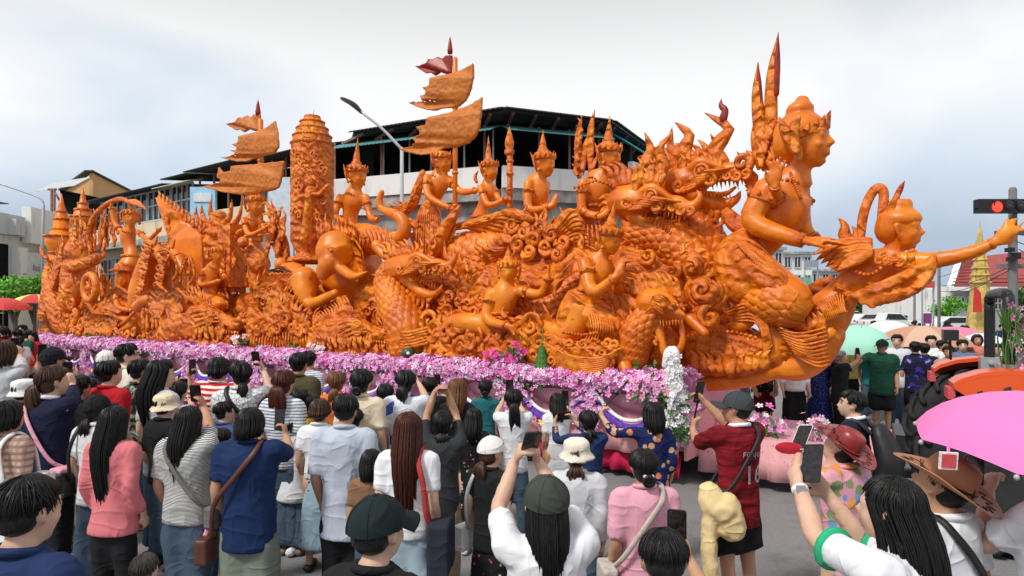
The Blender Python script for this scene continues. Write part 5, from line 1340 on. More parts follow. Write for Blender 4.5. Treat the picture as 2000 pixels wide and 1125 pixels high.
def cl(g):
    P = [(1826, 500, .28, 9), (1812, 540, .34, 12), (1772, 572, .38, 12), (1716, 586, .38, 11), (1664, 578, .34, 10), (1632, 560, .28, 9)]
    ft(g, P, 10, flat=.4, thin=EV)
    for j in range(12): feather(g, 1826 - j * 5, 500 + j * 4, .30 + .015 * j, 1792 - j * 11, 570 + j * 3.2, 11, -.16, flat=.22)
    for j in range(8): feather(g, 1762 - j * 6, 556 + j * 2, .34 + .015 * j, 1690 - j * 7, 566 + j * 4, 9, -.1, flat=.22)
    for j in range(3): ft(g, [(x + j * 3 - 3, y - 6 + j * 6, v + .06, 2.4) for x, y, v, r_ in P], 6)
    ft(g, [(1760, 560, .3, 12), (1720, 560, .3, 9), (1690, 550, .3, 2)], 8, flat=.5, thin=EV)
    for j in range(6): ft(g, [(1700 + j * 16, 590 - j * 5, .42, 9), (1704 + j * 16, 600 - j * 6, .44, 6)], 7)
r = carved_figure('wax_flying_figure', 'wax figure leaning out from the prow, one long arm stretched forward, looping ribbon behind', 'sculpture', (1758, 448, 88, 0, -2, 0),
    [(1748, 505, 0, 26), (1722, 520, 0, 40), (1680, 545, 0, 38), (1648, 572, 0, 32), (1622, 606, 0, 44), (1580, 660, 0, 50)],
    [[(1758, 512, .18, 22), (1830, 508, .22, 17), (1900, 492, .24, 14), (1942, 474, .24, 10)]],
    [[(1620, 612, 0, 44), (1578, 668, .05, 48), (1552, 705, .05, 42)]], None, extra=ex, cloth=cl, vox=.024, sash=False,
    hands=[(1942, 474, .24, 1990, 432, .24, -EV, 66, .12, 1)])
s = S(); M = frame(EU); c = F(1758, 448, 0); h = 88 * FS(1758, 0); L = lambda x, y, z: c + M @ (A3(x, y, z) * h)
s.ell(L(0, -.02, .22), A3(.40, .46, .27) * h, M, 16, 10); s.ell(L(0, -.2, .02), A3(.37, .32, .36) * h, M, 14, 10)
s.lathe(L(0, .0, .36), [(.27 * h, 0), (.25 * h, .1 * h), (.25 * h, .26 * h), (.22 * h, .30 * h)], M, 18)
mk('hair', s, WAX, r, .025, 3)
s = S(); ft(s, [(1754, 380, .1, 5), (1760, 366, .1, 5), (1767, 353, .1, .6)], 7); mk('ribbon_tip', s, WAXR, r)

# bird body under the prow
r = thing('wax_prow_beast', 'rounded wax bird body with leaf scale carving and curled neck under the prow', 'sculpture', F(1430, 760, .2), GB)
s = S(); P, R = fpts([(1335, 700, .2, 16), (1362, 690, .2, 40), (1420, 688, .2, 54), (1480, 690, .2, 46), (1522, 680, .2, 32), (1560, 690, .1, 30)])
s.tube(P, R, 112, k=24, mod=scales(.20, 14, .05)); mk('body', s, WAXS, r)
s = S()
ft(s, [(1425, 612, .35, 8), (1450, 598, .35, 11), (1480, 604, .35, 13), (1500, 632, .35, 14), (1512, 668, .35, 16), (1510, 695, .35, 20)], 10)
ft(s, [(1430, 640, .4, 12), (1452, 634, .42, 14), (1470, 630, .42, 7)], 9)
ft(s, [(1348, 752, .2, 12), (1400, 748, .3, 16), (1460, 742, .3, 16), (1515, 724, .25, 18), (1560, 716, .2, 30), (1600, 690, .15, 30), (1632, 650, .1, 22)], 10)
ft(s, [(1505, 640, .3, 10), (1540, 660, .4, 14), (1590, 664, .4, 14), (1625, 648, .35, 12)], 9, flat=.5, thin=EV)
mk('neck', s, WAX, r, .026, 2)
s = S()
for i in range(6): ft(s, [(1420 + i * 4, 606 + i * 4, .50, 2), (1460 + i * 3, 594 + i * 7, .56, 3), (1494 - i, 628 + i * 5, .56, 3), (1508 - i * 3, 676 + i * 3, .54, 2)], 6)
for i in range(10): ft(s, [(1520 + i * 4, 642 + i * 6, .5, 2.5), (1560 + i * 4, 652 + i * 7, .55, 3.4), (1612 + i, 640 + i * 8, .48, 2)], 6)
for i in range(16): s.ell(F(1340 + i * 9, 660 - 12 * math.sin(i / 15 * 3.14), .62), 4 * FS(1400))
for i in range(5):
    for q in (-1, 1): fflame(s, 1425 + q * i * 16, 726 - i * 3, .62, 1425 + q * (i * 16 + 10), 690 - i * 2, 11, -.5 * q)
fflame(s, 1425, 724, .64, 1425, 664, 16, 0)
for i in range(5): fflame(s, 1560 + i * 12, 640 + i * 2, .45, 1548 + i * 14, 614 - i * 2, 9, .5)
mk('leaf_carving', s, WAXC, r)
# ------------------------------------------------------------------ the float's decorated base
M_PINKP = plain('pink_panel', (.74, .36, .46), .6, .3, 0, .08, 3)
def print_mat(name, base, spot):
    g = NB(name); v = g.co()
    d = g.voro(v, 22); c = g.ramp(d, [(.12, spot), (.2, base)], 'LINEAR')
    n = g.voro(v, 9, 'F1', 'Distance'); c = g.mix(g.ramp(n, [(.10, (.6, .6, .6)), (.16, (0, 0, 0))]), c, tuple(np.array(spot) * .6))
    return g.set(c, .75, .2)
M_PRINT = print_mat('printed_pink_cloth', (.80, .40, .42), (.62, .16, .24))
M_CRIM = plain('crimson_cloth', (.50, .012, .07), .7, .3, 0, .2, 4)
M_ROPE = plain('white_garland', (.82, .82, .80), .7, .2, 0, .08, 30, .6, 60)
M_PURP = plain('purple_garland', (.13, .045, .40), .7, .2, 0, .5, 30, .6, 60)
M_YELL = plain('yellow_petal', (.80, .52, .05), .6)
M_LEAF = leaf_mat('garnish_leaves', (.07, .20, .035))
UL, UR = -20.6, 0.25
fl = thing('parade_float', 'long parade float base skirted in pink cloth with white and purple swags', 'float', FL(-9, 0, 0))
R3 = np.stack([EU, -EV, UP], 1)
s = S(); s.box(FL((UL + UR) / 2, 0, .82), ((UR - UL) / 2, 1.28, .40), R3); mk('platform', s, M_PINKP, fl, smooth=False)
s = S(); s.box(FL((UL + UR) / 2, 0, .28), ((UR - UL) / 2 - .3, .9, .14), R3); mk('chassis', s, M_BLACK, fl, smooth=False)
for u in (-17, -14, -5, -2):
    s = S(); M = np.stack([EU, UP, EV], 1); s.lathe(FL(u, .95, .38), [(.2, -.12), (.36, -.12), (.38, -.06), (.38, .06), (.36, .12), (.2, .12)], M, 20); mk('wheel', s, M_BLACK, fl)
nb = 17; bw = (UR - UL) / nb
def pleat(s, u0, u1, z0, z1, v, n, amp, flare=.1):
    V = []; m = n * 6
    for j, z in enumerate((z1, (z0 + z1) / 2, z0)):
        for i in range(m + 1):
            u = u0 + (u1 - u0) * i / m; w_ = v + flare * j / 2 + amp * (.4 + .3 * j) * math.sin(i / 6 * 2 * np.pi) + .006 * math.sin(i * 1.7 + j)
            V.append(FL(u, w_, z))
    k = m + 1; V2 = [q - EV * .012 for q in V]; nV = len(V)
    Fc = []
    for j in range(2):
        for i in range(m): a_ = j * k + i; Fc += [(a_, a_ + k, a_ + k + 1, a_ + 1), (nV + a_, nV + a_ + 1, nV + a_ + k + 1, nV + a_ + k)]
    for i in range(m): a_ = 2 * k + i; Fc.append((a_, nV + a_, nV + a_ + 1, a_ + 1))
    s.add(V + V2, Fc)
def petals(s, c, n, r, k=8, mi=0, cup=.3):
    n = nrm(n); a_ = nrm(np.cross(n, A3(.3, .2, .9))); b_ = np.cross(n, a_)
    for i in range(k):
        t = 2 * np.pi * i / k; d = a_ * math.cos(t) + b_ * math.sin(t); e_ = np.cross(n, d)
        s.quad(c, c + d * r * .6 + e_ * r * .3 + n * r * cup * .6, c + d * r + n * r * cup, c + d * r * .6 - e_ * r * .3 + n * r * cup * .6, mi)
for i in range(nb):
    u0 = UL + i * bw; u1 = u0 + bw; um = (u0 + u1) / 2
    s = S(); pleat(s, u0 + .01, u1 - .01, .36, .80, 1.36, 3, .05); mk('skirt_panel', s, M_PRINT, fl)
    s = S(); pleat(s, u0 + .01, u1 - .01, .10, .37, 1.33, 5, .05); mk('valance', s, M_CRIM, fl)
    s = S()                                             # bulging bowl above the swag
    for k in range(1): s.ell(FL(um, 1.20, 1.10), (bw * .44, .24, .26), R3, 20, 12)
    s.tube([FL(um + bw * .44 * math.cos(t), 1.20 + .25 * math.sin(t), 1.11) for t in np.linspace(0, np.pi, 13)], .016, 6, k=1)
    mk('bowl', s, M_PINKP, fl)
    P = [FL(u0 + bw * t, 1.46 + .13 * math.sin(math.pi * t), 1.16 - .36 * math.sin(math.pi * t)) for t in np.linspace(0.02, .98, 11)]
    s = S(); s.tube(P, .028, 6, k=2); mk('white_swag', s, M_ROPE, fl)
    P = [p + A3(0, 0, -.07) - A3(0, 0, .03 * math.sin(math.pi * j / 10)) for j, p in enumerate(P)]
    s = S(); s.tube(P, A3(*[.03 + .03 * math.sin(math.pi * j / 10) for j in range(11)]), 8, k=2); mk('purple_swag', s, M_PURP, fl)
    for j, du in enumerate((-.22, -.08, .08, .22)):
        s = S(); c = FL(um + du, 1.63, .66 - abs(du) * -.15); petals(s, c, EV + UP * .3, .07 if j in (1, 2) else .055, 8, 0)
        s.ell(c + EV * .015, .018, None, 6, 4); mk('rosette', s, M_YELL if j % 2 else plain('rose_petal', (.78, .22, .36), .6), fl)
# end skirt at the prow side and the low tow tongue
s = S()
for k in range(7):
    v0, v1 = -1.3 + k * .38, -1.3 + (k + 1) * .38
    s.box(FL(UR + .05 + .03 * (k % 2), (v0 + v1) / 2, .6), (.02, .185, .28), R3)
mk('end_skirt', s, M_PRINT, fl, smooth=False)
for k in range(7):
    s = S(); pleat(s, UR + .1 + k * .30, UR + .1 + (k + 1) * .30, .14, .62, .92 + .02 * (k % 2), 1, .035, .12); mk('tow_skirt_panel', s, M_PRINT, fl)
s = S(); s.box(FL(UR + 1.15, 0, .50), (1.1, .9, .10), R3); mk('tow_deck', s, M_PINKP, fl, smooth=False)

# orchids
def petal_mat():
    g = NB('orchid_petals'); a_ = g.n('ShaderNodeAttribute'); a_.attribute_name = 'tint'
    g.set(a_.outputs['Color'], .6, .25); MATS['orchid'] = g.mat; return g.mat
M_ORCH = petal_mat()
def blossoms(name, P, N, size, cols, parent=None, loc=None):
    """five-petalled blossoms at points P facing N, coloured one by one"""
    n = len(P); N = N / np.linalg.norm(N, axis=1, keepdims=True)
    A_ = np.cross(N, rng.normal(size=(n, 3))); A_ /= np.linalg.norm(A_, axis=1, keepdims=True); B_ = np.cross(N, A_)
    sz = size * rng.uniform(.7, 1.3, (n, 1)); V = []; base = np.arange(n) * 21
    V.append(P)
    Fc = []
    for k in range(5):
        t = 2 * np.pi * k / 5
        def pt(r_, ang, up_): return P + (A_ * math.cos(ang) + B_ * math.sin(ang)) * sz * r_ + N * sz * up_
        V += [pt(.62, t - .52, .18), pt(1.0, t - .24, .26), pt(1.0, t + .24, .26), pt(.62, t + .52, .18)]
    V = np.stack(V, 1).reshape(-1, 3)
    for k in range(5):
        o_ = base + 1 + 4 * k; Fc.append(np.stack([base, o_, o_ + 1, o_ + 2, o_ + 3], 1))
    Fc = np.concatenate(Fc).tolist()
    s = S(); s.add(V, Fc); o = mk(name, s, M_ORCH, parent, loc=loc, smooth=False)
    pal = np.array(cols); ci = pal[rng.integers(0, len(pal), n)] * rng.uniform(.8, 1.15, (n, 1))
    col = np.ones((n, 21, 4)); col[:, :, :3] = np.clip(ci, 0, 1)[:, None, :]
    col[:, 0, :3] *= A3(.75, .45, .7)
    at = o.data.color_attributes.new('tint', 'FLOAT_COLOR', 'POINT'); at.data.foreach_set('color', col.reshape(-1)); o['kind'] = 'stuff'
    return o
PINKS = [(.80, .36, .64), (.84, .48, .72), (.86, .56, .78), (.76, .24, .54), (.82, .44, .70), (.88, .74, .86), (.68, .10, .38), (.84, .50, .78)]
n = 12000
u = rng.uniform(UL - .1, UR + .1, n); a = rng.uniform(-.5, np.pi * .95, n)
lump = .75 + .25 * np.sin(u * 2.9) * np.sin(u * 1.3 + 1) + .1 * np.sin(u * 7.1)
rv, rz = .29 * (1 + 0 * u), .16 * lump + .03
P = FO + EU * u[:, None] + EV * (1.30 + rv * np.cos(a))[:, None] + UP * (1.27 + rz * np.sin(a))[:, None]
P += rng.normal(size=P.shape) * .02
Nn = EV * np.cos(a)[:, None] + UP * np.sin(a)[:, None] + rng.normal(size=P.shape) * .45
tag(blossoms('orchid_bed', P, Nn, .042, PINKS, loc=FL(-9, 1.2, 1.2)), 'dense band of pink and mauve orchids along the edge of the float', 'flowers', kind='stuff')
s = S(); s.tube([FL(x, 1.28, 1.24) for x in np.linspace(UL, UR, 30)], .20, 8, k=1); mk('bed_core', s, plain('dull_mauve', (.35, .12, .26), .9), fl)
for i in range(nb + 1):                                  # hanging cascades between the swags
    m = 230; u = UL + i * bw; t = rng.random(m) ** .8
    P = FL(u, 1.5, 1.2) + EU * (rng.normal(size=(m, 1)) * (.17 - .10 * t[:, None])) - UP * t[:, None] * .62 + EV * (.06 + rng.random((m, 1)) * .08)
    blossoms('orchid_cascade', P, EV * 1.0 + rng.normal(size=P.shape) * .5, .036, PINKS[:4] + PINKS[-1:], fl)
def foliage(s, c, n, r, leaf, flat=.5):
    for i in range(n):
        p = c + rng.normal(size=3) * r * A3(1, 1, flat); d = nrm(rng.normal(size=3) + UP * .5); e_ = nrm(np.cross(d, rng.normal(size=3))); L_ = leaf * rng.uniform(.6, 1.3)
        s.quad(p, p + d * L_ * .5 + e_ * L_ * .22, p + d * L_, p + d * L_ * .5 - e_ * L_ * .22)
s = S()
for i in range(60): foliage(s, FL(rng.uniform(UL, UR), 1.5, 1.17), 10, .05, .10)
for i in range(40): foliage(s, FL(rng.uniform(UL, UR), 1.1, 1.46), 8, .05, .11)
struct(mk('garnish_leaves', s, M_LEAF, fl, smooth=False), 'stuff')
def bouquet(label, px, py, v, cols, n=90, r=.14, size=.045, leaves=40, cat='flowers', group='flower clusters on the float'):
    c = F(px, py, v); ro = thing('flower_cluster', label, cat, c, group)
    P = c + rng.normal(size=(n, 3)) * r * A3(.6, .6, .5); blossoms('blossom', P, (P - c) + A3(0, -.1, .1), size, cols, ro)
    s = S(); foliage(s, c - A3(0, 0, r * .3), leaves, r * .6, .13); mk('leaf_spray', s, M_LEAF, ro, smooth=False)
bouquet('magenta blossoms rising from the orchid bed below the leaning figure', 972, 702, 1.35, [(.75, .05, .38), (.85, .12, .48)], 50, .14)
bouquet('white and pale pink blossoms beside the crown shaped panel', 628, 682, 1.3, [(.85, .8, .8), (.8, .6, .65)], 40, .14)
bouquet('small white blossoms at the nose of the smooth sea beast', 470, 664, 1.2, [(.85, .8, .75), (.8, .5, .5)], 40, .16)
bouquet('pink and white flowers on the low tow deck', 1492, 838, .5, [(.80, .30, .62), (.88, .86, .84), (.75, .2, .5)], 130, .22, .045, 70)
bouquet('pale orchids at the prow end of the tow deck', 1590, 838, .5, [(.80, .45, .62), (.85, .7, .75)], 60, .16)
bouquet('pink daisies and greenery beside the white garland', 1268, 762, 1.55, [(.82, .32, .45), (.80, .38, .66)], 90, .20, .05, 140)
bouquet('dark pink blossoms near the scaled claw', 1010, 688, 1.35, [(.75, .05, .38), (.8, .3, .55)], 30, .10)
# green folded-leaf cone
ro = thing('leaf_cone', 'green folded banana leaf cone with white blossoms standing on the orchids', 'ornament', F(1060, 728, 1.35))
c = F(1060, 726, 1.35); s = S(); s.lathe(c, [(.14, 0), (.13, .08), (.10, .2), (.05, .34), (.028, .40), (.03, .42), (.015, .46), (.002, .66)], None, 16); mk('cone', s, M_LEAF, ro)
s = S()
for k in range(5):
    for j in range(14): t = 2 * np.pi * j / 14; rr = .14 - k * .022; s.quad(c + A3(rr * math.cos(t), rr * math.sin(t), .02 + k * .07), c + A3(rr * 1.12 * math.cos(t + .16), rr * 1.12 * math.sin(t + .16), .07 + k * .07), c + A3(rr * .98 * math.cos(t + .2), rr * .98 * math.sin(t + .2), .15 + k * .07), c + A3(rr * 1.12 * math.cos(t + .28), rr * 1.12 * math.sin(t + .28), .07 + k * .07))
mk('folded_leaf', s, M_LEAF, ro, smooth=False)
P = c + np.stack([.16 * np.cos(np.arange(16) * .4), .16 * np.sin(np.arange(16) * .4), .03 + 0 * np.arange(16)], 1); blossoms('blossom', P, (P - c), .04, [(.88, .85, .75), (.85, .7, .6)], ro)
# spotlights hidden in the flowers
for px, py in ((797, 690), (826, 702)):
    ro = thing('flood_lamp', 'round dark green garden lamp set in the orchids' if px < 800 else 'smaller pale garden lamp beside the dark green one', 'lamp', F(px, py + 8, 1.3)); s = S(); s.lathe(F(px, py + 8, 1.3), [(.05, 0), (.11, .03), (.115, .09), (.09, .15), (.03, .17)], None, 16); mk('housing', s, plain('dark_green_enamel', (.05, .09, .05), .35) if px < 800 else M_GREYP, ro)
    s = S(); s.ell(F(px, py, 1.42), (.03, .012, .03)); mk('lens', s, M_ROPE, ro)
# white cascade garland
ro = thing('white_garland', 'tall white orchid garland hanging over the front corner of the float', 'garland', F(1316, 870, 1.62))
m = 1500; t = rng.random(m); w_ = .045 + .085 * t ** 1.2 * (1 - .35 * t); w_ = np.where(t < .08, .045, w_)
P = np.stack([F(1312 + 10 * math.sin(q * 3), 690 + q * 175, 1.55 + .12 * math.sin(q * 3)) for q in t]) + EU * rng.normal(size=(m, 1)) * w_[:, None] * .55 + EV * rng.normal(size=(m, 1)) * .05
blossoms('blossom', P, EV + rng.normal(size=P.shape) * .5, .036, [(.88, .89, .87), (.90, .90, .89), (.84, .86, .83)], ro)
s = S(); s.tube([F(1300, 715, 1.5), F(1306, 688, 1.5), F(1318, 688, 1.5), F(1314, 740, 1.52), F(1312, 820, 1.56)], A3(.05, .06, .06, .09, .05), 8, k=3); mk('garland_core', s, M_ROPE, ro)
s = S()
for i in range(30): foliage(s, F(1305 + rng.uniform(-14, 30), 790 + rng.uniform(-20, 70), 1.66), 5, .05, .14)
mk('leaf_spray', s, M_LEAF, ro, smooth=False)
# ------------------------------------------------------------------ people
SK = [plain('skin_%s' % n_, c, .5, .35, 0, .07, 9) for n_, c in (('tan', (.50, .27, .165)), ('fair', (.64, .40, .285)), ('deep', (.36, .18, .105)))]
def hair_mat(name, c, rough=.42):
    g = NB(name); v = g.co('Object', (1, 1, .12)); n = g.noise(v, 160, 3); c = np.array(c)
    col = g.ramp(n, [(.3, tuple(c * .6)), (.75, tuple(np.minimum(c * 1.9, 1)))])
    MATS[name] = g.set(col, rough, .28, 0, g.bump(n, .6, .004)); return MATS[name]
HB = hair_mat('black_hair', (.010, .009, .009)); HBR = hair_mat('brown_hair', (.05, .024, .014)); HRD = hair_mat('auburn_hair', (.055, .014, .008)); HLB = hair_mat('chestnut_hair', (.14, .06, .025)); HGR = hair_mat('grey_hair', (.30, .29, .28)); HBZ = hair_mat('shorn_hair', (.06, .05, .045), .8)
def wrinkle(g, st):
    a = g.noise(g.co('Object', (1, 1, 1.9), (.5, .35, 0)), 3.0, 1.5, .4, .8); b = g.noise(g.co('Object', (1.2, 1.2, .6), (0, -.4, .5)), 5, 1.5, .4, .6)
    ra = g.ramp(g.math('ABSOLUTE', g.math('SUBTRACT', a, .5)), [(0, (1, 1, 1)), (.05, (.45, .45, .45)), (.22, (0, 0, 0))]); rb = g.ramp(g.math('ABSOLUTE', g.math('SUBTRACT', b, .5)), [(0, (1, 1, 1)), (.05, (.5, .5, .5)), (.2, (0, 0, 0))])
    return g.bump(g.math('ADD', ra, g.math('MULTIPLY', rb, .7)), min(1, st * .8), .02)
def cloth(name, col, rough=.85, fold=.5):
    if name in MATS: return MATS[name]
    g = NB(name); v = g.co(); c = np.array(col)
    n = g.noise(v, 5, 4, .6); colr = g.ramp(n, [(.3, tuple(c * .93)), (.7, tuple(np.minimum(c * 1.05, 1)))])
    w_ = g.noise(v, 240, 2)
    MATS[name] = g.set(colr, rough, .2, 0, g.bump(w_, .15, .003, wrinkle(g, fold))); return MATS[name]
def pattern(name, fn, rough=.85):
    if name in MATS: return MATS[name]
    g = NB(name); v = g.co(); col = fn(g, v)
    MATS[name] = g.set(col, rough, .2, 0, wrinkle(g, .5)); return MATS[name]
def stripes(a, b, n, duty=.5):
    def f(g, v):
        v2 = g.n('ShaderNodeVectorMath', operation='ADD'); ns = g.n('ShaderNodeTexNoise'); ns.inputs['Scale'].default_value = 5
        sc_ = g.n('ShaderNodeVectorMath', operation='SCALE'); sc_.inputs['Scale'].default_value = .03
        g.l(v, ns.inputs['Vector']); g.l(ns.outputs['Color'], sc_.inputs[0]); g.l(v, v2.inputs[0]); g.l(sc_.outputs[0], v2.inputs[1])
        return g.ramp(g.wave(v2.outputs[0], n / 6.283 * 1.0, 'Z'), [(duty - .06, a), (duty + .06, b)])
    return f
def plaid(a, b, c_, n):
    def f(g, v):
        h = g.ramp(g.wave(v, n, 'Z'), [(.5, (0, 0, 0)), (.6, (1, 1, 1))]); w_ = g.ramp(g.wave(v, n, 'X'), [(.5, (0, 0, 0)), (.6, (1, 1, 1))])
        return g.mix(g.math('MULTIPLY', w_, .6), g.mix(g.math('MULTIPLY', h, .6), a, b), c_)
    return f
def floral(base, cols, sc_=9, th=.34):
    def f(g, v):
        q = g.n('ShaderNodeTexVoronoi'); q.inputs['Scale'].default_value = sc_; g.l(v, q.inputs['Vector'])
        sp = g.n('ShaderNodeSeparateXYZ'); g.l(q.outputs['Color'], sp.inputs[0]); n = len(cols)
        pc = g.ramp(sp.outputs[0], [(i / n, c) for i, c in enumerate(cols)], 'CONSTANT')
        d = g.math('ADD', q.outputs['Distance'], g.math('MULTIPLY', g.noise(v, sc_ * 5, 2), .22))
        m = g.ramp(d, [(th + .08, (1, 1, 1)), (th + .12, (0, 0, 0))]); c = g.mix(m, base, pc)
        return g.mix(g.ramp(d, [(.16, (1, 1, 1)), (.2, (0, 0, 0))]), c, tuple(np.minimum(np.array(cols[0]) * .5 + .3, 1)))
    return f
WHITE_T = cloth('white_cotton', (.78, .79, .82)); BLACK_T = cloth('black_cotton', (.014, .014, .016)); NAVY = cloth('navy_cotton', (.018, .035, .11)); PINK = cloth('rose_cotton', (.68, .19, .21))
JEAN = cloth('blue_denim', (.062, .098, .145)); JEANL = cloth('light_denim', (.34, .43, .50)); OLJ = cloth('washed_olive_denim', (.18, .21, .17)); KHAKI = cloth('khaki_cotton', (.24, .17, .115)); GREYT = cloth('light_grey_cotton', (.52, .53, .56))

def ik(a, t, l1, l2, pole):
    d = t - a; L_ = np.linalg.norm(d); m = (l1 + l2) * .985
    if L_ > m: t = a + d / L_ * m; d = t - a; L_ = m
    L_ = max(L_, abs(l1 - l2) + .02); u_ = nrm(d); x = (l1 * l1 - l2 * l2 + L_ * L_) / (2 * L_); h = math.sqrt(max(l1 * l1 - x * x, 0))
    p = nrm(pole - u_ * np.dot(pole, u_)); return a + u_ * x + p * h, t

def add_cap(root, hc, h, M, mat, bill=1, name='cap', brim=True):
    L_ = lambda x, y, z: hc + M @ (A3(x, y, z) * h)
    s = S(); rx, ry, rz = .425 * h, .49 * h, .46 * h; c0 = L_(0, -.05, .13); n = 20
    pr = [(math.cos(t), math.sin(t)) for t in np.linspace(-.05, 1.5, 9)]
    V = []
    for r_, z_ in pr:
        for j in range(n): t = 2 * np.pi * j / n; V.append(c0 + M @ A3(rx * r_ * math.cos(t), ry * r_ * math.sin(t), rz * z_))
    Fc = [(i * n + j, i * n + (j + 1) % n, (i + 1) * n + (j + 1) % n, (i + 1) * n + j) for i in range(8) for j in range(n)] + [tuple(8 * n + j for j in range(n))]
    s.add(V, Fc); s.ell(c0 + M @ A3(0, 0, rz * 1.0), .04 * h)
    for k in range(6):
        t = k * np.pi / 3; s.tube([c0 + M @ A3(rx * 1.006 * r_ * math.cos(t), ry * 1.006 * r_ * math.sin(t), rz * 1.006 * z_) for r_, z_ in pr[:-1]], .009 * h, 4, k=1)
    cap = mk(name, s, mat, root)
    if brim:
        s = S(); B = bill
        V = []
        for j in range(11):
            t = (j - 5) / 5 * 1.15
            V += [L_(.40 * math.sin(t), -.05 + B * .46 * math.cos(t), .10), L_(.42 * math.sin(t) * 1.02, -.05 + B * (.46 * math.cos(t) + .42 * math.cos(t * .9)), .06 - .10 * (t / 1.15) ** 2)]
        k = len(V); V = V + [q - M[:, 2] * .02 * h for q in V]; Fc = []
        for j in range(10): a_ = 2 * j; Fc += [(a_, a_ + 1, a_ + 3, a_ + 2), (k + a_, k + a_ + 2, k + a_ + 3, k + a_ + 1), (a_ + 1, k + a_ + 1, k + a_ + 3, a_ + 3)]
        s.add(V, Fc); mk('visor', s, mat, cap)
    return cap

def add_hair(root, hc, h, M, style, length, mat, n, s_=1.0, fringe=True, tail_side=0.0, hat=False):
    L_ = lambda x, y, z: hc + M @ (A3(x, y, z) * h)
    c0 = A3(0, -.05, .13); R_ = A3(.372, .445, .405) * (.93 if hat else 1.0); th0 = .95 if hat else .05
    s = S(); back = -M[:, 1]
    s.ell(L_(0, -.085, .15), A3(.362, .415, .385) * h * (.93 if hat else 1), M, 16, 10)
    if style != 'short': s.ell(L_(0, -.20, -.02), A3(.33, .28, .34) * h, M, 14, 8)
    else: s.ell(L_(0, -.19, .0), A3(.325, .27, .27) * h, M, 14, 8)
    gather = {'ponytail': A3(0, -.52, -.05), 'bun': A3(0, -.50, -.16), 'low': A3(0, -.44, -.26)}.get(style)
    for i in range(n):
        a = -np.pi + (i + rng.random() * .6) / n * 2 * np.pi; fr = abs(a)              # 0 front, pi back
        jit = 1 + rng.normal() * .022
        tw = rng.normal() * (.22 if style == 'short' else .08); jt = rng.normal() * (.03 if style == 'short' else .01)
        pt = lambda th: c0 + R_ * (jit + jt * th) * A3(math.sin(th) * math.sin(a + tw * th), math.sin(th) * math.cos(a + tw * th), math.cos(th))
        if fr < .75: the = .85 if fringe is False else 1.18 + .1 * rng.random()
        elif fr < 1.35: the = 1.25 + .15 * rng.random()
        else: the = 1.75 + .2 * rng.random() - (.15 if style == 'short' else 0)
        w0 = .085 * (40 / n) ** (.74 if n > 300 else .60 if n > 100 else .52)
        if gather is not None:
            the = min(the, 1.55); P = [pt(th0), pt(max(th0 + .05, the * .35)), pt(max(th0 + .1, the * .7)), pt(max(th0 + .15, the))]
            P.append(gather + A3(rng.normal() * .03, 0.03, rng.normal() * .04)); Rr = [.3, 1, 1, .9, .5]
        elif style == 'short' or (fr < 1.0 and length < .6):
            P = [pt(th0), pt(max(th0 + .05, the * .4)), pt(max(th0 + .1, the * .75)), pt(max(th0 + .15, the * (1 + .05 * rng.random())))]; Rr = [.3, 1, .9, .25]
        else:
            P = [pt(th0), pt(max(th0 + .05, .5)), pt(max(th0 + .1, 1.0)), pt(1.5)]
            Ln = length / h * s_ * (1 + rng.normal() * .05) * (1.0 if fr > 1.2 else .92)
            e_ = P[-1]; bx = e_[0] * (1.0 if length < .25 else .95)
            if fr < 1.3: e_ = e_ + A3(.03 * np.sign(e_[0]), -.06, 0)
            bk = (.30 if fr > 1.2 else .16) * min(1, length / .22); z1, z2, z3 = Ln * .35, Ln * .7, Ln
            P += [e_ + A3(bx * .06, -.04 - bk * min(1, z1 / .7), -z1), e_ + A3(-bx * .06, -.03 - .04 * rng.random() - bk * min(1, z2 / .7), -z2), e_ + A3(-bx * .14 + rng.normal() * .03, -.02 - bk * min(1, z3 / .7) * .92, -z3)]
            Rr = [.3, .9, 1, 1, 1.05, .95, .25]
        s.tube([L_(*p) for p in P], np.array(Rr) * w0 * h * (.7 + .8 * rng.random()), 3, k=2)
    if style in ('ponytail', 'low'):
        g0 = gather
        for i in range(max(9, n // 3)):
            q = rng.normal(size=2) * .07; Ln = length / h * s_ * rng.uniform(.85, 1.05)
            P = [g0 + A3(q[0] * .5, 0, .05), g0 + A3(q[0] + tail_side * .1, -.08 + q[1] * .6, -.08), g0 + A3(q[0] * 1.4 + tail_side * .2, -.06 + q[1], -Ln * .5), g0 + A3(q[0] * .8 + tail_side * .25, .02 + q[1], -Ln)]
            s.tube([L_(*p) for p in P], A3(.06, .085, .08, .015) * h * (30 / max(9, n // 3)) ** .5, 4, k=2)
        s.ell(L_(*(g0 + A3(0, -.02, 0))), A3(.10, .08, .10) * h, M)
    if style == 'bun':
        for i in range(10):
            t0 = i * .63; s.tube([L_(*(gather + A3(.12 * math.cos(t0 + k * .6), -.08 - .05 * math.sin(k), .12 * math.sin(t0 + k * .6)))) for k in range(5)], A3(.03, .07, .08, .07, .03) * h, 5, k=2)
        s.ell(L_(*(gather + A3(0, -.06, 0))), A3(.16, .13, .16) * h, M)
    return mk('hair', s, mat, root)

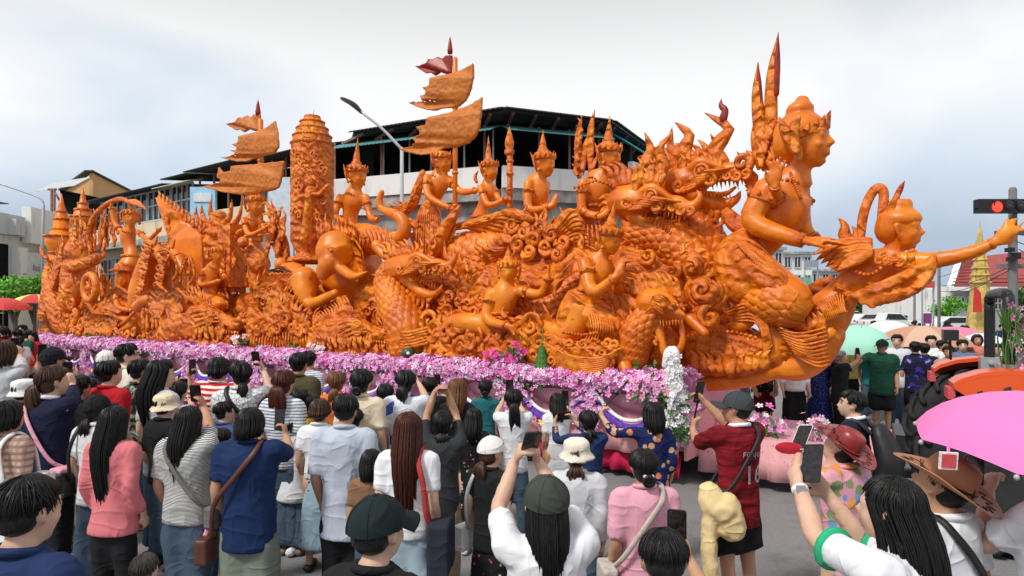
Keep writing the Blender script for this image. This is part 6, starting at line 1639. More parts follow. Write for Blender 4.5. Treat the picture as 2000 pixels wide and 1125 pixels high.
PHONE_BODY = plain('phone_case', (.012, .012, .014), .35, .5)
def screen_mat():
    g = NB('phone_screen'); v = g.co('Object', (1, 1, 1)); n = g.noise(v, 60, 3, .6)
    col = g.ramp(n, [(.4, (.006, .006, .008)), (.62, (.03, .02, .018)), (.78, (.09, .05, .035))]); MATS['screen'] = g.set(col, .12, .6); return g.mat
SCREEN = screen_mat()
def phone(label, c, right, up_, land=False, w_=.076, h_=.158, case=None):
    right, up_ = nrm(right), nrm(up_); nn = np.cross(right, up_)
    if land: right, up_ = up_, -right
    M = np.stack([right, up_, nn], 1)
    r = thing('phone', label, 'phone', c, 'phones held up by spectators')
    def slab(w2, h2, t, rad, off):
        s = S(); pts = []
        for qx, qy, a0 in ((1, 1, 0), (-1, 1, 90), (-1, -1, 180), (1, -1, 270)):
            for k in range(4): a_ = math.radians(a0 + k * 30); pts.append(c + M @ A3(qx * (w2 - rad) + rad * math.cos(a_), qy * (h2 - rad) + rad * math.sin(a_), off))
        s.plate(pts, M[:, 2] * t); return s
    mk('case', slab(w_ / 2, h_ / 2, .010, .011, 0), case or PHONE_BODY, r, smooth=False); mk('screen', slab(w_ / 2 - .004, h_ / 2 - .005, .0016, .009, .0054), SCREEN, r, smooth=False)
    s = S(); s.box(c + M @ A3(-w_ * .24, h_ * .34, -.007), (.013, .016, .003), M); mk('camera_bump', s, PHONE_BODY, r, smooth=False)
    return r

GP = 'spectators around the float'
def person(nick, rest, px, top, D, yaw=0, w=1.0, skin=0, hair=('short', 0, None), shirt=WHITE_T, sleeve=.55, hem=.80, bottom='jeans', bmat=None, ph=None, arms=None, hat=None, hyaw=0, hpitch=6,
           lean=0.0, lod=None, base=0.0, face=False, group=GP, shoe=None, plabel=None, hroll=0, flare=1.0, collar=None, H=None, strap=None):
    D = D * (1.1 if 3.4 < D < 6 and top > 750 else 1.0); w = w * (.93 if D < 9 else 1)
    H = H or EYE - (top - HZ) * D / FP - base; s_ = H / 1.65
    b0 = XY(px, D) + A3(0, 0, base); yr = math.radians(yaw); fw = A3(math.sin(yr), math.cos(yr), 0); rt = A3(math.cos(yr), -math.sin(yr), 0)
    ln = math.tan(math.radians(lean))
    L_ = lambda x, y, z: b0 + (rt * x + fw * (y + max(0, z - .9) * ln) + UP * z) * s_
    b0 = b0 - fw * .0
    label = (nick + ' ' + rest).strip()
    root = thing('person', label, 'person', b0, group)
    near = lod if lod is not None else (0 if D < 3.3 else 1 if D < 5.6 else 2 if D < 9 else 3)
    vox = (.0110, .0150, .022, .036)[near]; vs = (.016, .021, .028, .042)[near]; nh = (520, 165, 56, 16)[near]
    sk = SK[skin]
    hr = math.radians(yaw + hyaw); hf = A3(math.sin(hr), math.cos(hr), 0); hf = nrm(hf * math.cos(math.radians(hpitch)) + UP * math.sin(math.radians(hpitch)))
    M = frame(hf); cr_, sr_ = math.cos(math.radians(hroll)), math.sin(math.radians(hroll)); M = np.stack([M[:, 0] * cr_ - M[:, 2] * sr_, M[:, 1], M[:, 2] * cr_ + M[:, 0] * sr_], 1); h = .232 * s_; hc = L_(0, .025, 1.531)
    bd = S(); add_head(bd, hc, h, M, 1 if near < 3 else 0)
    bd.tube([L_(0, 0, .84), L_(0, 0, 1.0), L_(0, .0, 1.2), L_(0, -.01, 1.37), L_(0, -.01, 1.43)], A3(.04, .04, .05, .06, .06) * s_, 8)
    bd.tube([L_(-.16 * w, -.005, 1.34), L_(0, -.01, 1.36), L_(.16 * w, -.005, 1.34)], .045 * s_, 6)
    sw = .165 * w if w < 1.1 else .165 * (1 + (w - 1) * .7)
    shoulders = {}; ends = {}
    up_arm, fo = .275 * s_, .245 * s_
    # targets
    tg = {}
    if arms: tg.update(arms)
    pc = None
    if ph:
        ppx, ppy, who, ori = ph[:4]
        ref = L_(0, 0, 1.36)
        def ok(d): return np.linalg.norm(W(ppx, ppy, d) - ref)
        best = min(np.linspace(D - .15, D + .5, 40), key=lambda d: abs(ok(d) - .47 * s_ - (.0 if ok(d) > .47 * s_ else 0)) + .05 * abs(d - D - .4))
        pc = W(ppx, ppy, best); view = nrm(hc - pc); pr = nrm(np.cross(UP, view)); pu = np.cross(view, pr)
        # screen faces the holder
        hw, hh = (.038, .078) if ori == 'P' else (.078, .038)
        stick = len(ph) > 4 and ph[4]
        for q in who:
            sd_ = 1 if q == 'R' else -1
            tg[q] = (pc + pr * (-sd_) * (-1) * 0 + rt * sd_ * (hw + .012) - pu * (hh + (.045 if ori == 'P' else .01)) + fw * .012) if not stick else pc - pu * .32 + rt * .0
        if stick: pass
        phone(plabel or ('phone held up by the ' + nick), pc, pr, pu, ori == 'L')
        if stick:
            st = S(); st.tube([pc - pu * .36, pc - pu * .07], .008, 6, k=1); st.tube([pc - pu * .37, pc - pu * .27], .013, 8, k=1); st.box(pc - pu * .075, (.03, .015, .012), np.stack([pr, view, pu], 1))
            tag(mk('selfie_stick', st, M_BLACK), 'black selfie stick gripped by the ' + nick, 'selfie stick')
    sl = S()
    for q, sd_ in (('R', 1), ('L', -1)):
        t = tg.get(q)
        raised = t is not None
        a0 = L_(sd_ * sw, -.005, 1.345 + (.02 if raised else 0))
        if raised:
            if not isinstance(t, np.ndarray):
                d0 = t[2] if len(t) > 2 else None
                if d0 is None:
                    cand = np.linspace(D - .2, D + .5, 40); t = min((W(t[0], t[1], d) for d in cand), key=lambda p: abs(np.linalg.norm(p - a0) - (up_arm + fo) * .86))
                else: t = W(t[0], t[1], D + d0)
            e_, wr = ik(a0, t, up_arm, fo, rt * sd_ * .55 - UP * .9 + fw * .15)
        else:
            e_, wr = ik(a0, L_(sd_ * (sw + .035), .07, .86), up_arm, fo, -fw + rt * sd_ * .15)
        bd.tube([a0, lerp(a0, e_, .5), e_, lerp(e_, wr, .35), wr], A3(.058, .047, .039, .041, .027) * s_ * (1 + (w - 1) * .6), 8, k=3)
        fd = nrm(wr - e_)
        if pc is not None and q in ph[2]:
            tip = nrm(pc - wr + pu * .06); add_hand(bd, wr, nrm(tip + pu * .5), -rt * sd_ + fw * -.15, .175 * s_, .75, .05, sd_)
        elif raised: add_hand(bd, wr, fd, -rt * sd_, .172 * s_, .55, .08, sd_)
        else: add_hand(bd, wr, nrm(fd - UP * .3), -rt * sd_, .172 * s_, .4, .06, sd_)
        ends[q] = (a0, e_, wr)
        if sleeve > 0:
            f = sleeve
            if f <= 1.0: P = [L_(sd_ * sw * .6, -.005, 1.345), a0, lerp(a0, e_, f * .55), lerp(a0, e_, f)]; Rr = A3(.07, .072, .064, .066)
            else: P = [L_(sd_ * sw * .6, -.005, 1.345), a0, lerp(a0, e_, .5), e_, lerp(e_, wr, (f - 1) * .9)]; Rr = A3(.07, .07, .061, .054, .044)
            sl.tube(P, Rr * s_ * (1 + (w - 1) * .6), 10, k=3, rnd=False)
    legs_bare = bottom in ('shorts', 'skirt')
    for sd_ in (1, -1):
        k = 1 if legs_bare else .36
        bd.tube([L_(sd_ * .08, 0, .86), L_(sd_ * .088, .01, .66), L_(sd_ * .09, .012, .46), L_(sd_ * .092, -.012, .32), L_(sd_ * .095, -.015, .09)], A3(.095, .078, .056, .054, .036) * s_ * k, 8, k=3)
        bd.tube([L_(sd_ * .095, -.05, .05), L_(sd_ * .10, .04, .04), L_(sd_ * .11, .14, .025)], A3(.035, .038, .022) * s_, 8, k=2)
    mk('body', bd, sk, root, vox, 2 if near < 2 else 1)
    # top
    if shirt is not None:
        sl.tube([L_(0, 0, hem), L_(0, 0, (hem + 1.08) / 2), L_(0, .0, 1.08), L_(0, .005, 1.22), L_(0, -.005, 1.33), L_(0, -.012, 1.395), L_(0, -.015, 1.43)], A3(.172 * flare, .164, .153, .174, .165, .122, .074) * A3(*([w] * 5), 1, 1) * s_, 16, flat=.74, thin=fw, k=4, rnd=False)
        mk('shirt', sl, shirt, root, vs, 4, [('CLOUDS', .16, .014 * s_), ('CLOUDS', .05, .005)] if near < 3 else [])
        collar = collar or shirt
        if near < 3:
            cs = S(); P = [L_(.068 * math.sin(t), -.014 + .064 * math.cos(t), 1.424 + .012 * math.cos(t + np.pi)) for t in np.linspace(0, 6.283, 17)]; cs.tube(P, .016 * s_, 6, k=1); mk('collar', cs, collar, root)
    # bottom
    bs = S(); bm = bmat or JEAN
    if bottom in ('jeans', 'wide', 'shorts'):
        z1 = .10 if bottom != 'shorts' else .50; kn = {'jeans': .082, 'wide': .105, 'shorts': .105}[bottom]; an = {'jeans': .068, 'wide': .115, 'shorts': .11}[bottom]
        for sd_ in (1, -1):
            bs.tube([L_(sd_ * .07, 0, .86), L_(sd_ * .085 * w, 0, .70), L_(sd_ * .095, .01, max(z1 + .05, .48)), L_(sd_ * .10, -.012, z1)], A3(.088 * w, .098 * w, kn * w, an) * s_, 12, k=4, rnd=False)
        zt_ = max(.86, min(1.03, hem + .05)); bs.tube([L_(0, 0, .76), L_(0, -.005, .80), L_(0, 0, zt_)], A3(.12, .152, .142) * w * s_, 14, flat=.66, thin=fw, k=3, rnd=False)
    elif bottom == 'skirt':
        bs.tube([L_(0, 0, .22), L_(0, 0, .5), L_(0, -.005, .84), L_(0, 0, max(.88, hem + .04))], A3(.23, .20, .158, .138) * w * s_, 16, flat=.70, thin=fw, k=4, rnd=False)
    mk({'jeans': 'trousers', 'wide': 'trousers', 'shorts': 'shorts', 'skirt': 'skirt'}[bottom], bs, bm, root, vs * 1.25, 3, [('CLOUDS', .10, .012)] if near < 3 else [])
    for sd_ in (1, -1):
        ss = S(); ss.tube([L_(sd_ * .095, -.07, .045), L_(sd_ * .10, .03, .045), L_(sd_ * .112, .14, .035), L_(sd_ * .115, .17, .03)], A3(.042, .046, .044, .03) * s_, 8, k=2, flat=.85); mk('shoe', ss, shoe or [M_BLACK, WHITE_T, KHAKI][int(px) % 3], root)
    # hair and hats
    hs, hl, hm = (tuple(hair) + (None,) * 3)[:3]
    if hs: add_hair(root, hc, h, M, hs, hl or 0, hm or HB, nh, 1.0, hat=hat is not None)
    if face:
        fs = S()
        for q in (-1, 1):
            P = lambda x, y, z: hc + M @ (A3(x, y, z) * h)
            fs.tube([P(q * .07, .40, .118), P(q * .16, .385, .145), P(q * .25, .30, .11)], A3(.012, .02, .008) * h, 5, k=2)
            fs.ell(P(q * .15, .352, .038), A3(.055, .03, .018) * h, M, 8, 5)
        mk('eye_and_brow', fs, HB, root)
        fs = S(); fs.tube([P(-.09, .352, -.25), P(0, .40, -.252), P(.09, .352, -.25)], A3(.01, .02, .01) * h, 5, k=2); mk('lips', fs, plain('lip', (.40, .13, .11)), root)
    if hat: hat(root, hc, h, M)
    class ctx: pass
    c = ctx(); c.root = root; c.L = L_; c.s = s_; c.fw = fw; c.rt = rt; c.hc = hc; c.h = h; c.M = M; c.w = w; c.ends = ends; c.H = H
    return c

def cap(mat, bill=1, brim=True): return lambda root, hc, h, M: add_cap(root, hc, h, M, mat, bill, 'cap', brim)
def bucket(mat):
    def f(root, hc, h, M):
        s = S(); c = hc + M @ (A3(0, -.05, .0) * h)
        s.lathe(c, [(.62 * h, -.06 * h), (.60 * h, -.03 * h), (.47 * h, .12 * h), (.43 * h, .16 * h), (.43 * h, .42 * h), (.38 * h, .52 * h), (.2 * h, .58 * h), (.02 * h, .59 * h)], M, 26); mk('hat', s, mat, root, .012, 1, [('CLOUDS', .04, .01)])
    return f
def cowboy(mat, band):
    def f(root, hc, h, M):
        c = hc + M @ (A3(0, -.05, .14) * h); V = []; n = 36; rr = (.40, .52, .68, .84, .86)
        for k, r_ in enumerate(rr):
            for j in range(n):
                t = 2 * np.pi * j / n; x, y = r_ * math.cos(t) * .95, r_ * math.sin(t) * 1.08; z = .30 * max(0, (r_ - .45)) * (abs(math.cos(t)) ** 2) * 1.3 - .10 * max(0, r_ - .4) * abs(math.sin(t))
                V.append(c + M @ (A3(x, y, z) * h))
        k = len(V); V = V + [q - M[:, 2] * .02 * h for q in V]; Fc = []
        for i in range(4):
            for j in range(n): j2 = (j + 1) % n; Fc += [(i * n + j, (i + 1) * n + j, (i + 1) * n + j2, i * n + j2), (k + i * n + j, k + i * n + j2, k + (i + 1) * n + j2, k + (i + 1) * n + j)]
        for j in range(n): j2 = (j + 1) % n; Fc.append((4 * n + j, k + 4 * n + j, k + 4 * n + j2, 4 * n + j2))
        s = S(); s.add(V, Fc); hat_ = mk('hat', s, mat, root)
        s = S(); V = []
        prof = ((.41, 0), (.40, .12), (.37, .30), (.33, .42), (.25, .47), (.12, .42), (.02, .40))
        for r_, z in prof:
            for j in range(n):
                t = 2 * np.pi * j / n; dent = .07 * (1 if z > .28 else 0) * max(0, math.sin(t)) ; V.append(c + M @ (A3(r_ * math.cos(t) * (.95 - dent), r_ * math.sin(t) * 1.12, z - dent * .6) * h))
        s.add(V, [(i * n + j, i * n + (j + 1) % n, (i + 1) * n + (j + 1) % n, (i + 1) * n + j) for i in range(6) for j in range(n)] + [tuple(6 * n + j for j in range(n))]); mk('crown', s, mat, hat_)
        s = S(); s.tube([c + M @ (A3(.42 * math.cos(t), .47 * math.sin(t), .05) * h) for t in np.linspace(0, 6.283, 25)], .025 * h, 6, k=1); mk('band', s, band, hat_)
        s = S()
        for j in range(40):
            t = 2 * np.pi * j / 40; r0, r1 = (.60, .74) if j % 2 else (.74, .60); t2 = t + 2 * np.pi / 40
            def q(r_, t_): return c + M @ (A3(r_ * math.cos(t_) * .95, r_ * math.sin(t_) * 1.08, .30 * (r_ - .45) * (abs(math.cos(t_)) ** 2) * 1.3 - .10 * (r_ - .4) * abs(math.sin(t_)) + .008) * h)
            s.tube([q(r0, t), q(r1, t2)], .006 * h, 4, k=1)
        mk('stitching', s, M_BLACK if band is not M_BLACK else band, hat_)
    return f
def bag(p, label, side=1, mat=None, smat=None, size=(.13, .05, .11), z=.80, cross=True, y=-.03, back=True, pouch=True):
    """a bag hanging at hip side (+1 right) with its strap over the opposite shoulder"""
    L_ = p.L; sd_ = side; w = p.w
    r = thing('shoulder_bag', label, 'bag', L_(sd_ * .25 * w, y, z - .1), 'bags carried by spectators')
    s = S(); sh = -sd_ if cross else sd_
    P = [L_(sd_ * .22 * w, y, z + .06), L_(sd_ * .16 * w, -.112 * w, 1.0), L_(sd_ * .03 if cross else sd_ * .13, -.142 * w, 1.2), L_(sh * .09, -.112 * w, 1.36), L_(sh * .10, .0, 1.435), L_(sh * .09, .12 * w, 1.33), L_(0 if cross else sd_ * .12, .142 * w, 1.15), L_(sd_ * .19 * w, .09 * w, .95), L_(sd_ * .22 * w, y + .03, z + .06)]
    s.tube(P, .019 * p.s, 6, k=5, flat=.6, thin=p.fw); mk('strap', s, smat or mat, r)
    if pouch:
        s = S(); M = np.stack([p.fw, p.rt, UP], 1); s.box(L_(sd_ * .25 * w, y, z), A3(*size) * p.s, M); b = mk('pouch', s, mat, r, .014, 4)
    return r
# ------------------------------------------------------------------ the crowd, nearest first
STR_BW = pattern('black_white_stripes', stripes((.02, .02, .02), (.78, .78, .76), 215, .5))
RED_STR = pattern('red_white_stripes', stripes((.55, .02, .02), (.80, .78, .74), 38, .5))
GRY_STR = pattern('white_slate_stripes', stripes((.22, .27, .33), (.74, .76, .78), 70, .42))
PLAID_B = pattern('blue_plaid', plaid((.72, .76, .82), (.12, .22, .48), (.30, .42, .66), 9))
PLAID_R = pattern('brown_plaid', plaid((.52, .38, .30), (.16, .07, .055), (.30, .16, .12), 7))
LACE = pattern('white_lace', lambda g, v: g.ramp(g.voro(v, 22, 'DISTANCE_TO_EDGE'), [(.02, (.30, .32, .34)), (.09, (.80, .80, .80))]))
CAMO = pattern('camouflage', lambda g, v: g.ramp(g.noise(v, 13, 2, .5, .6), [(.40, (.015, .018, .015)), (.46, (.10, .12, .07)), (.54, (.30, .32, .28)), (.62, (.05, .07, .05))], 'CONSTANT'))
FLO_N = pattern('navy_floral', floral((.015, .02, .10), [(.62, .20, .06), (.70, .36, .16), (.55, .42, .25)], 13, .36))
FLO_P = pattern('pink_floral', floral((.74, .36, .44), [(.75, .28, .10), (.20, .34, .66), (.80, .45, .50), (.24, .32, .14), (.78, .34, .12)], 13, .52))
FLO_K = pattern('dark_floral', floral((.012, .012, .014), [(.6, .06, .16), (.6, .58, .5), (.3, .2, .1)], 26, .24))
JER_W = pattern('white_blue_jersey', lambda g, v: g.ramp(g.noise(v, 6, 1, .3), [(.55, (.74, .77, .82)), (.63, (.05, .12, .45))], 'CONSTANT'))
HEART = pattern('light_denim_hearts', lambda g, v: g.ramp(g.voro(v, 14, 'F1', 'Distance', .0), [(.13, (.01, .01, .015)), (.16, (.34, .47, .57))]))
BATIK = pattern('indigo_batik', lambda g, v: g.ramp(g.voro(g.co('Object', (1, 1, 1.6)), 34), [(.14, (.35, .42, .55)), (.22, (.012, .022, .12))]))
MAROON = pattern('maroon_jersey', lambda g, v: g.ramp(g.noise(g.co('Object', (.6, .6, 5)), 7, 3), [(.35, (.10, .004, .008)), (.65, (.27, .012, .02))]))
PUR_J = pattern('navy_racing_jersey', lambda g, v: g.ramp(g.noise(v, 9, 2), [(.42, (.012, .014, .035)), (.56, (.05, .03, .30)), (.66, (.3, .3, .5))], 'CONSTANT'))
SHIRT_G = pattern('blue_grey_weave', lambda g, v: g.mix(.35, (.47, .52, .62), g.ramp(g.wave(v, 40, 'X', 2), [(.3, (.38, .42, .52)), (.7, (.62, .66, .74))])))
C_ = cloth
RED_T = C_('red_cotton', (.48, .012, .02)); OLIVE = C_('olive_cotton', (.075, .068, .030)); ORANGE = C_('orange_cotton', (.70, .16, .05)); CREAM = C_('cream_knit', (.74, .62, .46)); BROWN = C_('brown_cotton', (.24, .13, .07)); PINKT = C_('soft_pink_cotton', (.74, .36, .45))
CHAR = C_('charcoal_cotton', (.035, .038, .042)); GREEN = C_('bottle_green_cotton', (.014, .075, .045)); BCAP = C_('black_cap_cloth', (.012, .02, .022)); OCAP = C_('olive_cap_cloth', (.05, .058, .048)); WCAP = C_('white_cap_cloth', (.78, .77, .74)); CRCAP = C_('cream_beret_cloth', (.76, .64, .44)); TERRY = C_('cream_terry', (.76, .69, .58)); GCAP = C_('slate_cap_cloth', (.045, .055, .06)); LGREY = C_('pale_grey_nylon', (.60, .62, .65))
LEATH_R = plain('red_leather', (.26, .022, .022), .35, .5, 0, .35, 6); LEATH_O = plain('tan_leather', (.46, .20, .09), .5, .4, 0, .15, 6); LEATH_B = plain('brown_leather', (.10, .035, .022), .45, .4); BEIGE = C_('beige_webbing', (.50, .44, .38)); NAVYB = C_('navy_canvas', (.025, .03, .045)); YELJ = C_('pale_yellow_nylon', (.80, .62, .32), .6)

# front row, at the bottom edge
person('person in dark navy polo', 'with short black hair standing beside the road at the corner', 42, 934, 2.25, 14, 1.05, 1, ('short',), NAVY, .9, collar=NAVY, hyaw=4, hpitch=2, face=True)
person('small child', 'with shorn grey hair between the rose sweater and the striped T-shirt', 280, 1084, 3.2, 8, .95, 1, ('short', 0, HBZ), GREYT, .6)
p = person('person in black cap seen from behind', 'with the visor away and one ear showing', 733, 978, 2.3, 22, 1.0, 1, ('short',), BLACK_T, .7, hat=cap(BCAP), hyaw=10, hpitch=4)
p = person('person in olive cap', 'and white T-shirt raising a phone overhead with both arms', 1068, 936, 2.7, -6, 1.05, 1, ('long', .34), WHITE_T, .8, ph=(1037, 866, 'LR', 'P'), hat=cap(OCAP), hpitch=10)
person('person with tousled black hair', 'and a phone beside the right ear, cut by the frame', 1298, 1040, 2.3, 5, 1.0, 0, ('short',), CHAR, .7, ph=(1322, 1034, 'R', 'P'), hpitch=-8)
p = person('person in white polo with green trim', 'holding a phone far out to the side', 1752, 934, 2.35, -42, 1.12, 1, ('long', .30), WHITE_T, .75, arms={'L': (1560, 950, .35), 'R': (1618, 968, .45)}, hpitch=6)
phone('silver phone held by the person in white polo with green trim', W(1586, 905, 2.75), A3(.9, -.4, .1), A3(.15, .1, 1))
for q, (a0, e_, wr) in p.ends.items():
    s = S(); c = lerp(a0, e_, .72); d = nrm(e_ - a0); s.tube([c - d * .012, c + d * .012], .078 * p.s, 12, k=1, rnd=False); mk('sleeve_trim', s, C_('green_trim', (.03, .42, .20)), p.root)
a0, e_, wr = p.ends['L']; s = S(); d = nrm(wr - e_); s.tube([wr - d * .03, wr - d * .01], .034, 10, k=1, rnd=False); wt = mk('watch', s, M_ROPE, p.root); s = S(); s.box(wr - d * .02 + A3(-.01, -.032, .01), (.016, .008, .018)); mk('dial', s, M_STEEL, wt, smooth=False)
p = person('person in tan cowboy hat', 'and white T-shirt turned towards the float with dark glasses', 1848, 896, 2.75, -28, 1.0, 0, ('short',), WHITE_T, .6, hat=cowboy(LEATH_O, M_BLACK), hyaw=-8, hpitch=26, hroll=10, face=True)
s = S(); s.tube([p.hc + p.M @ (A3(q * .38, .0 + .3 * (1 - abs(q)), .05) * p.h) for q in (-1, -.6, 0, .6, 1)], .006, 5, k=2); mk('glasses', s, M_BLACK, p.root)
bag(p, 'thin black strap bag across the white T-shirt under the tan cowboy hat', 1, M_BLACK, M_BLACK)
p = person('person in white sleeve', 'reaching in with a phone under the pink umbrella', 2068, 840, 2.6, -30, 1.0, 1, ('short',), WHITE_T, .7, arms={'L': (1930, 962, .3)})
phone('brown backed phone held under the pink umbrella', W(1902, 924, 2.95), A3(.95, -.3, .05), A3(.1, .1, 1), case=LEATH_B)

# second row
person('person in rose sweater', 'with very long black hair and black trousers', 222, 796, 4.25, 10, 1.02, 1, ('long', .56), PINK, 1.95, .74, 'jeans', BLACK_T, flare=1.2, hyaw=12)
p = person('person in white T-shirt and black cap', 'with a loose ponytail and wide blue jeans', 186, 774, 4.75, 12, .95, 1, ('low', .16), WHITE_T, .7, .78, 'wide', JEAN, hat=cap(BLACK_T), flare=1.05)
bag(p, 'black bag hanging beside the white T-shirt and black cap', -1, M_BLACK, M_BLACK, (.14, .06, .10), .95, False)
p = person('person in black and white striped T-shirt', 'with long black hair raising one phone', 366, 796, 4.3, 14, 1.22, 0, ('long', .40), STR_BW, .85, .80, 'jeans', JEAN, ph=(382, 768, 'R', 'P'))
bag(p, 'grey crossbody strap over the black and white striped T-shirt', 1, C_('grey_canvas', (.16, .15, .14)), None, (.10, .05, .08), .88)
p = person('person in plain navy T-shirt', 'with a black bob photographing the float', 487, 799, 4.15, 4, 1.28, 0, ('long', .10), C_('blue_navy_cotton', (.010, .027, .090)), .75, .66, 'wide', OLJ, ph=(546, 820, 'R', 'P'))
bag(p, 'small brown leather bag slung across the plain navy T-shirt', -1, LEATH_B, LEATH_B, (.10, .05, .09), .66)
s = S(); s.tube([p.L(-.27, .0, .92), p.L(-.30, .02, .80), p.L(-.36, .02, .66)], A3(.03, .05, .045), 8, flat=.5); tag(mk('pink_towel', s, PINKT, None, .014, 2), 'pink cloth tucked beside the brown leather bag', 'towel')
person('child in blue plaid shirt', 'with short black hair squeezed beside the plain navy T-shirt', 432, 838, 4.85, 8, .9, 1, ('short',), PLAID_B, .9)
person('person in blue grey shirt', 'with a bald patch and black trousers', 674, 772, 4.4, 4, 1.12, 0, ('short',), SHIRT_G, 1.0, .62, 'jeans', BLACK_T, collar=SHIRT_G, hpitch=2, flare=1.05)
person('person in long white top', 'with wavy black hair holding a small phone in front', 572, 790, 5.6, 6, 1.05, 0, ('long', .16), WHITE_T, .6, .58, 'wide', JEAN, ph=(604, 826, 'R', 'P'), flare=1.2)
person('person in denim skirt printed with hearts', 'and white blouse, brown hair', 624, 782, 5.25, 4, 1.0, 0, ('long', .06, HBR), WHITE_T, .7, .90, 'skirt', HEART)
p = person('person with waist length auburn hair', 'in white T-shirt and pale jeans', 797, 808, 3.9, 4, .98, 1, ('long', .52, HRD), WHITE_T, .75, .84, 'wide', JEANL)
bag(p, 'navy canvas tote hanging from a red strap beside the auburn hair', 1, NAVYB, C_('red_webbing', (.45, .05, .05)), (.16, .07, .17), .80, False)
person('child in brown T-shirt', 'with a black bob next to the blue grey shirt', 724, 880, 4.2, 8, .9, 0, ('long', .12), BROWN, .7, .75)
p = person('person in charcoal T-shirt', 'with both arms raised around a phone', 864, 804, 4.8, 4, 1.05, 0, ('low', .10), CHAR, .8, .66, 'jeans', KHAKI, ph=(864, 762, 'LR', 'P'), hpitch=12)
p = person('person in white baseball cap', 'and black top, hair tied back, looking to the side', 958, 856, 4.0, 38, 1.0, 1, ('low', .12, HBR), BLACK_T, .5, .80, 'wide', FLO_K, hat=cap(WCAP), hyaw=12, hpitch=4, face=True)
bag(p, 'small white pouch at the hip of the white baseball cap wearer', -1, WCAP, M_STEEL, (.09, .05, .10), .86, False)
person('person in cream terry bucket hat', 'and pale grey hooded jacket', 1126, 860, 3.95, 8, 1.08, 1, ('low', .10, HBR), LGREY, 1.9, .78, 'jeans', JEAN, hat=bucket(TERRY))
person('person in white top with dark backpack straps', 'and straight black ponytail', 1003, 762, 6.3, 2, .98, 1, ('ponytail', .34), WHITE_T, .6, ph=(995, 756, 'LR', 'P'))
p = person('person in navy sports jacket', 'holding a phone sideways, hair in a low tail', 1150, 804, 5.3, -8, 1.05, 0, ('low', .14), NAVY, 1.8, .80, 'jeans', BLACK_T, ph=(1102, 812, 'LR', 'L'), hpitch=8)
person('person in navy floral blouse', 'with straight black hair lifting a phone on a stick', 1277, 788, 5.3, -4, 1.0, 1, ('long', .16), FLO_N, 1.6, .74, 'jeans', JEAN, ph=(1216, 756, 'L', 'P', True), flare=1.15)
p = person('person in soft pink T-shirt', 'with a clipped black bun', 1258, 880, 3.5, -4, 1.08, 0, ('bun', 0), PINKT, .95, .74, 'jeans', BLACK_T, flare=1.1)
bag(p, 'wide beige crossbody strap over the soft pink T-shirt', -1, BEIGE, BEIGE, (.12, .05, .09), .84)
s = S(); s.tube([p.hc + p.M @ (A3(x, -.60, -.04) * p.h) for x in (-.12, 0, .12)], .012, 6); mk('hair_clip', s, plain('pearl_clip', (.7, .5, .5)), p.root)
p = person('person in maroon football jersey', 'and slate cap lifting a phone on a stick, black shorts', 1442, 768, 4.4, -20, 1.08, 0, ('short',), MAROON, .95, .70, 'shorts', BLACK_T, ph=(1366, 764, 'L', 'P', True), arms={'R': (1378, 786, .35)}, hat=cap(GCAP), hyaw=-35, hpitch=10, collar=WHITE_T, face=True)
M_PRNT = plain('white_print', (.76, .76, .76))
shirt = [c for c in p.root.children if c.name.startswith('shirt')][0]
for tx, x, z, sz in (('FC อุบล', .035, 1.23, .06), ('16', .045, 1.08, .19)):
    o = text(tx, p.L(x, -.20, z), p.rt, UP, sz, M_PRNT, p.root, 'print', .002)
    m = o.modifiers.new('wrap', 'SHRINKWRAP'); m.target = shirt; m.offset = .006; m.wrap_method = 'PROJECT'; m.use_project_z = True; m.use_positive_direction = True; m.use_negative_direction = True
bag(p, 'black crossbody bag over the maroon football jersey', -1, M_BLACK, M_BLACK, (.10, .05, .08), .92)
s = S(); s.tube([p.L(-.30, -.05, 1.0), p.L(-.26, -.08, .90), p.L(-.18, -.12, .86)], A3(.07, .12, .12), 10); s.tube([p.L(-.30, -.06, .94), p.L(-.31, -.08, .6), p.L(-.28, -.08, .25)], A3(.07, .09, .08), 10, flat=.6); s.tube([p.L(-.2, -.1, .9), p.L(-.16, -.14, .72)], A3(.11, .10), 10); tag(mk('yellow_jacket', s, YELJ, None, .016, 2, [('CLOUDS', .11, .03)]), 'pale yellow jacket tied at the waist of the maroon football jersey wearer', 'jacket')
p = person('person in dark red cowboy hat', 'and bright pink floral dress', 1648, 838, 3.6, -30, 1.05, 1, ('low', .08), FLO_P, .5, .74, 'skirt', FLO_P, arms={'L': (1560, 880, .3), 'R': (1604, 940, .2)}, hat=cowboy(LEATH_R, LEATH_R), hyaw=-4, hpitch=32, hroll=8)
phone('white backed phone held by the person in dark red cowboy hat', p.ends['L'][2] + A3(.01, -.02, .09), A3(.8, -.5, .1), A3(.4, .1, .9), False, .09, .17, M_ROPE)
r = thing('hand_fan', 'small red oval hand fan beside the dark red cowboy hat', 'fan', p.ends['L'][2] + A3(-.06, -.02, -.02)); s = S(); s.ell(p.ends['L'][2] + A3(-.07, -.02, .02), (.085, .006, .04), frame(A3(.3, 1, .1)), 18, 8); mk('blade', s, C_('red_fan', (.55, .03, .05)), r); s = S(); s.tube([p.ends['L'][2] + A3(-.0, -.02, .0), p.ends['L'][2] + A3(.05, -.03, -.05)], .006, 6); mk('handle', s, LEATH_B, r)
p = person('student in dark jersey with white collar', 'and thick black hair looking up at the float', 1668, 764, 5.0, -50, 1.0, 1, ('short',), C_('ink_jersey', (.012, .014, .03)), .9, .76, 'jeans', BLACK_T, hyaw=-22, hpitch=10, collar=WHITE_T, face=True)
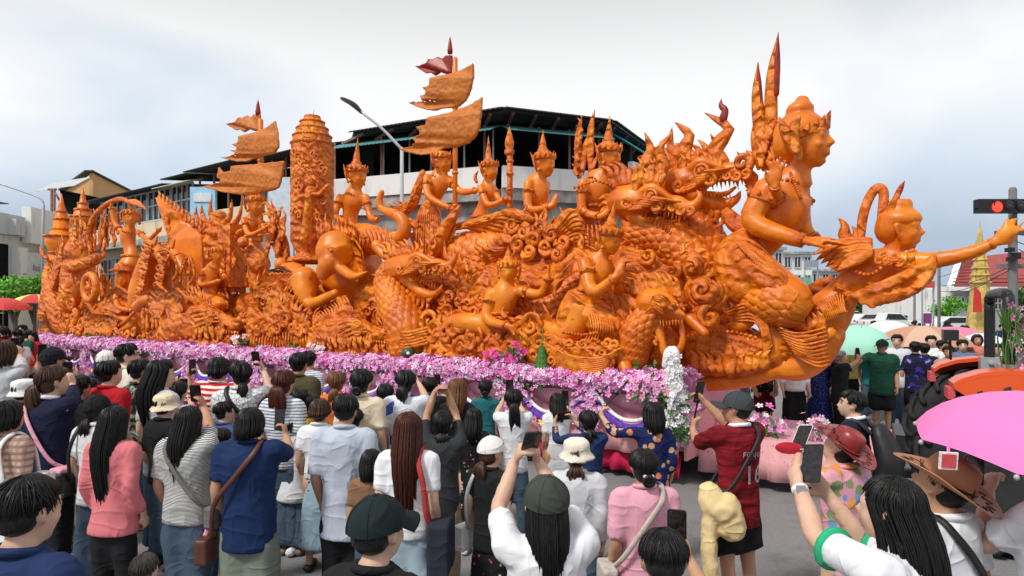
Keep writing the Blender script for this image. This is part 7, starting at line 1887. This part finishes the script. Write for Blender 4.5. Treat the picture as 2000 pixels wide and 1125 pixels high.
r = thing('backpack', 'black backpack on the student with the white collar', 'bag', p.L(0, -.28, .95)); s = S(); s.tube([p.L(0, -.23, .92), p.L(0, -.27, 1.1), p.L(0, -.2, 1.32)], A3(.15, .17, .12), 14, flat=.62, thin=p.fw); mk('pack', s, M_BLACK, r, .018, 3)
s = S()
for q in (-1, 1): s.tube([p.L(q * .1, -.15, 1.32), p.L(q * .12, -.01, 1.42), p.L(q * .12, .11, 1.28), p.L(q * .14, .04, 1.0)], .02, 6, k=3)
mk('strap', s, M_BLACK, r)

# left block
p = person('person in brown plaid shirt', 'and white trousers at the edge of the crowd', 12, 700, 4.7, 14, 1.1, 0, ('long', .1), PLAID_R, 1.6, .88, 'wide', WHITE_T, H=1.62)
bag(p, 'white flower printed tote beside the brown plaid shirt', 1, pattern('tote_print', floral((.74, .72, .66), [(.5, .12, .1), (.7, .6, .5)], 14, .14)), WHITE_T, (.15, .06, .15), 1.0, False)
p = person('person in black jacket with white hood trim', 'holding a phone, brown ponytail', 98, 716, 5.4, 22, 1.15, 1, ('ponytail', .26, HBR), C_('ink_blue_cotton', (.010, .013, .040)), 1.9, .70, 'jeans', BLACK_T, ph=(132, 724, 'R', 'P'), hyaw=14, collar=WHITE_T)
bag(p, 'pink crossbody strap over the black jacket with white hood trim', 1, PINKT, PINKT, (.12, .06, .09), .86)
person('person in black cap and black top', 'stretching a phone above the crowd', 100, 681, 6.9, 16, 1.1, 0, ('short',), BLACK_T, 1.5, .8, hat=cap(BLACK_T), ph=(82, 686, 'L', 'P'))
person('person with brown hair and grey cardigan', 'raising a phone with both hands', 4, 668, 6.8, 10, 1.05, 1, ('long', .14, HBR), GREYT, 1.8, ph=(30, 674, 'LR', 'P'))
person('person in black coat with white bonnet', 'below the raised phones', 44, 700, 6.2, 10, 1.15, 0, ('short',), BLACK_T, 1.9, .7, hat=bucket(WCAP), H=1.6)
person('person in red T-shirt', 'with short black hair beside a camouflage shirt', 211, 707, 6.4, 14, 1.1, 1, ('short',), RED_T, .8, hyaw=18, face=True)
person('person in cream polo and thin glasses', 'looking along the float', 245, 673, 7.4, 38, 1.05, 1, ('short',), C_('ivory_cotton', (.74, .70, .60)), .8, hyaw=30, hpitch=4, face=True)
person('person in white cap', 'and brown bob behind the red T-shirt', 205, 687, 7.9, 10, 1.0, 1, ('long', .10, HBR), NAVY, .8, hat=cap(WCAP, -1, False))
person('person in camouflage shirt', 'with cropped hair turned to the side', 272, 704, 6.9, 26, 1.0, 0, ('short',), CAMO, .8, hyaw=20, face=True)
person('person in pale grey T-shirt with very long straight hair', 'looking to the side', 312, 705, 6.0, 24, .95, 1, ('long', .46), GREYT, .75, .7, 'jeans', JEAN, hyaw=26, face=True)
person('person in cream beret', 'and black top with pink piping', 320, 772, 5.3, 24, 1.05, 1, ('short',), BLACK_T, .9, hat=bucket(CRCAP))
person('person in red and white striped top', 'and black head scarf', 426, 700, 6.9, 8, 1.2, 0, ('long', .08), RED_STR, .9, .76, 'jeans', JEAN, ph=(376, 716, 'L', 'P'))
p = person('person in white lace blouse', 'lifting one phone high above the heads', 468, 709, 6.4, -14, 1.1, 1, ('low', .26), LACE, .9, .8, 'jeans', BLACK_T, ph=(500, 700, 'R', 'P'), hyaw=-24, face=True)
bag(p, 'black strap bag over the white lace blouse', 1, M_BLACK, M_BLACK)
person('person in white and slate striped shirt', 'with an auburn ponytail', 553, 726, 6.15, 8, 1.0, 1, ('ponytail', .36, HRD), GRY_STR, .9, .78)
person('person in olive shirt', 'with short hair standing above the striped shirt', 583, 691, 7.4, 12, 1.2, 0, ('short',), OLIVE, .9)
person('person in grey patterned top', 'half hidden behind the olive shirt', 603, 689, 9.0, 6, .95, 0, ('short',), GRY_STR, .8)
person('person in orange top', 'with chestnut hair tied back', 657, 728, 7.1, 6, 1.0, 0, ('low', .2, HLB), ORANGE, .8)
p = person('person in cream wrap over a black top', 'with a white hair clip', 705, 724, 6.2, 6, 1.08, 1, ('bun', 0), CREAM, .8, .95, 'jeans', BLACK_T)
s = S(); s.tube([p.hc + p.M @ (A3(-.40, -.1 + .12 * math.cos(t), .02 + .16 * math.sin(t)) * p.h) for t in np.linspace(0, 5.2, 10)], .008, 6, k=1); mk('hair_clip', s, M_ROPE, p.root)
person('person in white and blue jersey', 'with a black ponytail and one hand raised', 792, 726, 6.5, 4, 1.1, 1, ('ponytail', .16), JER_W, .9, .76, 'jeans', JEAN, arms={'R': (818, 748)})
person('person in black dress with golden brown hair', 'behind a raised phone', 893, 742, 6.7, 6, .95, 1, ('long', .24, HLB), BLACK_T, .9, .6, 'skirt', BLACK_T)
person('child with ear showing', 'and dark blue shirt between the striped and navy shirts', 437, 786, 5.6, 30, .95, 1, ('short',), C_('denim_blue_cotton', (.06, .09, .2)), .8, hyaw=20, face=True)
person('person in black T-shirt', 'stooping with a camera near the lace blouse', 585, 772, 5.9, -6, .95, 0, ('short',), BLACK_T, .8, H=1.48)
person('person in mustard top', 'among the crowd beside the denim skirt', 610, 790, 5.9, 8, 1.0, 0, ('short',), C_('mustard_cotton', (.55, .33, .04)), .8, H=1.42)

# beyond the tow deck, facing the float
GB2 = 'spectators on the far side of the float'
person('person in bottle green T-shirt', 'and dark cap, black shorts, white shoes, raising one arm', 1722, 664, 11.6, 205, 1.2, 0, ('short',), GREEN, .8, .72, 'shorts', BLACK_T, arms={'R': (1672, 690)}, hat=cap(BCAP), group=GB2, shoe=WHITE_T, face=True, lod=2, hyaw=25)
person('person in white patterned shirt', 'and blue jeans with arm raised behind the bottle green T-shirt', 1752, 654, 12.2, 215, 1.1, 1, ('short',), C_('white_print_shirt', (.66, .68, .72)), .8, .74, 'jeans', JEAN, arms={'R': (1726, 670)}, group=GB2, face=True, lod=2)
person('person with grey hair and black T-shirt', 'aiming a white phone', 1640, 686, 11.2, 120, 1.2, 0, ('short', 0, HGR), BLACK_T, .8, .7, 'jeans', BLACK_T, ph=(1676, 688, 'LR', 'P'), group=GB2, lod=2)
person('person in navy racing jersey', 'with cropped hair turned away', 1788, 668, 12.0, 30, 1.15, 0, ('short',), PUR_J, .8, .74, 'jeans', BLACK_T, group=GB2, lod=2)
person('person in white shirt with sleeves down', 'behind the navy racing jersey', 1818, 656, 13.4, 200, 1.1, 1, ('short',), WHITE_T, .9, group=GB2, lod=2)
person('person in indigo batik dress', 'below the flying wax figure', 1600, 668, 11.4, 190, 1.05, 0, ('long', .1), BATIK, 1.8, .6, 'skirt', BATIK, group=GB2, lod=2)
person('person in white blouse and black trousers', 'behind the wax bird body', 1552, 664, 11.0, 185, 1.0, 1, ('long', .1), WHITE_T, 1.6, .85, 'wide', BLACK_T, group=GB2, lod=2)
person('person in floral top and maroon shorts', 'beyond the prow', 1492, 668, 11.5, 180, 1.0, 1, ('short',), FLO_K, .8, .8, 'shorts', C_('maroon_cotton', (.12, .008, .015)), group=GB2, lod=2, shoe=LEATH_B)
person('person in faded jeans', 'and grey top behind the prow beast', 1445, 664, 12.0, 180, 1.05, 0, ('short',), C_('slate_cotton', (.12, .14, .17)), .8, .8, 'jeans', JEANL, group=GB2, lod=2)
person('person in violet collar shirt', 'behind the grey haired photographer', 1625, 662, 12.6, 150, 1.1, 0, ('short',), C_('violet_cotton', (.07, .05, .30)), .8, group=GB2, lod=2)
person('person in yellow shirt and black cap', 'under the brown umbrella', 1782, 652, 14.5, 200, 1.05, 0, ('short',), C_('amber_cotton', (.55, .34, .05)), .8, hat=cap(BCAP), group=GB2, lod=3)
person('person in sand shirt', 'looking up beside the tractor fender', 1852, 676, 11.8, 210, 1.0, 0, ('short',), C_('sand_cotton', (.38, .30, .2)), .8, group=GB2, lod=2, face=True)
person('person in pale blue shirt', 'behind the tractor frame', 1862, 662, 14.6, 20, 1.05, 1, ('long', .1), C_('pale_blue_cotton', (.42, .52, .64)), .8, group=GB2, lod=3)
person('person in turquoise shirt', 'beyond the tractor flowers', 1988, 668, 12.5, 200, 1.05, 1, ('short',), C_('turquoise_cotton', (.05, .30, .50)), .8, group=GB2, lod=2)
person('person in plum shirt', 'between the tractor and the power pole', 1945, 672, 12.2, 190, 1.0, 0, ('short',), C_('plum_cotton', (.18, .05, .12)), .8, group=GB2, lod=2)
# small far figures
FC = [('white', WHITE_T), ('black', BLACK_T), ('navy', NAVY), ('pale grey', GREYT), ('red', RED_T), ('cream', CREAM), ('pink', PINKT), ('green', GREEN)]
def far(n, x0, x1, D0, D1, place, group, seed):
    r_ = random.Random(seed); seen = {}
    for i in range(n):
        nm, m = FC[r_.choice([0, 0, 0, 1, 1, 2, 3, 4, 5, 6, 7])]; D = r_.uniform(D0, D1); x = r_.uniform(x0, x1); H = r_.uniform(1.55, 1.75)
        bt = r_.choice([('jeans', JEAN, 'blue jeans'), ('jeans', BLACK_T, 'black trousers'), ('shorts', KHAKI, 'khaki shorts'), ('wide', OLJ, 'olive trousers')]); hs = r_.choice([('short',), ('long', .2), ('low', .15)])
        hn = {'short': 'cropped hair', 'long': 'loose hair', 'low': 'tied hair'}[hs[0]]
        lb = 'small person in %s top' % nm; rest = '%s %s %s' % (bt[2], hn, place)
        person(lb, rest, x, 600, D, r_.uniform(0, 360), 1.05, r_.choice([0, 1]), hs, m, .8, .78, bt[0], bt[1], group=group, lod=3, H=H)
far(15, -10, 66, 15.5, 21, 'by the white shop', 'far people before the white shop', 3)
far(18, 1640, 1995, 15, 34, 'down the street', 'far people along the street', 5)

for i, (nm, m, x, D, yw, tail) in enumerate((('teal', C_('teal_cotton', (.03, .22, .24)), 1700, 13.2, 200, 'between the green T-shirt and the mint umbrella'), ('lilac', C_('lilac_cotton', (.45, .32, .55)), 1768, 14.8, 190, 'under the edge of the tan umbrella'),
        ('chalk white', WHITE_T, 1840, 13.0, 160, 'left of the sand shirt'), ('steel blue', C_('steel_cotton', (.12, .18, .28)), 1880, 12.6, 210, 'behind the roll bar'), ('coral', C_('coral_cotton', (.62, .2, .15)), 1908, 14.2, 200, 'beneath the pale umbrella'),
        ('checked grey', GRY_STR, 1965, 13.6, 170, 'right of the plum shirt'), ('jet black', BLACK_T, 1806, 12.4, 20, 'beside the navy racing jersey'), ('lemon', C_('lemon_cotton', (.7, .6, .15)), 1660, 14.2, 190, 'behind the violet collar shirt'))):
    person('person in %s top' % nm, tail, x, 650, D, yw, 1.08, i % 2, (('short',), ('long', .15))[i % 3 == 1], m, .8, .76, 'jeans', (JEAN, BLACK_T, KHAKI)[i % 3], group=GB2, lod=2, H=1.56 + .03 * (i % 5), face=yw > 100)

for nk, tail, x, top, D, yw, hs, m, bt in (('person in black hoodie', 'packed between the black jacket and the red T-shirt', 152, 736, 6.2, 14, ('short',), BLACK_T, 'jeans'), ('person in lavender blouse', 'between the beret and the very long straight hair', 345, 748, 6.6, 10, ('low', .2), C_('lavender_cotton', (.50, .44, .62)), 'jeans'),
        ('person in dusty pink blouse', 'behind the plain navy T-shirt', 516, 768, 5.9, 4, ('long', .2, HBR), C_('dusty_pink', (.62, .34, .36)), 'wide'), ('person in dark floral dress', 'between the charcoal T-shirt and the white baseball cap', 925, 800, 5.6, 6, ('long', .2), FLO_K, 'skirt'),
        ('person in slate blue shirt', 'beside the white and blue jersey', 752, 752, 6.8, 8, ('short',), C_('slate_blue_cotton', (.16, .22, .32)), 'jeans'), ('person in black vest', 'standing before the hanging orchids', 840, 738, 7.6, 2, ('low', .16), BLACK_T, 'jeans'),
        ('person in beige shirt', 'behind the rose sweater', 172, 742, 7.0, 18, ('short',), C_('beige_cotton', (.55, .47, .36)), 'jeans'), ('person in mint T-shirt', 'below the cream wrap', 690, 800, 5.4, 6, ('low', .12), C_('mint_cotton', (.45, .62, .55)), 'jeans'),
        ('person in white dress', 'close to the navy sports jacket', 1090, 770, 7.2, -4, ('long', .2), WHITE_T, 'skirt'), ('person in teal blouse', 'in front of the pink skirt of the float', 948, 744, 8.0, 0, ('bun', 0), C_('deep_teal_cotton', (.02, .14, .16)), 'jeans')):
    person(nk, tail, x, top, D, yw, 1.0, int(x) % 2, hs, m, .8, .78, bt, (JEAN, BLACK_T, KHAKI)[int(x) % 3] if bt != 'skirt' else m, ph=(x + 14, top + 6, 'R', 'P') if x in (172, 345, 840, 1090) else None)
# ------------------------------------------------------------------ umbrellas
def umbrella(label, px, py, D, rad, cols, rise=.32, handle=1.0, tilt=A3(0, 0, 1), n=8, scallop=.06, hand=None):
    M = frame(np.cross(tilt, A3(1, .2, 0)) * -1 if abs(tilt[2]) < .99 else A3(0, 1, 0), UP)
    up_ = nrm(tilt); x_ = nrm(np.cross(up_, A3(.1, 1, .05))); y_ = np.cross(up_, x_); c = W(px, py, D)
    r = thing('umbrella', label, 'umbrella', c - up_ * handle, 'open umbrellas')
    for k in range(n):
        V = []; m = 7
        for i in range(m + 1):
            t = i / m; rr = rad * math.sin(t * 1.25) / math.sin(1.25); z = -rise * (1 - math.cos(t * 1.25)) / (1 - math.cos(1.25))
            for j in range(5):
                a = 2 * np.pi * (k + j / 4) / n; q = rr * (1 - scallop * math.sin(math.pi * j / 4) * t); V.append(c + x_ * q * math.cos(a) + y_ * q * math.sin(a) + up_ * (z + .012 * math.sin(math.pi * j / 4) * t))
        s = S(); s.add(V, [(i * 5 + j, (i + 1) * 5 + j, (i + 1) * 5 + j + 1, i * 5 + j + 1) for i in range(m) for j in range(4)]); p = mk('canopy_panel', s, cols[k % len(cols)], r)
    s = S(); s.tube([c + up_ * .05, c - up_ * handle], .009, 6, k=1); s.tube([c - up_ * handle, c - up_ * (handle + .1)], .016, 8, k=1); mk('shaft', s, M_STEEL, r)
    for k in range(n):
        s = S(); a = 2 * np.pi * k / n; P = []
        for i in range(6): t = i / 5; rr = rad * math.sin(t * 1.25) / math.sin(1.25); z = -rise * (1 - math.cos(t * 1.25)) / (1 - math.cos(1.25)) - .012; P.append(c + x_ * rr * math.cos(a) + y_ * rr * math.sin(a) + up_ * z)
        s.tube(P, .005, 4, k=1); s.ell(P[-1], .011, None, 6, 4); mk('rib', s, M_STEEL, r)
    return r, c, up_, x_, y_
def um(name, c):
    g = NB(name); g.set(c, .7, .25); v = g.co(); g.l(g.bump(g.noise(v, 3, 3, .5, .5), .3, .05), g.b.inputs['Normal']); g.b.inputs['Sheen Weight'].default_value = .1; MATS[name] = g.mat; return g.mat
U_PINK, U_TAN, U_TAN2, U_ROSE, U_MINT, U_WHITE, U_RED, U_YEL, U_TEAL = (um(n_, c) for n_, c in (('pink_canopy', (.84, .20, .50)), ('tan_canopy', (.55, .28, .18)), ('fawn_canopy', (.62, .40, .28)), ('rose_canopy', (.72, .20, .32)), ('mint_canopy', (.36, .72, .58)), ('white_canopy', (.76, .76, .78)), ('red_canopy', (.62, .06, .06)), ('yellow_canopy', (.78, .66, .16)), ('teal_canopy', (.03, .40, .38))))
r, c, up_, x_, y_ = umbrella('large bright pink umbrella over the tan cowboy hat', 2080, 776, 2.55, .49, [U_PINK], .23, .75, nrm(A3(.10, -.10, 1)), 8)
s = S(); q = W(1852, 900, 2.42); tg_ = thing('bag_tag', 'small red and white charm tag hanging from the pink umbrella', 'tag', q); s.box(q, (.030, .003, .033), frame(A3(.3, 1, .2))); mk('card', s, M_ROPE, tg_, smooth=False); s = S(); s.box(q + A3(0, -.004, 0), (.023, .002, .026), frame(A3(.3, 1, .2))); mk('red_face', s, M_RDS, tg_, smooth=False); s = S(); s.tube([q + A3(0, 0, .03), W(1853, 860, 2.45)], .006, 5, k=1); mk('ribbon', s, U_PINK, tg_)
umbrella('tan umbrella raised above the far crowd', 1800, 636, 14.4, 1.0, [U_TAN, U_TAN2], .42, .9)
umbrella('rose umbrella beside the tan one', 1862, 638, 17, .9, [U_ROSE], .36, .9)
umbrella('mint green umbrella behind the grey haired photographer', 1682, 640, 13.2, .62, [U_MINT], .36, .9, nrm(A3(-.1, -.35, 1)))
umbrella('white umbrella in the far crowd', 1735, 626, 19, .7, [U_WHITE], .36, .9)
umbrella('small teal umbrella farther along the street', 1752, 632, 26, .6, [U_TEAL], .3, .9)
umbrella('pale umbrella close to the tractor', 1905, 650, 16.5, .8, [U_WHITE], .34, .9)
umbrella('red umbrella before the bright green trees', 6, 582, 20, .75, [U_RED], .36, 1.0)
umbrella('yellow and red parasol beside the tail of the float', 72, 575, 22.5, .75, [U_YEL, U_YEL, U_RED], .3, 1.9)

# ------------------------------------------------------------------ tractor
M_ORG = plain('orange_tractor_paint', (.80, .10, .018), .28, .5, 0, .05, 3); M_TYRE = plain('tyre_rubber', (.022, .022, .023), .75, .3, 0, .3, 8, .3, 40); M_RIM = plain('pale_rim', (.5, .45, .4), .5); M_TBLK = plain('satin_black_paint', (.016, .017, .02), .4, .4)
TD = nrm(A3(.82, -.42, 0)); TV = A3(TD[1], -TD[0], 0)              # heading, and towards the camera
T0 = W(1955, 880, 6.8); T0[2] = 0
tr = thing('tractor', 'orange farm tractor with black roll bar and big lugged tyres towing the float', 'tractor', T0)
TP = lambda x, y, z: T0 + TD * x + TV * y + UP * z
MT = np.stack([TD, UP, TV], 1)
def tyre(x, y, R_, w_, n=22):
    c = TP(x, y, R_); s = S()
    s.lathe(c, [(R_ * .55, -w_ * .40), (R_ * .66, -w_ * .48), (R_ * .84, -w_ * .5), (R_ * .93, -w_ * .42), (R_ * .95, 0), (R_ * .93, w_ * .42), (R_ * .84, w_ * .5), (R_ * .66, w_ * .48), (R_ * .55, w_ * .40)], MT, 40)
    wh = mk('wheel', s, M_TYRE, tr); s = S()
    for i in range(n):
        a = 2 * np.pi * i / n
        for q in (-1, 1):
            a2 = a + (0 if q > 0 else np.pi / n)
            P = [c + MT @ A3(math.cos(a2 + k * .11) * R_ * rr, math.sin(a2 + k * .11) * R_ * rr, q * w_ * yy) for k, rr, yy in ((0, .97, .02), (1, .975, .22), (2, .955, .44), (2.4, .88, .52))]
            s.tube(P, .032, 5, k=2)
    mk('lug', s, M_TYRE, wh)
    s = S(); s.lathe(c, [(R_ * .1, -w_ * .1), (R_ * .50, -w_ * .1), (R_ * .56, -w_ * .38), (R_ * .58, -w_ * .38), (R_ * .58, w_ * .38), (R_ * .56, w_ * .38), (R_ * .50, w_ * .12), (R_ * .1, w_ * .16)], MT, 28); mk('rim', s, M_RIM, wh)
for y in (.78, -.78): tyre(-.04, y, .80, .44)
for y in (.66, -.66): tyre(2.05, y, .46, .28, 16)
for y0, y1 in ((.64, 1.0), (-1.0, -.64)):
    prf = ((-.52, 1.54), (-.46, 1.59), (-.30, 1.65), (-.1, 1.68), (.25, 1.66), (.38, 1.56), (.46, 1.3), (.50, 1.05)); s = S(); V = []; n = len(prf) - 1
    for x, z in prf:
        for y in (y0, y1): V.append(TP(x, y, z))
    k = len(V); V = V + [q + UP * .04 for q in V]; Fc = []
    for i in range(n): a_ = 2 * i; Fc += [(a_, a_ + 1, a_ + 3, a_ + 2), (k + a_, k + a_ + 2, k + a_ + 3, k + a_ + 1), (a_, a_ + 2, k + a_ + 2, k + a_), (a_ + 1, k + a_ + 1, k + a_ + 3, a_ + 3)]
    Fc += [(0, k, k + 1, 1), (2 * n, 2 * n + 1, k + 2 * n + 1, k + 2 * n)]; s.add(V, Fc)
    s.plate([TP(x, y1 - .012 if y0 > 0 else y0 + .012, z) for x, z in prf] + [TP(.40, y1 - .012 if y0 > 0 else y0 + .012, 1.0), TP(.26, y1 - .012 if y0 > 0 else y0 + .012, 1.16), TP(-.2, y1 - .012 if y0 > 0 else y0 + .012, 1.36), TP(-.44, y1 - .012 if y0 > 0 else y0 + .012, 1.48)], TV * .02)
    fd = mk('fender', s, M_ORG, tr, None, 0, smooth=False); s = S(); s.box(TP(-.53, (y0 + y1) / 2, 1.48), (.03, .14, .05), np.stack([TD, TV, UP], 1)); mk('tail_lamp', s, M_RDS, fd, smooth=False)
s = S(); s.box(TP(.4, 0, .72), (1.0, .30, .18), np.stack([TD, TV, UP], 1)); s.box(TP(-.45, 0, .55), (.3, .2, .14), np.stack([TD, TV, UP], 1)); s.box(TP(1.9, 0, .5), (.25, .45, .10), np.stack([TD, TV, UP], 1)); mk('chassis', s, M_TBLK, tr, .03, 1)
s = S(); s.tube([TP(.75, 0, 1.05), TP(1.3, 0, 1.08), TP(2.0, 0, 1.02), TP(2.35, 0, .92)], A3(.33, .35, .33, .26), 14, flat=.85, thin=UP, k=4); mk('hood', s, M_ORG, tr, .03, 2)
s = S(); s.tube([TP(-.05, 0, .98), TP(.35, 0, .98)], .22, 12, flat=.4, thin=UP); s.tube([TP(-.12, 0, 1.0), TP(-.2, 0, 1.4)], A3(.22, .18), 12, flat=.35, thin=TD); mk('seat', s, M_TBLK, tr, .025, 2)
s = S(); s.tube([TP(.6, 0, 1.15), TP(.45, 0, 1.42)], .025, 8); s.tube([TP(.45, .18 * math.cos(t), 1.42) + TD * .06 * math.sin(t) + UP * .17 * math.sin(t) for t in np.linspace(0, 6.283, 19)], .016, 6, k=1); mk('steering_wheel', s, M_TBLK, tr)
s = S()
zt = 2.42
s.tube([TP(-.02, .50, .9), TP(-.02, .50, 2.25), TP(-.02, .46, 2.36), TP(-.02, .36, zt), TP(-.02, -.36, zt), TP(-.02, -.46, 2.36), TP(-.02, -.50, 2.25), TP(-.02, -.50, .9)], .052, 8, k=4); rb = mk('roll_bar', s, M_TBLK, tr)
for y in (.5, -.5): s = S(); s.box(TP(-.02, y, 1.62), (.09, .08, .12), np.stack([TD, TV, UP], 1)); s.tube([TP(-.02, y - .12, 1.68), TP(-.02, y + .12, 1.68)], .025, 8, k=1); mk('hinge', s, M_STEEL, rb, smooth=False)
s = S(); s.tube([TP(-.5, .62, 1.78), TP(-.52, .74, 2.0)], .012, 6, k=1); s.box(TP(-.52, .76, 2.02), (.06, .10, .05), np.stack([TD, TV, UP], 1)); mk('work_lamp', s, M_TBLK, tr, smooth=False)
s = S(); s.beam(TP(-1.35, 0, .48), TP(-.5, 0, .5), .10, .08); mk('drawbar', s, M_TBLK, tr, smooth=False)
s = S(); s.box(TP(-.95, .8, .95) , (.04, .35, .14), np.stack([TD, TV, UP], 1)); mk('mud_flap', s, M_TBLK, tr, smooth=False)
c = TP(-.05, .56, 1.95); ro = thing('flower_spray', 'pink orchid spray with green fern leaves tied to the tractor roll bar', 'flowers', c - UP * .3)
P = c + A3(.14, -.05, 0) + rng.normal(size=(260, 3)) * A3(.08, .06, .15) + A3(.06, -.08, 0); blossoms('blossom', P, rng.normal(size=P.shape) + A3(0, -1, 0), .045, PINKS[:5], ro)
s = S()
for i in range(26):
    d = nrm(A3(rng.normal() * .35, -.3, -1 + rng.normal() * .25)); b_ = c + A3(.0, -.06, .18) + rng.normal(size=3) * .05; s.tube([b_, b_ + d * .2, b_ + d * .42 + A3(.04, 0, 0)], A3(.005, .010, .002), 4, flat=.2, thin=A3(0, 1, 0), k=2)
for i in range(14):
    d = nrm(A3(rng.normal() * .3, -.2, 1)); b_ = c + A3(-.02, -.05, .1); s.tube([b_, b_ + d * .14, b_ + d * .26], A3(.006, .012, .002), 4, flat=.2, thin=A3(0, 1, 0), k=2)
mk('fern_leaf', s, M_LEAF, ro)

# ------------------------------------------------------------------ parked cars far along the street
M_CARW = plain('white_car_paint', (.72, .73, .75), .25, .5, 0, .03); M_CARS = plain('silver_car_paint', (.42, .43, .45), .25, .5, .3, .03); M_LAMP = plain('lamp_glass', (.6, .6, .55), .1)
def car(label, px, D, ang, m, truck=False):
    a = math.radians(ang); d = A3(math.sin(a), math.cos(a), 0); v_ = A3(d[1], -d[0], 0); b = XY(px, D)
    r = thing('parked_car', label, 'car', b, 'cars parked along the far street'); P = lambda x, y, z: b + d * x + v_ * y + UP * z; M = np.stack([d, v_, UP], 1)
    def prof(pts, w_):
        s = S(); s.plate([P(x, 0, z) for x, z in pts], v_ * w_); return s
    if truck: body = [(-2.5, .45), (2.4, .45), (2.5, .75), (2.3, 1.0), (1.2, 1.08), (.5, 1.65), (-.7, 1.68), (-.9, 1.1), (-2.5, 1.05)]; gl = [(1.05, 1.1), (.48, 1.58), (-.62, 1.6), (-.76, 1.12)]
    else: body = [(-2.0, .4), (2.0, .4), (2.1, .7), (1.8, .92), (1.0, 1.0), (.4, 1.48), (-1.0, 1.5), (-1.8, 1.05), (-2.05, .8)]; gl = [(.88, 1.03), (.36, 1.42), (-.95, 1.43), (-1.5, 1.05)]
    mk('body', prof(body, 1.7), m, r, .06, 2); mk('side_glass', prof(gl, 1.76), M_GLASS, r, smooth=False)
    s = S(); s.box(P(.85 if truck else .7, 0, 1.3), (.30, .68, .16), M); mk('windscreen', s, M_GLASS, r, smooth=False)
    for x in (-1.35, 1.4):
        for y in (-.8, .8): s = S(); s.lathe(P(x, y, .33), [(.16, -.1), (.32, -.1), (.33, 0), (.32, .1), (.16, .1)], np.stack([d, UP, v_], 1), 18); w_ = mk('wheel', s, M_TYRE, r); s = S(); s.lathe(P(x, y, .33), [(.02, -.11), (.18, -.11), (.18, .11), (.02, .11)], np.stack([d, UP, v_], 1), 12); mk('hub_cap', s, M_CARS, w_)
    for y in (-.6, .6): s = S(); s.ell(P(2.1 if not truck else 2.45, y, .75), (.08, .18, .09), M); mk('headlight', s, M_LAMP, r); s = S(); s.ell(P(-2.05 if not truck else -2.5, y, .85), (.06, .14, .1), M); mk('tail_light', s, M_RDS, r)
car('white pickup truck crossing the far end of the street', 1738, 58, 92, M_CARW, True)
car('white hatchback parked beside the far pickup truck', 1690, 66, 70, M_CARW)
car('silver car farther along the street behind the umbrellas', 1778, 72, 20, M_CARS)
car('white van like pickup near the thin lamp post', 1660, 80, 80, M_CARW, True)
car('white car parked before the temple wall', 1870, 50, 95, M_CARW)
car('silver pickup close to the red banner', 1815, 62, 30, M_CARS, True)
for o in bpy.data.objects:                                # small joined carving is kept as one piece of relief
    n_ = o.name.split('.')[0]
    if o.parent is not None and n_ in ('scrollwork', 'scroll_carving', 'kanok_relief', 'leaf_carving', 'relief', 'ornament', 'jewellery', 'headdress', 'crest', 'mane', 'flame_edge', 'flamelet', 'bead_ring', 'harness', 'wing', 'leaf_spray', 'fern_leaf', 'stitching', 'folded_leaf', 'tier', 'lug', 'garment', 'tiara', 'moulding', 'feather_tip', 'rafter', 'eye_and_brow', 'post', 'corrugated_screen', 'hair', 'blossom'): o['kind'] = 'stuff'
